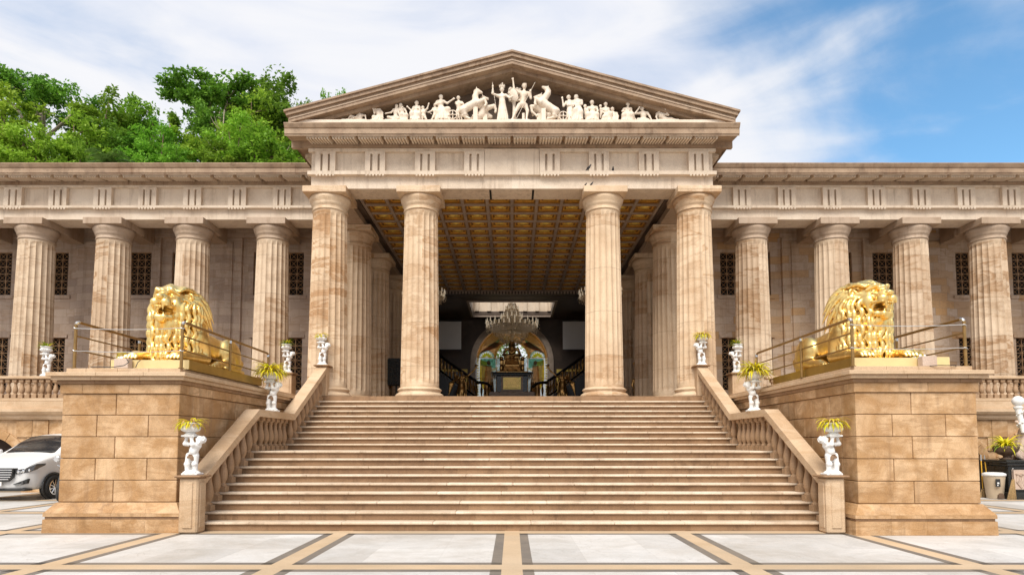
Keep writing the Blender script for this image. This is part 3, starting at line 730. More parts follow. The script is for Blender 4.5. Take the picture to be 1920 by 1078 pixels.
# ------------------------------------------------------------------ sculpted surfaces: smooth union of limbs, one skin
class Clay:
    def __init__(s, lo, hi, res):
        s.lo = np.array(lo, np.float32); s.res = res; s.n = np.ceil((np.array(hi) - lo) / res).astype(int) + 1
        s.d = np.full(tuple(s.n), 9., np.float32)
        s.ax = [s.lo[i] + res * np.arange(s.n[i], dtype=np.float32) for i in range(3)]
    def win(s, lo, hi, pad):
        a = np.maximum(0, np.floor((np.array(lo) - pad - s.lo) / s.res).astype(int)); b = np.minimum(s.n, np.ceil((np.array(hi) + pad - s.lo) / s.res).astype(int) + 1)
        if np.any(b <= a): return None
        return tuple(slice(int(p), int(q)) for p, q in zip(a, b))
    def grid(s, w):
        return (s.ax[0][w[0]][:, None, None], s.ax[1][w[1]][None, :, None], s.ax[2][w[2]][None, None, :])
    def put(s, w, d, k, sub=False):
        o = s.d[w]
        if sub:
            d = -d; h = np.maximum(k - np.abs(o - d), 0) / k; s.d[w] = np.maximum(o, d) + h * h * k * .25
        else:
            h = np.maximum(k - np.abs(o - d), 0) / k; s.d[w] = np.minimum(o, d) - h * h * k * .25
    def cap(s, a, b, ra, rb=None, k=.03, sub=False):
        a = np.array(a, float); b = np.array(b, float); rb = ra if rb is None else rb; r = max(ra, rb)
        w = s.win(np.minimum(a, b) - r, np.maximum(a, b) + r, k + 3 * s.res)
        if w is None: return s
        x, y, z = s.grid(w); ab = b - a; L = max(1e-9, float(ab @ ab))
        t = np.clip(((x - a[0]) * ab[0] + (y - a[1]) * ab[1] + (z - a[2]) * ab[2]) / L, 0, 1)
        d = np.sqrt((x - a[0] - t * ab[0]) ** 2 + (y - a[1] - t * ab[1]) ** 2 + (z - a[2] - t * ab[2]) ** 2) - (ra + (rb - ra) * t)
        s.put(w, d, k, sub); return s
    def chain(s, pts, rad, k=.03, sub=False):
        for i in range(len(pts) - 1): s.cap(pts[i], pts[i + 1], rad[i], rad[i + 1], k, sub)
        return s
    def ell(s, c, r, k=.03, rot=None, sub=False):
        c = np.array(c, float); r = np.array(r, float); m = float(r.max())
        if rot is None: ext = r
        else: ext = np.array([m] * 3)
        w = s.win(c - ext, c + ext, k + 3 * s.res)
        if w is None: return s
        x, y, z = s.grid(w); x, y, z = x - c[0], y - c[1], z - c[2]
        if rot is not None:
            Q = np.array(rot.to_3x3() if hasattr(rot, 'to_3x3') else rot).T
            x, y, z = Q[0][0] * x + Q[0][1] * y + Q[0][2] * z, Q[1][0] * x + Q[1][1] * y + Q[1][2] * z, Q[2][0] * x + Q[2][1] * y + Q[2][2] * z
        q = np.sqrt((x / r[0]) ** 2 + (y / r[1]) ** 2 + (z / r[2]) ** 2); g = np.sqrt((x / r[0] ** 2) ** 2 + (y / r[1] ** 2) ** 2 + (z / r[2] ** 2) ** 2)
        d = q * (q - 1) / np.maximum(g, 1e-6); d = np.where(q < 1e-3, -float(r.min()), d)
        s.put(w, d, k, sub); return s
    def box(s, c, h, k=.02, rr=.01, sub=False):
        c = np.array(c, float); h = np.array(h, float); w = s.win(c - h, c + h, k + 3 * s.res)
        if w is None: return s
        x, y, z = s.grid(w); q = [np.abs(x - c[0]) - h[0] + rr, np.abs(y - c[1]) - h[1] + rr, np.abs(z - c[2]) - h[2] + rr]
        o = np.sqrt(np.maximum(q[0], 0) ** 2 + np.maximum(q[1], 0) ** 2 + np.maximum(q[2], 0) ** 2) + np.minimum(np.maximum(np.maximum(q[0], q[1]), q[2]), 0) - rr
        s.put(w, o, k, sub); return s
    def mesh(s, name, smooth=True):
        d = s.d; sg = d < 0
        cs = [(i, j, k) for i in (0, 1) for j in (0, 1) for k in (0, 1)]
        nx, ny, nz = d.shape
        sub = lambda A, c: A[c[0]:nx - 1 + c[0], c[1]:ny - 1 + c[1], c[2]:nz - 1 + c[2]]
        cnt = sum(sub(sg, c).astype(np.int8) for c in cs); act = (cnt > 0) & (cnt < 8)
        ix = np.argwhere(act); idm = np.full(act.shape, -1, np.int64); idm[act] = np.arange(len(ix))
        val = {c: d[ix[:, 0] + c[0], ix[:, 1] + c[1], ix[:, 2] + c[2]] for c in cs}
        acc = np.zeros((len(ix), 3)); num = np.zeros(len(ix))
        for c in cs:
            for a in range(3):
                if c[a]: continue
                e = list(c); e[a] = 1; e = tuple(e); v0, v1 = val[c], val[e]; m = (v0 < 0) != (v1 < 0)
                t = np.where(m, v0 / np.where(v0 == v1, 1, v0 - v1), 0); p = np.tile(np.array(c, float), (len(ix), 1)); p[:, a] += t
                acc[m] += p[m]; num[m] += 1
        V = (ix + acc / np.maximum(num, 1)[:, None]) * s.res + s.lo
        Fs = []
        for a in range(3):
            b, c = (a + 1) % 3, (a + 2) % 3
            sl0 = [slice(None)] * 3; sl1 = [slice(None)] * 3; sl0[a] = slice(0, -1); sl1[a] = slice(1, None)
            A, B = sg[tuple(sl0)], sg[tuple(sl1)]; e = np.argwhere(A != B)
            e = e[(e[:, b] > 0) & (e[:, c] > 0) & (e[:, b] < d.shape[b] - 1) & (e[:, c] < d.shape[c] - 1)]
            if not len(e): continue
            fl = A[e[:, 0], e[:, 1], e[:, 2]]
            def g(db, dc):
                q = e.copy(); q[:, b] += db; q[:, c] += dc; return idm[q[:, 0], q[:, 1], q[:, 2]]
            q = np.stack([g(-1, -1), g(0, -1), g(0, 0), g(-1, 0)], 1); q[~fl] = q[~fl][:, ::-1]; Fs.append(q)
        Q = np.concatenate(Fs); Q = Q[(Q >= 0).all(1)]
        me = bpy.data.meshes.new(name)
        me.vertices.add(len(V)); me.vertices.foreach_set('co', V.astype(np.float32).ravel())
        me.loops.add(4 * len(Q)); me.loops.foreach_set('vertex_index', Q.astype(np.int32).ravel())
        me.polygons.add(len(Q)); me.polygons.foreach_set('loop_start', (np.arange(len(Q)) * 4).astype(np.int32))
        me.update(calc_edges=True); me.validate()
        if smooth: me.shade_smooth()
        return me

def V3(*a): return np.array(a, float)
def lerp(a, b, t): return np.array(a, float) * (1 - t) + np.array(b, float) * t

# ------------------------------------------------------------------ lion: lying, head raised, jaws open; faces -y, paws at y=0
def lion_mesh(yaw):
    cl = Clay((-.86, -.12, -.02), (.86, 3.35, 1.86), .0130); K = .09
    # trunk, croup, haunches
    cl.chain([(0, .85, .62), (0, 1.5, .58), (0, 2.1, .54), (0, 2.75, .50)], [.40, .34, .33, .36], K)
    for s in (-1, 1):
        cl.ell((s * .36, 2.55, .44), (.21, .46, .40), .06, Matrix.Rotation(R(-14), 3, 'X'))
        cl.chain([(s * .42, 2.35, .22), (s * .47, 2.05, .13), (s * .47, 1.72, .11)], [.17, .11, .10], .05)
        cl.ell((s * .47, 1.66, .08), (.115, .17, .085), .04)
        for q in (-1, 0, 1): cl.ell((s * .47 + q * .062, 1.52, .06), (.034, .07, .05), .015)
        cl.chain([(s * .40, 2.95, .30), (s * .45, 2.75, .1), (s * .45, 2.5, .07)], [.12, .09, .08], .05)
        # shoulder, upper arm, forearm, paw with toes and claws
        cl.ell((s * .40, .95, .62), (.20, .30, .36), .07); cl.chain([(s * .44, 1.05, .5), (s * .47, 1.12, .2)], [.19, .14], .06)
        cl.chain([(s * .47, 1.12, .17), (s * .45, .6, .14), (s * .43, .2, .11)], [.145, .12, .105], .04)
        cl.ell((s * .43, .16, .10), (.14, .17, .10), .04)
        for q in (-1.5, -.5, .5, 1.5):
            cl.chain([(s * .43 + q * .066, .12, .10), (s * .43 + q * .072, .02, .075), (s * .43 + q * .072, -.015, .04)], [.042, .042, .03], .012)
        cl.cap((s * .47, 1.15, .06), (s * .44, .3, .03), .03, .02, .04)
    cl.chain([(.1, 3.0, .2), (.5, 2.95, .08), (.62, 2.5, .06), (.60, 2.1, .06)], [.07, .05, .045, .05], .03); cl.ell((.60, 1.98, .07), (.07, .14, .06), .03)
    # mane mass
    cl.ell((0, .86, .60), (.455, .39, .60), .10); cl.ell((0, .90, 1.16), (.47, .37, .43), .10); cl.ell((0, 1.10, .85), (.41, .36, .53), .1)
    rs = random.Random(3); HS = 1.24
    hd = V3(0, .74, 1.28); ry = Matrix.Rotation(yaw, 3, 'Z') @ Matrix.Rotation(R(4), 3, 'X'); RY = np.array(ry)
    H = lambda x, y, z: hd + RY @ V3(x, y, z) * HS                # head coordinates: -y is forward
    HW = lambda x, y, z: hd + RY @ V3(x, y, z)
    def lock(path, r, k=.007):
        n = len(path) - 1; cl.chain(path, [r * max(.12, (.75 + .5 * math.sin(math.pi * min(1, i / n * 1.25))) * (1 - (i / n) ** 2.5 * .85)) for i in range(n + 1)], k)
    # locks: fan round the face, sweeping back and down in S curves
    for ring, (rad, y0, n, L, r0) in enumerate(((.275, -.22, 19, .46, .037), (.345, -.10, 21, .52, .040), (.40, .04, 22, .54, .043), (.435, .20, 21, .50, .046))):
        for i in range(n):
            t = 2 * math.pi * (i + .5 * (ring % 2)) / n + rs.uniform(-.06, .06); up = math.sin(t)
            if up < -.75 and ring < 2: continue
            d = V3(math.cos(t) * .62, .75 + .10 * ring, up * .5 - .36); d /= np.linalg.norm(d); side = V3(-math.sin(t), 0, math.cos(t))
            p = V3(math.cos(t) * rad * 1.0, y0, math.sin(t) * rad * (.98 if up > 0 else 1.1) - .01); amp = (1 if math.cos(t) > 0 else -1) * (.045 + .015 * math.sin(i * 1.7 + ring)); path = []
            for j in range(9):
                u = j / 8; q = p + d * L * u * (1 - .25 * u) + side * amp * math.sin(u * 5.5) + V3(0, .02, -.30 * u * u); path.append(HW(*q))
            lock(path, r0 * rs.uniform(.85, 1.15))
    # locks falling over chest, shoulders and neck
    for row in range(7):
        z = 1.22 - row * .165; n = 19
        for i in range(n):
            a = R(-128 + 256 * (i + .5 * (row % 2)) / (n - 1)) + rs.uniform(-.03, .03)
            rx, ryy = .50 - .004 * row, .445 - .003 * row; px, py = math.sin(a) * rx, .84 - math.cos(a) * ryy
            if abs(a) > R(105) and z < .35: continue
            sw = (1 if row % 2 else -1) * (.05 + .02 * math.sin(i * 2.1)); L = rs.uniform(.34, .46); path = []
            for j in range(9):
                u = j / 8; f = 1.0 + .05 * math.sin(u * 3.1) * (1 + .5 * math.sin(u * 7)) - .02 * u
                path.append(V3(px * f + math.cos(a) * sw * math.sin(u * 5), .84 + (py - .84) * f + math.sin(a) * sw * math.sin(u * 5), max(.05, z - L * u + .05)))
            lock(path, rs.uniform(.036, .046), .006)
    # head
    E = lambda c, r, k=.03, sub=False, rx=0: cl.ell(H(*c), np.array(r) * HS, k, ry @ Matrix.Rotation(R(rx), 3, 'X'), sub)
    E((0, -.10, .06), (.225, .28, .225), .04); E((0, -.33, .055), (.118, .20, .10), .04, rx=-8); E((0, -.24, .135), (.095, .20, .06), .04, rx=-20)
    for s in (-1, 1):
        E((s * .160, -.22, -.03), (.085, .13, .12), .04); E((s * .080, -.46, -.015), (.084, .095, .078), .02)
        cl.chain([H(s * .04, -.345, .185), H(s * .115, -.335, .215), H(s * .195, -.25, .15)], [.036, .046, .03], .02)   # brow
        E((s * .118, -.345, .125), (.060, .05, .038), .012, True); E((s * .118, -.318, .125), (.038, .030, .028), .006)   # eye
        cl.chain([H(s * .07, -.375, .095), H(s * .12, -.37, .082), H(s * .175, -.31, .105)], [.014, .017, .013], .01)
        E((s * .285, -.02, .15), (.058, .04, .062), .03); E((s * .29, -.055, .15), (.032, .03, .036), .012, True)                       # ear
        for q in range(3): cl.chain([H(s * .06, -.545, -.005 - q * .025), H(s * .14, -.48, -.01 - q * .03)], [.006, .006], .006)
        cl.chain([H(s * .12, -.52, -.07), H(s * .17, -.36, -.06), H(s * .175, -.25, -.11)], [.022, .026, .03], .02)      # lip fold
    E((0, -.525, .075), (.066, .05, .040), .015); E((.03, -.565, .066), (.016, .02, .013), .005, True); E((-.03, -.565, .066), (.016, .02, .013), .005, True)
    E((0, -.36, -.145), (.118, .22, .070), .015, True); E((0, -.50, -.145), (.105, .13, .062), .015, True)                              # open mouth
    cl.chain([H(-.13, -.18, -.17), H(-.11, -.38, -.25), H(-.055, -.47, -.258), H(.055, -.47, -.258), H(.11, -.38, -.25), H(.13, -.18, -.17)], [.058, .056, .056, .056, .056, .058], .03)   # lower jaw
    E((0, -.36, -.232), (.070, .13, .030), .015); E((0, -.44, -.30), (.08, .07, .06), .03)
    for s in (-1, 1):
        cl.cap(H(s * .062, -.515, -.075), H(s * .058, -.515, -.155), .026, .007, .006); cl.cap(H(s * .056, -.48, -.24), H(s * .054, -.49, -.165), .022, .006, .006)
    for q in range(5): cl.ell(H(-.036 + q * .018, -.54, -.085), (.011, .014, .02), .003)
    for i in range(12):                                           # beard
        x = -.17 + .031 * i; lock([H(x * (1 + .25 * u / 8), -.44 + abs(x) * 1.0 + .018 * u + .02 * math.sin(u * .8 + i), -.30 - .036 * u) for u in range(9)], .033)
    for i in range(13):                                           # forelock and crest
        x = -.2 + .033 * i; lock([H(x * (1 + .08 * u), -.22 + .055 * u, .27 + .06 * math.sin(u * .42) - abs(x) * .3 + .012 * math.sin(u + i)) for u in range(9)], .036)
    return cl.mesh('lion_body')
def lion(sgn, x, y, z, words, yaw):
    t = thing('lion_statue', words, 'statue', (x, y, z), 'gilded lions flanking the stairs')
    me = lion_mesh(yaw); o = link_mesh('lion_body', me, M['gold'], t, (0, .06, .195))
    m = MB(); m.box(-.785, .785, .02, 3.55, 0, .19, c=.006); pl = link_mesh('plinth', m.mesh('lion_plinth'), M['goldflat'], t)
    m = MB(); m.box(-.78, .78, 0, .017, .003, .187); link_mesh('plinth_front', m.mesh('plinth_front'), M['goldpale'], pl)
    return t
lion(-1, -7.27, 12.02, 3.19, 'gilded roaring lion with face turned to the viewer, on the pedestal beside the white car', R(4))
lion(1, 7.42, 11.70, 3.19, 'gilded roaring lion seen in three-quarter profile, on the pedestal beside the trash bin', R(10))

# ------------------------------------------------------------------ human figures for statues
def hand(cl, wrist, dirv, r, k, curl=0.):
    d = np.array(dirv, float); d /= np.linalg.norm(d) + 1e-9; a = np.cross(d, V3(0, 1, 0)); a = a / (np.linalg.norm(a) + 1e-9) if np.linalg.norm(a) > .1 else V3(1, 0, 0)
    b = np.cross(d, a); c = wrist + d * r * 1.3; cl.ell(c, (r * 1.25,) * 3, k)
    for i, l in enumerate((1.7, 2.0, 1.9, 1.5)):
        p = c + a * r * (.62 * (i - 1.5)) + d * r * .7; q = p + d * r * l * .6 - b * r * curl * .4; cl.chain([p, q, q + (d * (1 - curl) - b * curl) * r * l * .55], [r * .36, r * .32, r * .24], k * .3)
    p = c + a * r * 1.0; cl.chain([p, p + a * r * .7 + d * r * .6, p + a * r * .8 + d * r * 1.4], [r * .4, r * .36, r * .28], k * .3)
def face(cl, c, r, f, up, k, hair=0., crown=False):
    """head at c, radius r, looking along f"""
    f = np.array(f, float); f /= np.linalg.norm(f); up = np.array(up, float); up = up - f * (up @ f); up /= np.linalg.norm(up); sd_ = np.cross(f, up)
    rot = np.stack([sd_, f, up], 1)
    cl.ell(c, (r * .80, r * .92, r * 1.02), k, rot); cl.ell(c + f * r * .35 - up * r * .55, (r * .52, r * .5, r * .52), k, rot)
    cl.chain([c + f * r * .90 + up * r * .12, c + f * r * 1.10 - up * r * .22], [r * .10, r * .16], k * .4)
    for s in (-1, 1):
        cl.ell(c + f * r * .86 + sd_ * s * r * .32 + up * r * .08, (r * .16, r * .14, r * .10), k * .3, rot, True); cl.ell(c + f * r * .80 + sd_ * s * r * .32 + up * r * .07, (r * .12,) * 3, k * .2)
        cl.ell(c + sd_ * s * r * .80 - up * r * .05, (r * .10, r * .18, r * .24), k * .3, rot)
    cl.chain([c + f * r * .83 + sd_ * r * .22 - up * r * .50, c + f * r * .90 - up * r * .50, c + f * r * .83 - sd_ * r * .22 - up * r * .50], [r * .07, r * .10, r * .07], k * .3)
    if hair:
        cl.ell(c - f * r * .22 + up * r * .25, (r * .90, r * .88, r * .88), k, rot)
        rs = random.Random(int(abs(c[0]) * 1000))
        for i in range(int(16 * hair)):
            t = i * 2.399; h = rs.uniform(-.2, .9); q = c - f * r * .2 + up * r * h + (sd_ * math.cos(t) + f * math.sin(t) * .8) * r * math.sqrt(max(.05, 1 - h * h)) * .92
            if (q - c) @ f < r * .55 or h > .6: cl.ell(q, (r * .2,) * 3, k * .4)
    if crown:
        for i in range(9):
            t = 2 * math.pi * i / 9; q = c + up * r * .55 + (sd_ * math.cos(t) + f * math.sin(t)) * r * .72; cl.cap(q, q + up * r * .65, r * .16, r * .08, k * .3)

def body(cl, J, h, female=False, naked=True, k=None):
    """J: joints in space; h: standing height the limbs are scaled for"""
    u = h / 7.5; k = k or u * .22
    g = lambda n: np.array(J[n], float)
    ch, pe = g('chest'), g('pelvis'); sl, sr = g('shl'), g('shr'); mid = (sl + sr) / 2
    cl.chain([pe, lerp(pe, ch, .5), ch], [u * .62, u * .50, u * .64], k); cl.chain([sl, mid, sr], [u * .34, u * .42, u * .34], k); cl.cap(ch, mid, u * .60, u * .42, k)
    cl.cap(mid, g('head') - V3(0, 0, u * .35), u * .24, u * .22, k)
    for s in 'lr':
        if 'el' + s in J:
            cl.chain([g('sh' + s), g('el' + s), g('ha' + s)], [u * .29, u * .21, u * .15], k * .7); hand(cl, g('ha' + s), g('ha' + s) - g('el' + s), u * .15, k * .5, .4)
        if 'kn' + s in J:
            hp = pe + (g('kn' + s) - pe) * .12 + (g('sh' + s) - mid) * .45
            cl.chain([hp, g('kn' + s), g('ft' + s)], [u * .45, u * .30, u * .17], k * .8)
            ft = g('ft' + s); td = np.array(J.get('toe' + s, ft + V3(0, -u * .8, -u * .15)), float); cl.chain([ft, td], [u * .19, u * .13], k * .5)
    face(cl, g('head'), u * .50, J.get('look', (0, -1, 0)), J.get('up', (0, 0, 1)), k * .5, J.get('hair', 1), J.get('crown', False))
    if female:
        for s in 'lr': cl.ell(lerp(ch, g('sh' + s), .45) + V3(0, -u * .42, -u * .05), (u * .24,) * 3, k)
def drape(cl, top, bot, rt, rb, n, k, depth=.6, fold=.09):
    """robe hanging from top to bot with folds"""
    top, bot = np.array(top, float), np.array(bot, float)
    cl.chain([top, lerp(top, bot, .5), bot], [rt, (rt + rb) / 2 * .95, rb * .8], k)
    for i in range(n):
        a = 2 * math.pi * i / n; w = math.cos(a * 3) * .04
        p0 = top + V3(math.cos(a) * rt * .92, math.sin(a) * rt * .8, 0); p1 = lerp(top, bot, .5) + V3(math.cos(a + w) * (rt + rb) * .48, math.sin(a) * (rt + rb) * .42, 0); p2 = bot + V3(math.cos(a) * rb, math.sin(a) * rb * .85, 0)
        cl.chain([p0, p1, p2], [rb * fold * .7, rb * fold * 1.3, rb * fold * 1.7], k * .25)

# ------------------------------------------------------------------ cherubs carrying flower urns
def cherub_mesh():
    # about .80 tall; seen from the front: leans to -x below, head at +x, both arms up to the plate
    cl = Clay((-.24, -.22, -.01), (.26, .22, .83), .0068); k = .022
    cl.box((0, 0, .018), (.155, .13, .02), .02, .012); cl.ell((0, 0, .045), (.14, .12, .05), .03)
    # rock / draped trunk behind the legs and the two legs
    cl.chain([(-.07, .05, .05), (-.085, .05, .25), (-.06, .04, .38)], [.07, .055, .04], .03)
    cl.chain([(.06, -.01, .06), (.055, -.02, .20), (.05, -.01, .36)], [.045, .050, .070], k); cl.chain([(-.075, -.04, .06), (-.085, -.035, .20), (-.055, -.01, .37)], [.042, .050, .072], k)
    for x in (-.085, .07): cl.chain([(x, -.03, .055), (x + .02 * (1 if x > 0 else -1), -.11, .045)], [.036, .026], .015)
    for x in (-.09, .055): cl.ell((x, -.045, .21), (.05, .045, .04), .02)
    cl.ell((0, .02, .39), (.098, .08, .075), k); cl.ell((-.05, .06, .38), (.075, .065, .07), k)
    cl.chain([(.0, .0, .41), (.02, -.015, .47), (.06, -.01, .545)], [.083, .080, .082], k); cl.ell((.03, -.06, .45), (.062, .045, .06), k)
    cl.chain([(-.01, 0, .575), (.06, -.01, .575), (.12, -.01, .56)], [.04, .055, .045], k)
    # arms: near arm crosses up in front of the chest, far arm out with elbow at -x
    cl.chain([(.12, -.03, .555), (.045, -.11, .585), (.005, -.08, .69)], [.046, .042, .030], .018); cl.chain([(-.01, 0, .58), (-.15, -.02, .60), (-.125, -.01, .70)], [.044, .038, .028], .018)
    for c, dx in (((.005, -.08, .705), 1), ((-.12, -.01, .712), -1)):
        cl.ell(c, (.032, .034, .028), .012)
        for i in range(4): cl.chain([(c[0] - .026 + .017 * i, c[1] - .01, c[2] + .01), (c[0] - .030 + .019 * i, c[1] - .035, c[2] + .028), (c[0] - .03 + .019 * i, c[1] - .05, c[2] + .045)], [.0105, .0095, .008], .003)
        cl.chain([(c[0] + dx * .028, c[1], c[2]), (c[0] + dx * .045, c[1] - .012, c[2] + .022)], [.011, .009], .004)
    # head on a short neck, curls
    cl.cap((.09, -.005, .585), (.13, -.02, .635), .042, .045, .02)
    face(cl, V3(.145, -.035, .655), .082, (.35, -.9, -.25), (.35, .1, 1), .02, 1.6)
    for i in range(26):
        t = i * 2.399; h = -.3 + 1.25 * (i / 26); rr = math.sqrt(max(.05, 1 - min(.99, h) ** 2)); q = V3(.155 + math.cos(t) * rr * .078, -.01 + math.sin(t) * rr * .078, .67 + h * .075)
        if (q[1] > -.07) or h > .55: cl.ell(q, (.021,) * 3, .006)
    cl.box((-.05, -.03, .752), (.125, .10, .018), .006, .008)
    return cl.mesh('cherub_body')
cher_me = cherub_mesh(); cher_me.materials.append(M['cherub'])
def urn_mesh():
    m = MB(); z = .772; n = 18
    m.lathe([(.105, z), (.11, z + .012), (.085, z + .03), (.075, z + .045)], (-.05, -.02, 0), 32)
    fl = lambda t, q: 1 - .10 * abs(math.sin(t * n / 2)) ** .5 * (1 if z + .05 < q < z + .165 else 0) + (.04 if z + .05 < q < z + .165 else 0)
    m.lathe([(.075, z + .046), (.12, z + .060), (.158, z + .085), (.172, z + .115), (.166, z + .145), (.145, z + .168), (.14, z + .180), (.145, z + .195), (.168, z + .210), (.172, z + .228), (.160, z + .236), (.150, z + .228), (.13, z + .20)], (-.05, -.02, 0), n * 8, fl=fl)
    return m.mesh('urn')
urn_me = urn_mesh(); urn_me.materials.append(M['cherub']); urn_me.shade_smooth()
def loin_mesh():
    m = MB(); n = 28; vs = []
    for j in range(4):
        for i in range(n):
            t = 2 * math.pi * i / n; z = (.395, .375, .352, .335)[j] - (.05 if (math.sin(t * 2.5 + .5) > .2 and j == 3) else 0) + .012 * math.sin(t + .4)
            rx, ry = (.102, .113, .120, .118)[j], (.092, .101, .106, .104)[j]; vs.append((-.012 + math.cos(t) * rx, .008 + math.sin(t) * ry, z))
    fs = [(j * n + i, j * n + (i + 1) % n, (j + 1) * n + (i + 1) % n, (j + 1) * n + i) for j in range(3) for i in range(n)]
    m.add(vs, fs)
    m.tube([(-.075, -.05, .40), (-.045, -.085, .47), (-.03, -.07, .56), (-.01, .03, .60)], .013, 6); m.tube([(.07, -.05, .39), (-.02, -.095, .385), (-.08, -.03, .40)], .014, 6)
    return m.mesh('loincloth')
loin_me = loin_mesh(); loin_me.materials.append(M['loin']); loin_me.shade_smooth()
def leafmat(name, a, b):
    s = NT(name); g = s.n('ShaderNodeNewGeometry'); s.col(s.mix(g.outputs['Random Per Island'], a, b)); s.b.inputs['Subsurface Weight'].default_value = 0
    t = s.n('ShaderNodeBsdfTranslucent'); s.l(s.mix(g.outputs['Random Per Island'], a, b), t.inputs[0]); mx = s.n('ShaderNodeMixShader'); mx.inputs[0].default_value = .35
    s.l(s.b.outputs[0], mx.inputs[1]); s.l(t.outputs[0], mx.inputs[2]); s.l(mx.outputs[0], s.t.nodes['Material Output'].inputs[0]); return s.set(.5, 0, .3)
M['spider'] = leafmat('yellow_green_blade', (.88, .72, .03), (.55, .56, .02)); M['spiderdry'] = leafmat('dry_blade', (.62, .40, .16), (.55, .50, .10)); M['spidergreen'] = leafmat('green_blade', (.13, .25, .02), (.36, .40, .04))
def spray_mesh(n, L, droop, w, seed, up=1.0):
    """tuft of arching strap leaves, origin at the soil"""
    m = MB(); rs = random.Random(seed)
    for i in range(n):
        a = rs.uniform(0, 2 * math.pi); l = L * rs.uniform(.55, 1.1); e = rs.uniform(.25, 1.35) * up; hx, hy = math.cos(a), math.sin(a); r0 = rs.uniform(0, .05)
        px, py = -hy, hx; vs = []; N = 6; x, z = r0, 0.; dx, dz = math.cos(e), math.sin(e)
        for j in range(N + 1):
            u = j / N; ww = w * (1 - u ** 2) * (.6 + .8 * min(1, u * 3)) + .001
            for sg in (-1, 0, 1): vs.append((hx * x + px * ww * sg, hy * x + py * ww * sg, z - (.25 * ww if sg == 0 else 0)))
            e -= droop * rs.uniform(.7, 1.3) / N * (.5 + u); x += math.cos(e) * l / N; z += math.sin(e) * l / N
        fs = []
        for j in range(N):
            for q in (0, 1): fs.append((j * 3 + q, j * 3 + q + 1, j * 3 + q + 4, j * 3 + q + 3))
        m.add(vs, fs, 1 if rs.random() < .25 else 0)
    return m.mesh('blades', fix=False)
sprays = {'low': spray_mesh(80, .36, 2.0, .017, 1, .8), 'big': spray_mesh(190, .50, 1.9, .017, 2, 1.0), 'small': spray_mesh(55, .26, 1.4, .015, 3, 1.1)}
for kname, q in sprays.items():
    q.materials.append(M['spidergreen'] if kname == 'small' else M['spider']); q.materials.append(M['spiderdry'] if kname != 'small' else M['spider'])
def cherub(x, y, z, s, sc, words, pwords, spray, rz=0., pscale=1.):
    t = thing('cherub_statue', words, 'statue', (x, y, z), 'cherub urn bearers'); t.rotation_euler.z = rz; t.scale = (sc if s < 0 else -sc, sc, sc)
    o = bpy.data.objects.new('figure', cher_me); C.objects.link(o); o.parent = t
    c = bpy.data.objects.new('loincloth', loin_me); C.objects.link(c); c.parent = o
    u = bpy.data.objects.new('urn', urn_me); C.objects.link(u); u.parent = t
    ux, uy = (-.05 * sc if s < 0 else .05 * sc), -.02 * sc
    p = thing('potted_plant', pwords, 'plant', (x + ux * math.cos(rz) - uy * math.sin(rz), y + ux * math.sin(rz) + uy * math.cos(rz), z + .985 * sc), 'strap-leaved plants in the urns')
    b = bpy.data.objects.new('blades', sprays[spray]); C.objects.link(b); b.parent = p; b.rotation_euler.z = x * 3.1; b.scale = (pscale,) * 3
    m = MB(); m.lathe([(.128 * sc, -.012), (.10 * sc, .008), (.03, .014)], seg=16); q = link_mesh('soil', m.mesh('soil'), M['soil'], p)
    return t
cherub(-6.17, 11.69, 1.10, -1, 1.0, 'white cherub holding an urn on the low newel in front of the car-side pedestal', 'low yellow plant in the urn on the newel before the car-side pedestal', 'low', 0, 1.0)
cherub(6.17, 11.69, 1.10, 1, 1.0, 'white cherub holding an urn on the low newel in front of the trash-bin-side pedestal', 'low yellow plant in the urn on the newel before the trash-bin-side pedestal', 'low', 0, 1.05)
cherub(-6.12, 15.35, 2.52, -1, 1.0, 'white cherub holding an urn on the flat landing rail behind the left gold lion', 'bushy yellow plant in the landing urn overlapping a smaller green one', 'big', 0, 1.15)
cherub(6.12, 15.25, 2.52, 1, 1.0, 'white cherub holding an urn on the flat landing rail behind the right gold lion', 'bushy yellow plant in the landing urn near the railing end of the right lion', 'big', 0, 1.15)
cherub(-6.17, 19.53, 4.25, -1, .98, 'white cherub holding an urn on the top newel before the left corner column', 'sparse yellow plant in the urn before the left corner column', 'low', 0, .8)
cherub(6.17, 19.53, 4.25, 1, .98, 'white cherub holding an urn on the top newel before the right corner column', 'sparse yellow plant in the urn before the right corner column', 'low', 0, 1.1)
for s, w, pw in ((-1, 'greyish cherub with urn on a stone post against the barred door left of the portico', 'small green plant in the urn against the barred door left of the portico'), (1, 'greyish cherub with urn on a stone post against the barred door right of the portico', 'small green plant in the urn against the barred door right of the portico')):
    x, y = s * 7.82, 20.9
    pst = thing('stone_post', 'panelled stone post carrying the cherub against the barred door ' + ('left' if s < 0 else 'right') + ' of the portico', 'post', (x, y, F), 'posts at the terrace corners')
    m = MB(); m.box(x - .22, x + .22, y - .22, y + .22, F, F + .86, c=.02); m.box(x - .15, x + .15, y - .24, y - .222, F + .2, F + .72, c=.008); bo = m.build('shaft', M['rail'], pst); m = MB(); m.box(x - .28, x + .28, y - .28, y + .28, F + .861, F + .93, c=.015); m.build('cap', M['step'], pst)
    cherub(x, y, F + .93, s, 1.0, w, pw, 'small', 0, 1.2)
cherub(-16.45, 21.21, 4.075, -1, 1.05, 'greyish cherub with urn standing on the terrace balustrade above the white car', 'sparse green plant in the urn above the white car', 'small', 0, 1.2)
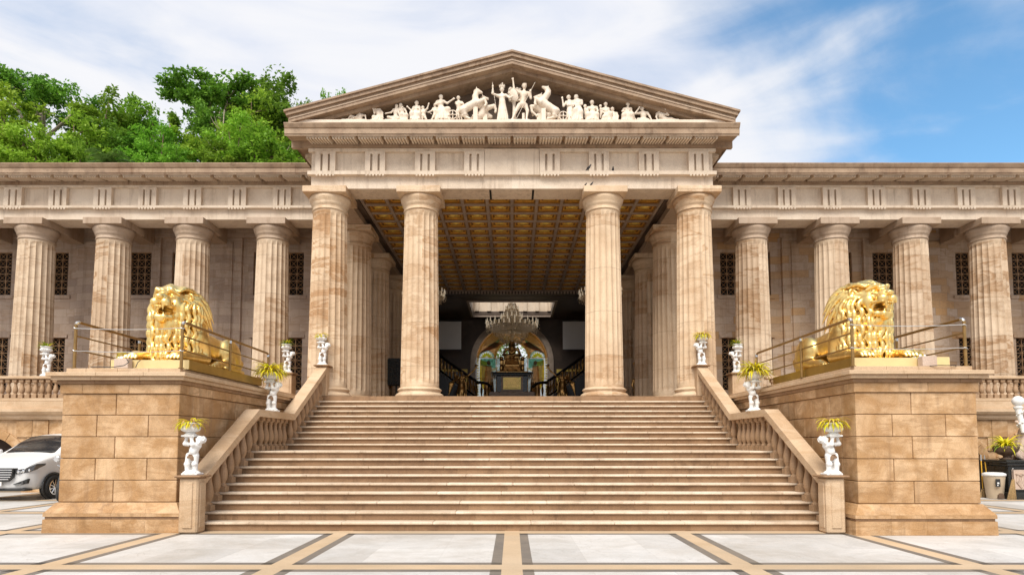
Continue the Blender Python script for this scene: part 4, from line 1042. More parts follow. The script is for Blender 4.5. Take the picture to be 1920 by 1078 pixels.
# ------------------------------------------------------------------ pediment sculpture: every figure stands on the ledge
YP, ZP = 19.40, 12.30
def cropA(x, y): return (620 + .1771 * x, 130 + .1771 * y)
def cropB(x, y): return (940 + .1823 * x, 130 + .1823 * y)
def cropC(x, y): return (900 + .09375 * x, 140 + .09375 * y)
def plane(crop):
    k = {cropA: .1771, cropB: .1823, cropC: .09375}[crop]
    def f(x, y, dy=0.): q = crop(x, y); return V3((q[0] - 961) * .01768, dy, max(.0, (222 - q[1]) * .0184 + .05))
    f.k = k * .0178; return f
def clay_for(pts, pad, res=.0135):
    P_ = np.array(pts); lo, hi = P_.min(0) - pad, P_.max(0) + pad; lo[1] = min(lo[1], -.20); hi[1] = max(hi[1], .22); lo[2] = -.01
    return Clay(lo, hi, res)
def stat(name, words, cat, cl, x0=None):
    """turn clay (ledge coordinates) into a statue standing on the ledge"""
    me = cl.mesh(name); n = len(me.vertices); co = np.empty(n * 3, np.float32); me.vertices.foreach_get('co', co); co = co.reshape(-1, 3); cx = float((co[:, 0].min() + co[:, 0].max()) / 2)
    co[:, 0] -= cx; me.vertices.foreach_set('co', co.ravel()); me.update()
    o = link_mesh(name, me, M['marble_white'], None, (cx, YP, ZP + .001)); return tag(o, words, cat, 'pediment sculpture'), cx
def person_statue(crop, words, hr, head, sh, chest, pelvis, arms, legs, robe=None, slab=None, female=False, look=(0, -1, -.1), crown=False, extra=None, hair=1, name='marble_figure', seat=None):
    f = plane(crop); r = hr * f.k; h = 15 * r
    J = dict(head=f(*head), chest=f(*chest), pelvis=f(*pelvis), shl=f(*sh[0], .02), shr=f(*sh[1], .0), look=look, crown=crown, hair=hair)
    for s, a in zip('lr', arms):
        if a: J['el' + s] = f(*a[0], -.05); J['ha' + s] = f(*a[1], -.08)
    for s, l in zip('lr', legs):
        if l:
            J['kn' + s] = f(*l[0], -.10 if robe or seat else -.02); J['ft' + s] = f(*l[1], -.04)
            if len(l) > 2: J['toe' + s] = f(*l[2], -.08)
    pts = [v for k, v in J.items() if k not in ('look', 'crown', 'hair')]
    if robe: pts += [f(robe[0], robe[2]), f(robe[1], robe[3])]
    if slab: pts += [f(slab[0], 500), f(slab[1], 500)]
    if extra: pts += extra.get('pts', [])
    cl = clay_for(pts, r * 2.8); body(cl, J, h, female)
    if robe:                                                      # robe: bottom x0, x1, y top, y bottom
        x0, x1, ya, yb = robe; p = J['pelvis']; b0, b1 = f(x0, yb), f(x1, yb); rb = abs(b1[0] - b0[0]) / 2; cx = (b0[0] + b1[0]) / 2
        top = f((x0 + x1) / 2, ya); top[0] = p[0]
        drape(cl, top, V3(cx, -.02, .05), r * 1.25, rb * .86, 13, r * .6)
        for s in 'lr':
            if 'kn' + s in J: cl.chain([p, J['kn' + s], V3(J['kn' + s][0], -.06, .04)], [r * 1.0, r * .8, r * .9], r)
    if seat: a = f(*seat); cl.box((a[0], .06, a[2] / 2), (r * 1.7, .10, a[2] / 2), .02, .015)
    if slab: a, b = f(slab[0], 500), f(slab[1], 500); cl.box(((a[0] + b[0]) / 2, -.02, .03), (abs(b[0] - a[0]) / 2, .15, .032), .015, .01)
    if extra and 'do' in extra: extra['do'](cl, f, r)
    o, cx = stat(name, words, 'statue', cl); return o, cx, f
S_ = person_statue
S_(cropA, 'marble youth reclining with a raised knee, last figure at the car-side tip of the gable', 19, (308, 412), ((288, 448), (338, 448)), (315, 462), (318, 490), (((282, 472), (262, 484)), ((374, 462), (380, 498))), (((215, 460), (186, 500), (175, 503)), ((240, 478), (205, 502), (192, 506))), slab=(130, 388))
S_(cropA, 'marble woman crouching with bowed head, beside the reclining youth', 20, (466, 388), ((478, 402), (522, 392)), (512, 435), (528, 482), (((470, 440), (460, 405)), ((555, 430), (560, 480))), (((468, 488), (480, 505)),), robe=(438, 568, 455, 512), look=(-.7, -.6, -.5), female=True, slab=(436, 570))
S_(cropA, 'marble man seated cross-legged with an open hand, beside a leaning woman', 20, (700, 355), ((668, 390), (722, 390)), (694, 420), (692, 475), (((648, 428), (600, 442)), ((728, 430), (735, 465))), (((612, 472), (665, 492), (690, 498)), ((745, 480), (690, 498), (660, 502))), look=(-.2, -1, 0), slab=(584, 722))
S_(cropA, 'marble woman in a robe leaning toward the cross-legged man', 20, (742, 344), ((728, 375), (786, 385)), (757, 405), (765, 455), (((735, 410), (760, 385)), ((805, 420), (815, 455))), (((760, 460), (745, 500)), ((810, 465), (815, 500))), robe=(726, 828, 440, 512), female=True, look=(-.6, -.8, -.2), slab=(724, 832))
S_(cropA, 'marble veiled woman seated with one hand lifted, a boy at her side', 23, (913, 322), ((882, 366), (940, 366)), (911, 395), (905, 440), (((862, 412), (830, 382)), ((950, 405), (935, 440))), (((868, 448), (862, 500)), ((938, 452), (942, 500))), robe=(846, 962, 430, 512), female=True, hair=2)
S_(cropA, 'marble boy with one arm raised, beside the veiled woman', 20, (978, 372), ((962, 402), (1006, 400)), (985, 422), (985, 458), (((948, 425), (940, 400)), ((1028, 388), (1042, 352))), (((972, 480), (978, 508)), ((1008, 482), (1026, 508))))
def bow(cl, f, r):
    cl.chain([f(1022, 424, -.05), f(1050, 430, -.06), f(1075, 445, -.05)], [.012] * 3, .01)
S_(cropA, 'small marble archer half hidden behind the seated chariot driver', 19, (1108, 345), ((1090, 378), (1135, 378)), (1112, 410), (1112, 450), (((1075, 410), (1050, 428)), None), (((1090, 475), (1072, 508)), ((1120, 480), (1110, 508))), extra=dict(pts=[], do=bow))
S_(cropA, 'marble woman driving a chariot with her arm stretched toward the horses', 25, (1172, 258), ((1132, 306), (1200, 306)), (1165, 340), (1175, 395), (((1110, 345), (1150, 338)), ((1240, 332), (1298, 298))), (((1250, 405), (1260, 470)), ((1150, 430), (1140, 490))), robe=(1098, 1288, 385, 512), female=True, look=(.6, -.8, 0))
S_(cropA, 'marble attendant standing with folded arms behind the rearing horses', 22, (1355, 268), ((1332, 315), (1392, 318)), (1362, 350), (1362, 405), (((1340, 345), (1390, 340)), ((1412, 345), (1370, 335))), (((1345, 450), (1345, 505)), ((1385, 450), (1395, 505))))

def horse(crop, words, head, muzzle, neck, chest, belly, rump, hind, hind2, fore, fore2, post, dy, tail, sc=1.):
    f = plane(crop); k = f.k; r = lambda q: q * k
    allp = [f(*p, dy) for p in (head, muzzle, neck, chest, belly, rump, *hind, *hind2, *fore, *fore2, *tail)] + [f(post[0], 510, dy)]
    cl = Clay(np.array(allp).min(0) - .24, np.array(allp).max(0) + .24, .0135)
    q = 1 / (k / .00315)                                          # sizes are in crop A pixels
    z = lambda v: v * .00315 * sc
    cl.chain([f(*rump, dy), f(*belly, dy), f(*chest, dy)], [z(43), z(40), z(45)], .04)
    cl.chain([f(*chest, dy), f(*neck, dy), f(*head, dy)], [z(42), z(30), z(21)], .03); cl.chain([f(*head, dy), f(*muzzle, dy)], [z(24), z(13)], .02); cl.ell(lerp(f(*head, dy), f(*muzzle, dy), .3) - V3(0, 0, z(8)), (z(20),) * 3, .02)
    d = f(*head, dy) - f(*neck, dy); b = f(*head, dy) - f(*muzzle, dy); b = b / np.linalg.norm(b)
    for i in range(9):                                            # mane, ears
        p = lerp(f(*chest, dy), f(*head, dy), .35 + .08 * i); cl.chain([p + b * z(20), p + b * z(38) - V3(0, 0, z(12))], [z(15), z(7)], .01)
    for s in (-1, 1): cl.cap(f(*head, dy) + b * z(10) + V3(0, s * z(10), z(12)), f(*head, dy) + b * z(12) + V3(0, s * z(12), z(34)), z(8), z(3), .008)
    for leg, dd, rr in ((hind, -.05, (40, 24, 13, 11)), (hind2, .07, (38, 23, 13, 11)), (fore, -.06, (30, 18, 12, 11)), (fore2, .06, (30, 18, 12, 11))):
        P_ = [f(*p, dy + dd) for p in leg]; cl.chain(P_, [z(v) for v in rr[:len(P_)]], .02); cl.ell(P_[-1], (z(14), z(14), z(12)), .01)
    cl.chain([f(*p, dy) for p in tail], [z(12), z(18), z(14), z(6)][:len(tail)], .02)
    a = f(post[0], post[1], dy); cl.box((a[0], dy, a[2] / 2), (z(24), .07, a[2] / 2), .01, .01)
    return stat('marble_horse', words, 'statue', cl)
horse(cropA, 'front marble horse rearing on the car side of the gable, behind the chariot wheel', (1560, 205), (1602, 222), (1535, 265), (1545, 330), (1470, 370), (1405, 405), ((1410, 420), (1425, 460), (1405, 470), (1478, 503)), ((1415, 420), (1440, 455), (1430, 480), (1500, 503)), ((1560, 340), (1632, 305), (1655, 345), (1640, 372)), ((1575, 350), (1640, 330), (1660, 360)), (1540, 380), -.06, ((1372, 400), (1350, 420), (1358, 460), (1370, 500)))
horse(cropA, 'rear marble horse rearing beside the crowned woman with the spear', (1622, 255), (1668, 262), (1605, 300), (1630, 370), (1600, 430), (1540, 470), ((1540, 460), (1545, 480), (1530, 490), (1560, 505)), ((1530, 460), (1535, 480), (1520, 492), (1545, 505)), ((1650, 375), (1735, 345), (1755, 385), (1750, 410)), ((1650, 410), (1700, 440), (1660, 448)), (1640, 430), .09, ((1520, 450), (1500, 470), (1495, 500)))
B_ = lambda pts: tuple(((900 + .09375 * x - 940) / .1823, (140 + .09375 * y - 130) / .1823) for x, y in pts)
def hr_(words, dy, **k):
    g = {q: (B_(v) if isinstance(v[0], tuple) else B_((v,))[0]) for q, v in k.items()}
    return horse(cropB, words, g['head'], g['muzzle'], g['neck'], g['chest'], g['belly'], g['rump'], g['hind'], g['hind2'], g['fore'], g['fore2'], g['post'], dy, g['tail'])
hr_('front marble horse rearing beside the nude man with the staff', -.06, head=(1355, 235), muzzle=(1268, 205), neck=(1370, 330), chest=(1250, 500), belly=(1390, 600), rump=(1530, 690), hind=((1520, 700), (1500, 770), (1540, 800), (1360, 850)), hind2=((1510, 700), (1480, 770), (1500, 810), (1320, 850)), fore=((1230, 520), (1130, 450), (1110, 540), (1120, 570)), fore2=((1230, 540), (1150, 500), (1130, 570)), post=(1280, 640), tail=((1570, 700), (1600, 760), (1590, 820), (1560, 855)))
hr_('rear marble horse with lowered head and curled forelegs beside the nude man', .09, head=(1225, 335), muzzle=(1100, 358), neck=(1250, 420), chest=(1190, 560), belly=(1280, 650), rump=(1400, 740), hind=((1400, 740), (1390, 790), (1420, 815), (1330, 852)), hind2=((1400, 740), (1380, 790), (1410, 820), (1310, 852)), fore=((1170, 570), (1040, 560), (1050, 660), (1150, 745)), fore2=((1170, 590), (1060, 600), (1075, 690)), post=(1195, 690), tail=((1420, 720), (1450, 780), (1440, 850)))
def queen(cl, f, r):
    cl.chain([f(255, 105, -.09), f(262, 150, -.09)], [.004, .016], .004); cl.chain([f(262, 150, -.09), f(335, 655, -.09)], [.010, .010], .004)
    for i in range(9):
        a = 2 * math.pi * i / 9; c = f(448, 190); cl.cap(c + V3(math.cos(a) * r * .9, math.sin(a) * r * .8, 0), c + V3(math.cos(a) * r * 1.25, math.sin(a) * r, r * .9), r * .3, r * .2, .008)
    cl.cap(f(455, 160), f(457, 105), r * .5, r * .35, .01)
    c = f(690, 370, -.09); q = Matrix.Rotation(R(-25), 3, 'Y') @ Matrix.Rotation(R(-30), 3, 'Z'); cl.ell(c, (.135, .03, .225), .005, q); cl.ell(c, (.115, .045, .20), .004, q)
S_(cropC, 'crowned marble woman in a long robe holding a spear and a round shield', 46, (450, 235), ((365, 350), (530, 350)), (450, 400), (455, 490), (((258, 325), (266, 215)), ((605, 415), (650, 400))), (None, None), robe=(340, 600, 470, 865), female=True, crown=True, extra=dict(pts=[plane(cropC)(255, 100), plane(cropC)(790, 500)], do=queen))
def hero(cl, f, r):
    cl.chain([f(1112, 128, -.12), f(740, 845, -.12)], [.010, .010], .004)
    a = f(880, 690); cl.box((a[0], .05, a[2] / 2), (.045, .045, a[2] / 2), .01, .01)
    for s in range(5): cl.ell(lerp(f(885, 330), f(865, 500), .2 + .17 * s) + V3(0, -.085, 0), (.075 - .008 * s, .02, .025), .012)
S_(cropC, 'crowned nude marble man with one arm raised, holding a long staff, below the gable peak', 52, (902, 165), ((785, 290), (990, 310)), (885, 350), (862, 530), (((690, 235), (672, 75)), ((1028, 420), (1022, 310))), (((722, 680), (660, 830), (640, 852)), ((960, 660), (940, 835), (950, 855))), crown=True, look=(.15, -1, 0), slab=None, extra=dict(pts=[plane(cropC)(1115, 120), plane(cropC)(560, 855), plane(cropC)(1000, 855)], do=lambda cl, f, r: (hero(cl, f, r), cl.box((float((f(785, 850))[0]), -.02, .028), (.36, .15, .03), .01, .01))))
# carved tree behind the shield
f = plane(cropC); cl = Clay(f(520, 120) - V3(.05, .0, 0) + V3(0, -.05, -.0) * 0 + V3(0, -.1, -1.6), f(860, 100) + V3(.1, .35, .15), .0135); cl.lo[2] = 0
cl = Clay((f(520, 0)[0], -.05, -.01), (f(870, 0)[0], .30, f(0, 95)[2]), .0135)
cl.chain([f(690, 866, .12), f(700, 600, .12), f(690, 420, .12), f(700, 260, .14)], [.075, .06, .055, .05], .02); rs = random.Random(2)
for i in range(60): cl.ell(f(rs.uniform(590, 820), rs.uniform(165, 430), rs.uniform(.08, .2)), (.055, .045, .05), .012)
for i in range(40): cl.ell(f(rs.uniform(585, 690), rs.uniform(180, 420), rs.uniform(.05, .16)), (.04, .04, .04), .008)
stat('carved_tree', 'carved marble tree stump with clipped leafy top behind the round shield', 'statue', cl)
# chariot wheels
def wheel(crop, cx, cy, r, words):
    f = plane(crop); c = f(cx, cy, -.14); R_ = r * f.k; m = MB(); n = 28; vs = []
    m.tube([(c[0] + R_ * .90 * math.cos(2 * math.pi * i / n), -.14, c[2] + R_ * .90 * math.sin(2 * math.pi * i / n)) for i in range(n + 1)], R_ * .11, 8)
    for a in (45, 135, 225, 315): m.tube([(c[0], -.14, c[2]), (c[0] + R_ * .88 * math.cos(R(a + 45)), -.14, c[2] + R_ * .88 * math.sin(R(a + 45)))], [R_ * .10, R_ * .09], 6)
    m.add([], []); m.lathe([(R_ * .2, -.04), (R_ * .2, .04)], (0, 0, 0), 10) if False else None
    bb = MB(); bb.tube([(c[0], -.19, c[2]), (c[0], .10, c[2])], R_ * .17, 10)
    zmin = min(v[2] for v in m.v); off = V3(c[0], -.14, zmin)
    t = thing('chariot_wheel', words, 'wheel', (c[0], YP - .14, ZP + max(0, zmin)), 'pediment sculpture')
    m.v = [(v[0] - off[0], v[1] - off[1], v[2] - off[2]) for v in m.v]; bb.v = [(v[0] - off[0], v[1] - off[1], v[2] - off[2]) for v in bb.v]
    link_mesh('rim', m.mesh('rim'), M['marble_white'], t); link_mesh('hub', bb.mesh('hub'), M['marble_white'], t)
wheel(cropA, 1300, 466, 50, 'marble four-spoked chariot wheel beside the driver with the stretched arm')
wheel(cropB, 640, 464, 48, 'marble four-spoked chariot wheel beside the two standing robed figures')
S_(cropB, 'marble robed figure with a raised open hand, behind the chariot wheel', 24, (700, 255), ((675, 305), (748, 300)), (710, 335), (712, 395), (((645, 352), (634, 285)), ((745, 350), (700, 345))), (None, None), robe=(660, 760, 385, 500))
S_(cropB, 'marble robed woman bending forward beside the raised-hand figure', 25, (776, 252), ((762, 290), (832, 292)), (797, 325), (800, 385), (((765, 335), (720, 345)), ((835, 330), (790, 345))), (((765, 400), (715, 470)), ((820, 420), (830, 490))), robe=(715, 845, 375, 500), female=True, look=(-.6, -.8, -.2))
def child(px, py):
    def do(cl, f, r):
        face(cl, f(px, py, -.04), r * .72, (.2, -1, 0), (0, 0, 1), r * .3, 1); cl.chain([f(px + 4, py + 28, -.02), f(px + 8, py + 75, -.02)], [r * .7, r * .6], r * .4); cl.chain([f(px + 4, py + 35, -.06), f(px + 32, py + 50, -.09)], [r * .35, r * .25], r * .2)
        cl.chain([f(px + 4, py + 80, -.03), f(px, py + 118, -.03)], [r * .4, r * .25], r * .2)
    return do
S_(cropB, 'marble seated woman with a small child at her shoulder, nearer the wheel', 24, (941, 308), ((902, 360), (986, 360)), (945, 388), (945, 432), (((885, 400), (905, 425)), ((998, 400), (975, 430))), (((895, 445), (890, 498)), ((985, 448), (990, 498))), robe=(862, 1012, 425, 502), female=True, extra=dict(pts=[plane(cropB)(850, 320), plane(cropB)(850, 480)], do=child(868, 352)))
S_(cropB, 'marble seated woman with bent knee and a child behind, nearer the gable tip', 21, (1082, 325), ((1054, 370), (1108, 370)), (1084, 402), (1085, 452), (((1045, 410), (1070, 430)), ((1115, 415), (1110, 440))), (((1125, 435), (1110, 498)), ((1060, 470), (1040, 498))), robe=(1016, 1130, 445, 502), female=True, extra=dict(pts=[plane(cropB)(1010, 320), plane(cropB)(1010, 480)], do=child(1026, 350)))
S_(cropB, 'marble low seated figure wrapped in a cloak, beside the woman with bent knee', 21, (1150, 375), ((1128, 418), (1192, 420)), (1162, 445), (1165, 480), (((1120, 450), (1135, 475)), ((1205, 455), (1200, 490))), (None, None), robe=(1125, 1215, 455, 502))
S_(cropB, 'marble bare-chested woman seated alone with one foot stretched out', 22, (1312, 322), ((1272, 372), (1340, 372)), (1305, 400), (1298, 440), (((1250, 405), (1300, 412)), ((1345, 410), (1325, 425))), (((1262, 450), (1245, 498)), ((1345, 445), (1378, 480), (1388, 495))), robe=(1228, 1342, 430, 502), female=True)
S_(cropB, 'marble man sitting with a hand at his head and one straight arm', 22, (1456, 372), ((1432, 412), (1510, 415)), (1470, 442), (1470, 482), (((1380, 428), (1418, 378)), ((1530, 455), (1546, 496))), (((1412, 482), (1470, 494), (1490, 498)), ((1515, 488), (1450, 498), (1425, 500))), look=(-.2, -1, 0))
S_(cropB, 'marble woman reclining on one elbow, last figure at the trash-bin-side tip of the gable', 22, (1630, 385), ((1612, 420), (1682, 428)), (1652, 448), (1690, 480), (((1598, 460), (1605, 495)), ((1722, 442), (1692, 398))), (((1755, 475), (1815, 496), (1825, 500)), ((1750, 485), (1800, 500), (1812, 502))), female=True, look=(.3, -1, .1), slab=(1592, 1822))
# ------------------------------------------------------------------ brass railings round the lions
def railing(s, yf, x0, x1, words):
    """x0 inner, x1 outer (positive); front stays open but for two cables"""
    zb = 3.187; zt_ = 4.12
    t = thing('lion_railing', words, 'railing', (s * (x0 + x1) / 2, yf, zb), 'brass railings round the lions')
    rails, caps, wires = MB(), MB(), MB()
    for x, ye in ((x0, 16.1), (x1, 16.1)):
        X = s * x
        top = MB(); top.tube([(X, yf, zt_ - .05), (X, yf + .03, zt_ - .012), (X, yf + .08, zt_), (X, ye - .08, zt_), (X, ye - .02, zt_ - .02), (X, ye, zt_ - .07)], .028, 10); top.build('top_rail', M['brass'], t)
        mid = MB()
        for z in (3.84, 3.56): mid.tube([(X, yf + .028, z), (X, ye - .028, z)], .016, 8)
        mid.build('lower_rails', M['brass'], t)
        for y in (yf, yf + 2.05, ye):
            p = MB(); p.tube([(X, y, zb), (X, y, zt_ - (.05 if y == yf else .03))], .030, 10); p.lathe([(.055, 0), (.055, .012), (.034, .02)], (X, y, zb), 12); po = p.build('post', M['brass'], t)
            if y == yf: c = MB(); c.tube([(X, yf - .002, zt_ - .06), (X, yf + .028, zt_ - .013), (X, yf + .085, zt_ + .002)], .031, 10); c.build('elbow_cap', M['steel'], po)
            else: c = MB(); c.tube([(X, y, zt_ - .09), (X, y, zt_ - .028)], .033, 10); c.build('collar', M['steel'], po)
    for z in (3.99, 3.54):
        pts = [(s * (x0 + (x1 - x0) * u), yf - .034, z - .03 * math.sin(math.pi * u) + .005 * (s * u)) for u in [i / 14 for i in range(15)]]
        wires.tube(pts, .008, 5)
        for x in (x0, x1): wires.tube([(s * x + .036 * math.cos(a), yf + .036 * math.sin(a), z + .012 * math.sin(a * 2)) for a in [i * .63 for i in range(11)]], .009, 5)
    wires.build('cables', M['wire'], t)
railing(-1, 11.88, 6.56, 8.68, 'brass railing with two slack cables round the gold lion on the car side')
railing(1, 11.56, 6.58, 8.76, 'brass railing with two slack cables round the gold lion on the trash bin side')
def small(name, words, cat, mb, mat, group=None, smooth=False, pivot=None):
    vs = np.array(mb.v); c = vs.mean(0); c[2] = vs[:, 2].min() if pivot is None else pivot
    o = mb.build(name, mat, None, smooth, pivot=c); return tag(o, words, cat, group)
M['pinkstone'] = stone('pale_block_stone', (.60, .47, .38), (.55, .41, .32), (.42, .28, .19), dirt=.2)
for s, y, xc, w in ((-1, 11.85, -7.74, 'pale stone block before the plinth of the lion near the car'), (1, 11.53, 8.05, 'pale stone block before the plinth of the lion near the trash bin')):
    m = MB(); m.box(xc - .14, xc + .14, y, y + .15, 3.187, 3.385, c=.008); small('stone_block', w, 'block', m, M['pinkstone'], 'blocks before the lion plinths')
m = MB(); m.box(8.22, 8.50, 11.62, 11.78, 3.187, 3.38, c=.008); small('gold_block', 'small gold painted block at the corner of the lion plinth near the trash bin', 'block', m, M['goldpale'])
m = MB(); m.box(-8.02, -7.90, 11.86, 11.90, 3.187, 3.37); 
m = MB(); m.tube([(-7.62, 11.84, 3.37), (-7.55, 11.80, 3.30), (-7.60, 11.74, 3.23), (-7.80, 11.72, 3.195), (-8.05, 11.70, 3.195), (-8.2, 11.66, 3.19)], .009, 6); m.tube([(-7.45, 12.0, 3.37), (-7.40, 11.84, 3.30), (-7.41, 11.80, 3.2)], .008, 6); small('black_cable', 'black cable trailing over the ledge before the lion near the car', 'cable', m, M['black'])
m = MB(); m.tube([(8.02, 11.5, 3.19), (8.15, 11.45, 3.195), (8.3, 11.44, 3.19), (8.5, 11.47, 3.195), (8.6, 11.6, 3.195)], .008, 6); small('black_cable', 'black cable lying on the ledge before the lion near the trash bin', 'cable', m, M['black'])
# plants behind the lions
for x, y, w in ((-8.22, 12.9, 'green spiky plant in a white bowl behind the left lion'), (8.42, 12.6, 'green spiky plant in a white bowl behind the right lion')):
    t = thing('bowl_plant', w, 'plant', (x, y, 3.187), 'bowl plants behind the lions')
    m = MB(); m.lathe([(.10, 0), (.09, .05), (.17, .12), (.20, .19), (.19, .21), (.16, .19)], seg=20); m.v = [(a * 1.25, b * 1.25, c * 1.7) for a, b, c in m.v]; link_mesh('bowl', m.mesh('bowl'), M['cherub'], t, smooth=True)
    b = bpy.data.objects.new('blades', sprays['low']); C.objects.link(b); b.parent = t; b.location = (0, 0, .33); b.scale = (1.0, 1.0, 1.5)
# floodlight on the terrace
t = thing('floodlight', 'small black floodlight on the terrace edge beside the car-side pedestal', 'light fixture', (-14.2, 21.02, 3.19)); m = MB(); m.box(-.11, .11, -.05, .05, .04, .20, c=.015); link_mesh('housing', m.mesh('housing'), M['blackmarble'], t)
m = MB(); m.box(-.09, .09, -.056, -.051, .06, .18); link_mesh('lens', m.mesh('lens'), M['steel'], t); m = MB(); m.box(-.125, -.112, -.02, .02, 0, .12); m.box(.112, .125, -.02, .02, 0, .12); m.box(-.125, .125, -.02, .02, 0, .012); link_mesh('bracket', m.mesh('bracket'), M['black'], t)
# creeping plant on the cornice corner
M['weed'] = leafmat('weed_leaf', (.10, .30, .03), (.22, .42, .05))
def leafblob(m, c, r, n, s, rs, flat=1.):
    for _ in range(n):
        while True:
            p = Vector((rs.uniform(-1, 1), rs.uniform(-1, 1), rs.uniform(-1, 1)))
            if p.length < 1: break
        p = Vector((p.x * r, p.y * r, p.z * r * flat)) + Vector(c); a = Vector((rs.gauss(0, 1), rs.gauss(0, 1), rs.gauss(0, .6))).normalized(); b = a.cross(Vector((rs.gauss(0, 1), rs.gauss(0, 1), rs.gauss(0, 1)))).normalized(); q = s * rs.uniform(.6, 1.3)
        m.add([p - a * q, p - b * q * .5, p + a * q, p + b * q * .5], [(0, 1, 2, 3)])
m = MB(); rs = random.Random(4)
for i in range(9): leafblob(m, (-7.03 + rs.uniform(-.08, .08), 21.55, 11.95 - i * .055), .10, 16, .06, rs)
small('creeping_weed', 'green weed growing from the wing cornice beside the portico corner', 'plant', m, M['weed'])
# ------------------------------------------------------------------ birds
def bird_mesh(pose):
    cl = Clay((-.16, -.2, -.01), (.16, .2, .34), .0075)
    if pose == 'perch': cl.chain([(0, .03, .10), (0, 0, .17)], [.055, .06], .02); cl.ell((0, -.03, .245), (.036, .042, .038), .02); cl.cap((0, -.06, .245), (0, -.10, .24), .012, .003, .006); cl.chain([(0, .05, .09), (0, .10, .015)], [.03, .016], .02)
    else: cl.chain([(-.08, .0, .08), (0, 0, .15), (.05, 0, .22)], [.03, .055, .045], .02); cl.ell((.075, -.01, .26), (.034, .036, .034), .02); cl.cap((.09, -.02, .27), (.12, -.03, .29), .011, .003, .006); cl.chain([(-.07, 0, .09), (-.13, 0, .02)], [.026, .012], .01); cl.chain([(0, -.02, .16), (-.09, -.10, .12)], [.03, .01], .01)
    for s in (-1, 1): cl.cap((s * .02, 0, .10), (s * .02, -.01, .0), .008, .006, .006)
    return cl.mesh('pigeon')
M['pigeon'] = plain('pigeon_feathers', (.035, .034, .036), .6, 0., .4, 25.)
for pose, x, y, z, sc, w in (('perch', 3.40, 19.77, 10.822, .62, 'dark pigeon alone on the frieze band below a metope'), ('lean', 2.58, 19.72, 10.822, .8, 'dark pigeon leaning on the frieze band above two others'), ('lean', 2.46, 19.66, 10.277, .42, 'small dark pigeon on the capital, nearer the nave centre'), ('lean', 2.66, 19.64, 10.277, .5, 'small dark pigeon on the capital below the triglyph, farther out')):
    o = link_mesh('pigeon', bird_mesh(pose), M['pigeon'], None, (x, y, z)); o.scale = (sc,) * 3; tag(o, w, 'bird', 'pigeons on the portico')
o = link_mesh('pigeon', bird_mesh('perch'), M['pigeon'], None, (-.105, YP - .05, ZP + .06)); o.scale = (.6,) * 3; tag(o, 'small dark pigeon between the legs of the nude marble man', 'bird', 'pigeons on the portico')

# ------------------------------------------------------------------ hall: seated bronze on its pedestal
ped = thing('statue_pedestal', 'black marble pedestal with an inscribed gold plaque under the seated bronze', 'pedestal', (0, 34, F))
def pb(a, b, c_, z0, z1): m = MB(); m.box(-a, a, 34 - b, 34 + c_, z0, z1, c=.03); return m
pb(1.25, 1.2, 1.2, F, 4.55).build('base', M['rib'], ped); die = pb(.86, .85, .85, 4.552, 5.46).build('die', M['blackmarble'], ped); pb(1.05, 1.02, 1.02, 5.462, 5.56).build('cornice', M['blackmarble'], ped); pb(1.16, 1.12, 1.12, 5.562, 5.64).build('top', M['blackmarble'], ped)
m = MB(); m.box(-.60, .60, 33.12, 33.148, 4.60, 5.44); m.build('plaque_frame', M['rib'], die)
m = MB(); m.box(-.49, .49, 33.09, 33.118, 4.70, 5.36); pq = m.build('plaque', plain('plaque_gold', (.98, .74, .22), .4, .3, .08, 3.), ped)
m = MB(); rs = random.Random(9)                                  # the illegible lines of the inscription
for j in range(7):
    z = 5.28 - j * .075; x = -.42 if j else -.36
    while x < (.40 if j else .34):
        w = rs.uniform(.03, .09); m.box(x, min(x + w, .42), 33.082, 33.089, z, z + (.035 if j else .03)); x += w + .022
m.tube([(-.38, 33.085, 4.75), (-.30, 33.085, 4.77), (-.2, 33.085, 4.74), (-.05, 33.085, 4.77), (.1, 33.085, 4.75), (.3, 33.085, 4.76)], .008, 5); m.build('inscription', M['bronze'], pq)
cl = Clay((-.95, -.95, -.02), (.95, .80, 1.98), .022)
u = .30; J = dict(head=V3(0, -.12, 1.72), chest=V3(0, 0, 1.22), pelvis=V3(0, .08, .78), shl=V3(-.33, .0, 1.42), shr=V3(.33, .0, 1.42), ell=V3(-.50, -.10, 1.08), hal=V3(-.12, -.42, .96), elr=V3(.50, -.08, 1.05), har=V3(.16, -.40, 1.0), knl=V3(-.22, -.50, .74), ftl=V3(-.22, -.52, .14), knr=V3(.22, -.50, .74), ftr=V3(.22, -.52, .14), look=(0, -1, -.08), hair=2, crown=True)
body(cl, J, 2.1, True); cl.ell((0, .02, 1.66), (.19, .15, .24), .05)
for i in range(11): x = -.42 + .084 * i; cl.chain([(x * .7, -.52, .80), (x * .9, -.60, .45), (x * 1.15, -.66, .05)], [.05, .06, .075], .03)
cl.box((0, .18, .42), (.62, .5, .40), .04, .04); cl.box((0, .45, .72), (.46, .10, .52), .05, .05)
for s in (-1, 1):
    cl.box((s * .60, .05, .42), (.09, .5, .40), .03, .03); cl.chain([(s * .60, -.45, .82), (s * .60, .4, .95)], [.09, .09], .03); cl.ell((s * .60, -.48, .84), (.11, .11, .11), .03); cl.ell((s * .60, -.52, .30), (.10, .09, .20), .04)
cl.chain([(-.42, -.50, .92), (.42, -.52, 1.10)], [.035, .035], .02); cl.box((0, -.1, .03), (.85, .72, .05), .03, .02)
so_ = link_mesh('seated_statue', cl.mesh('seated_statue'), M['bronze'], None, (0, 34.05, 5.645)); tag(so_, 'dark gilded bronze of a crowned woman seated on a throne holding a scepter', 'statue')
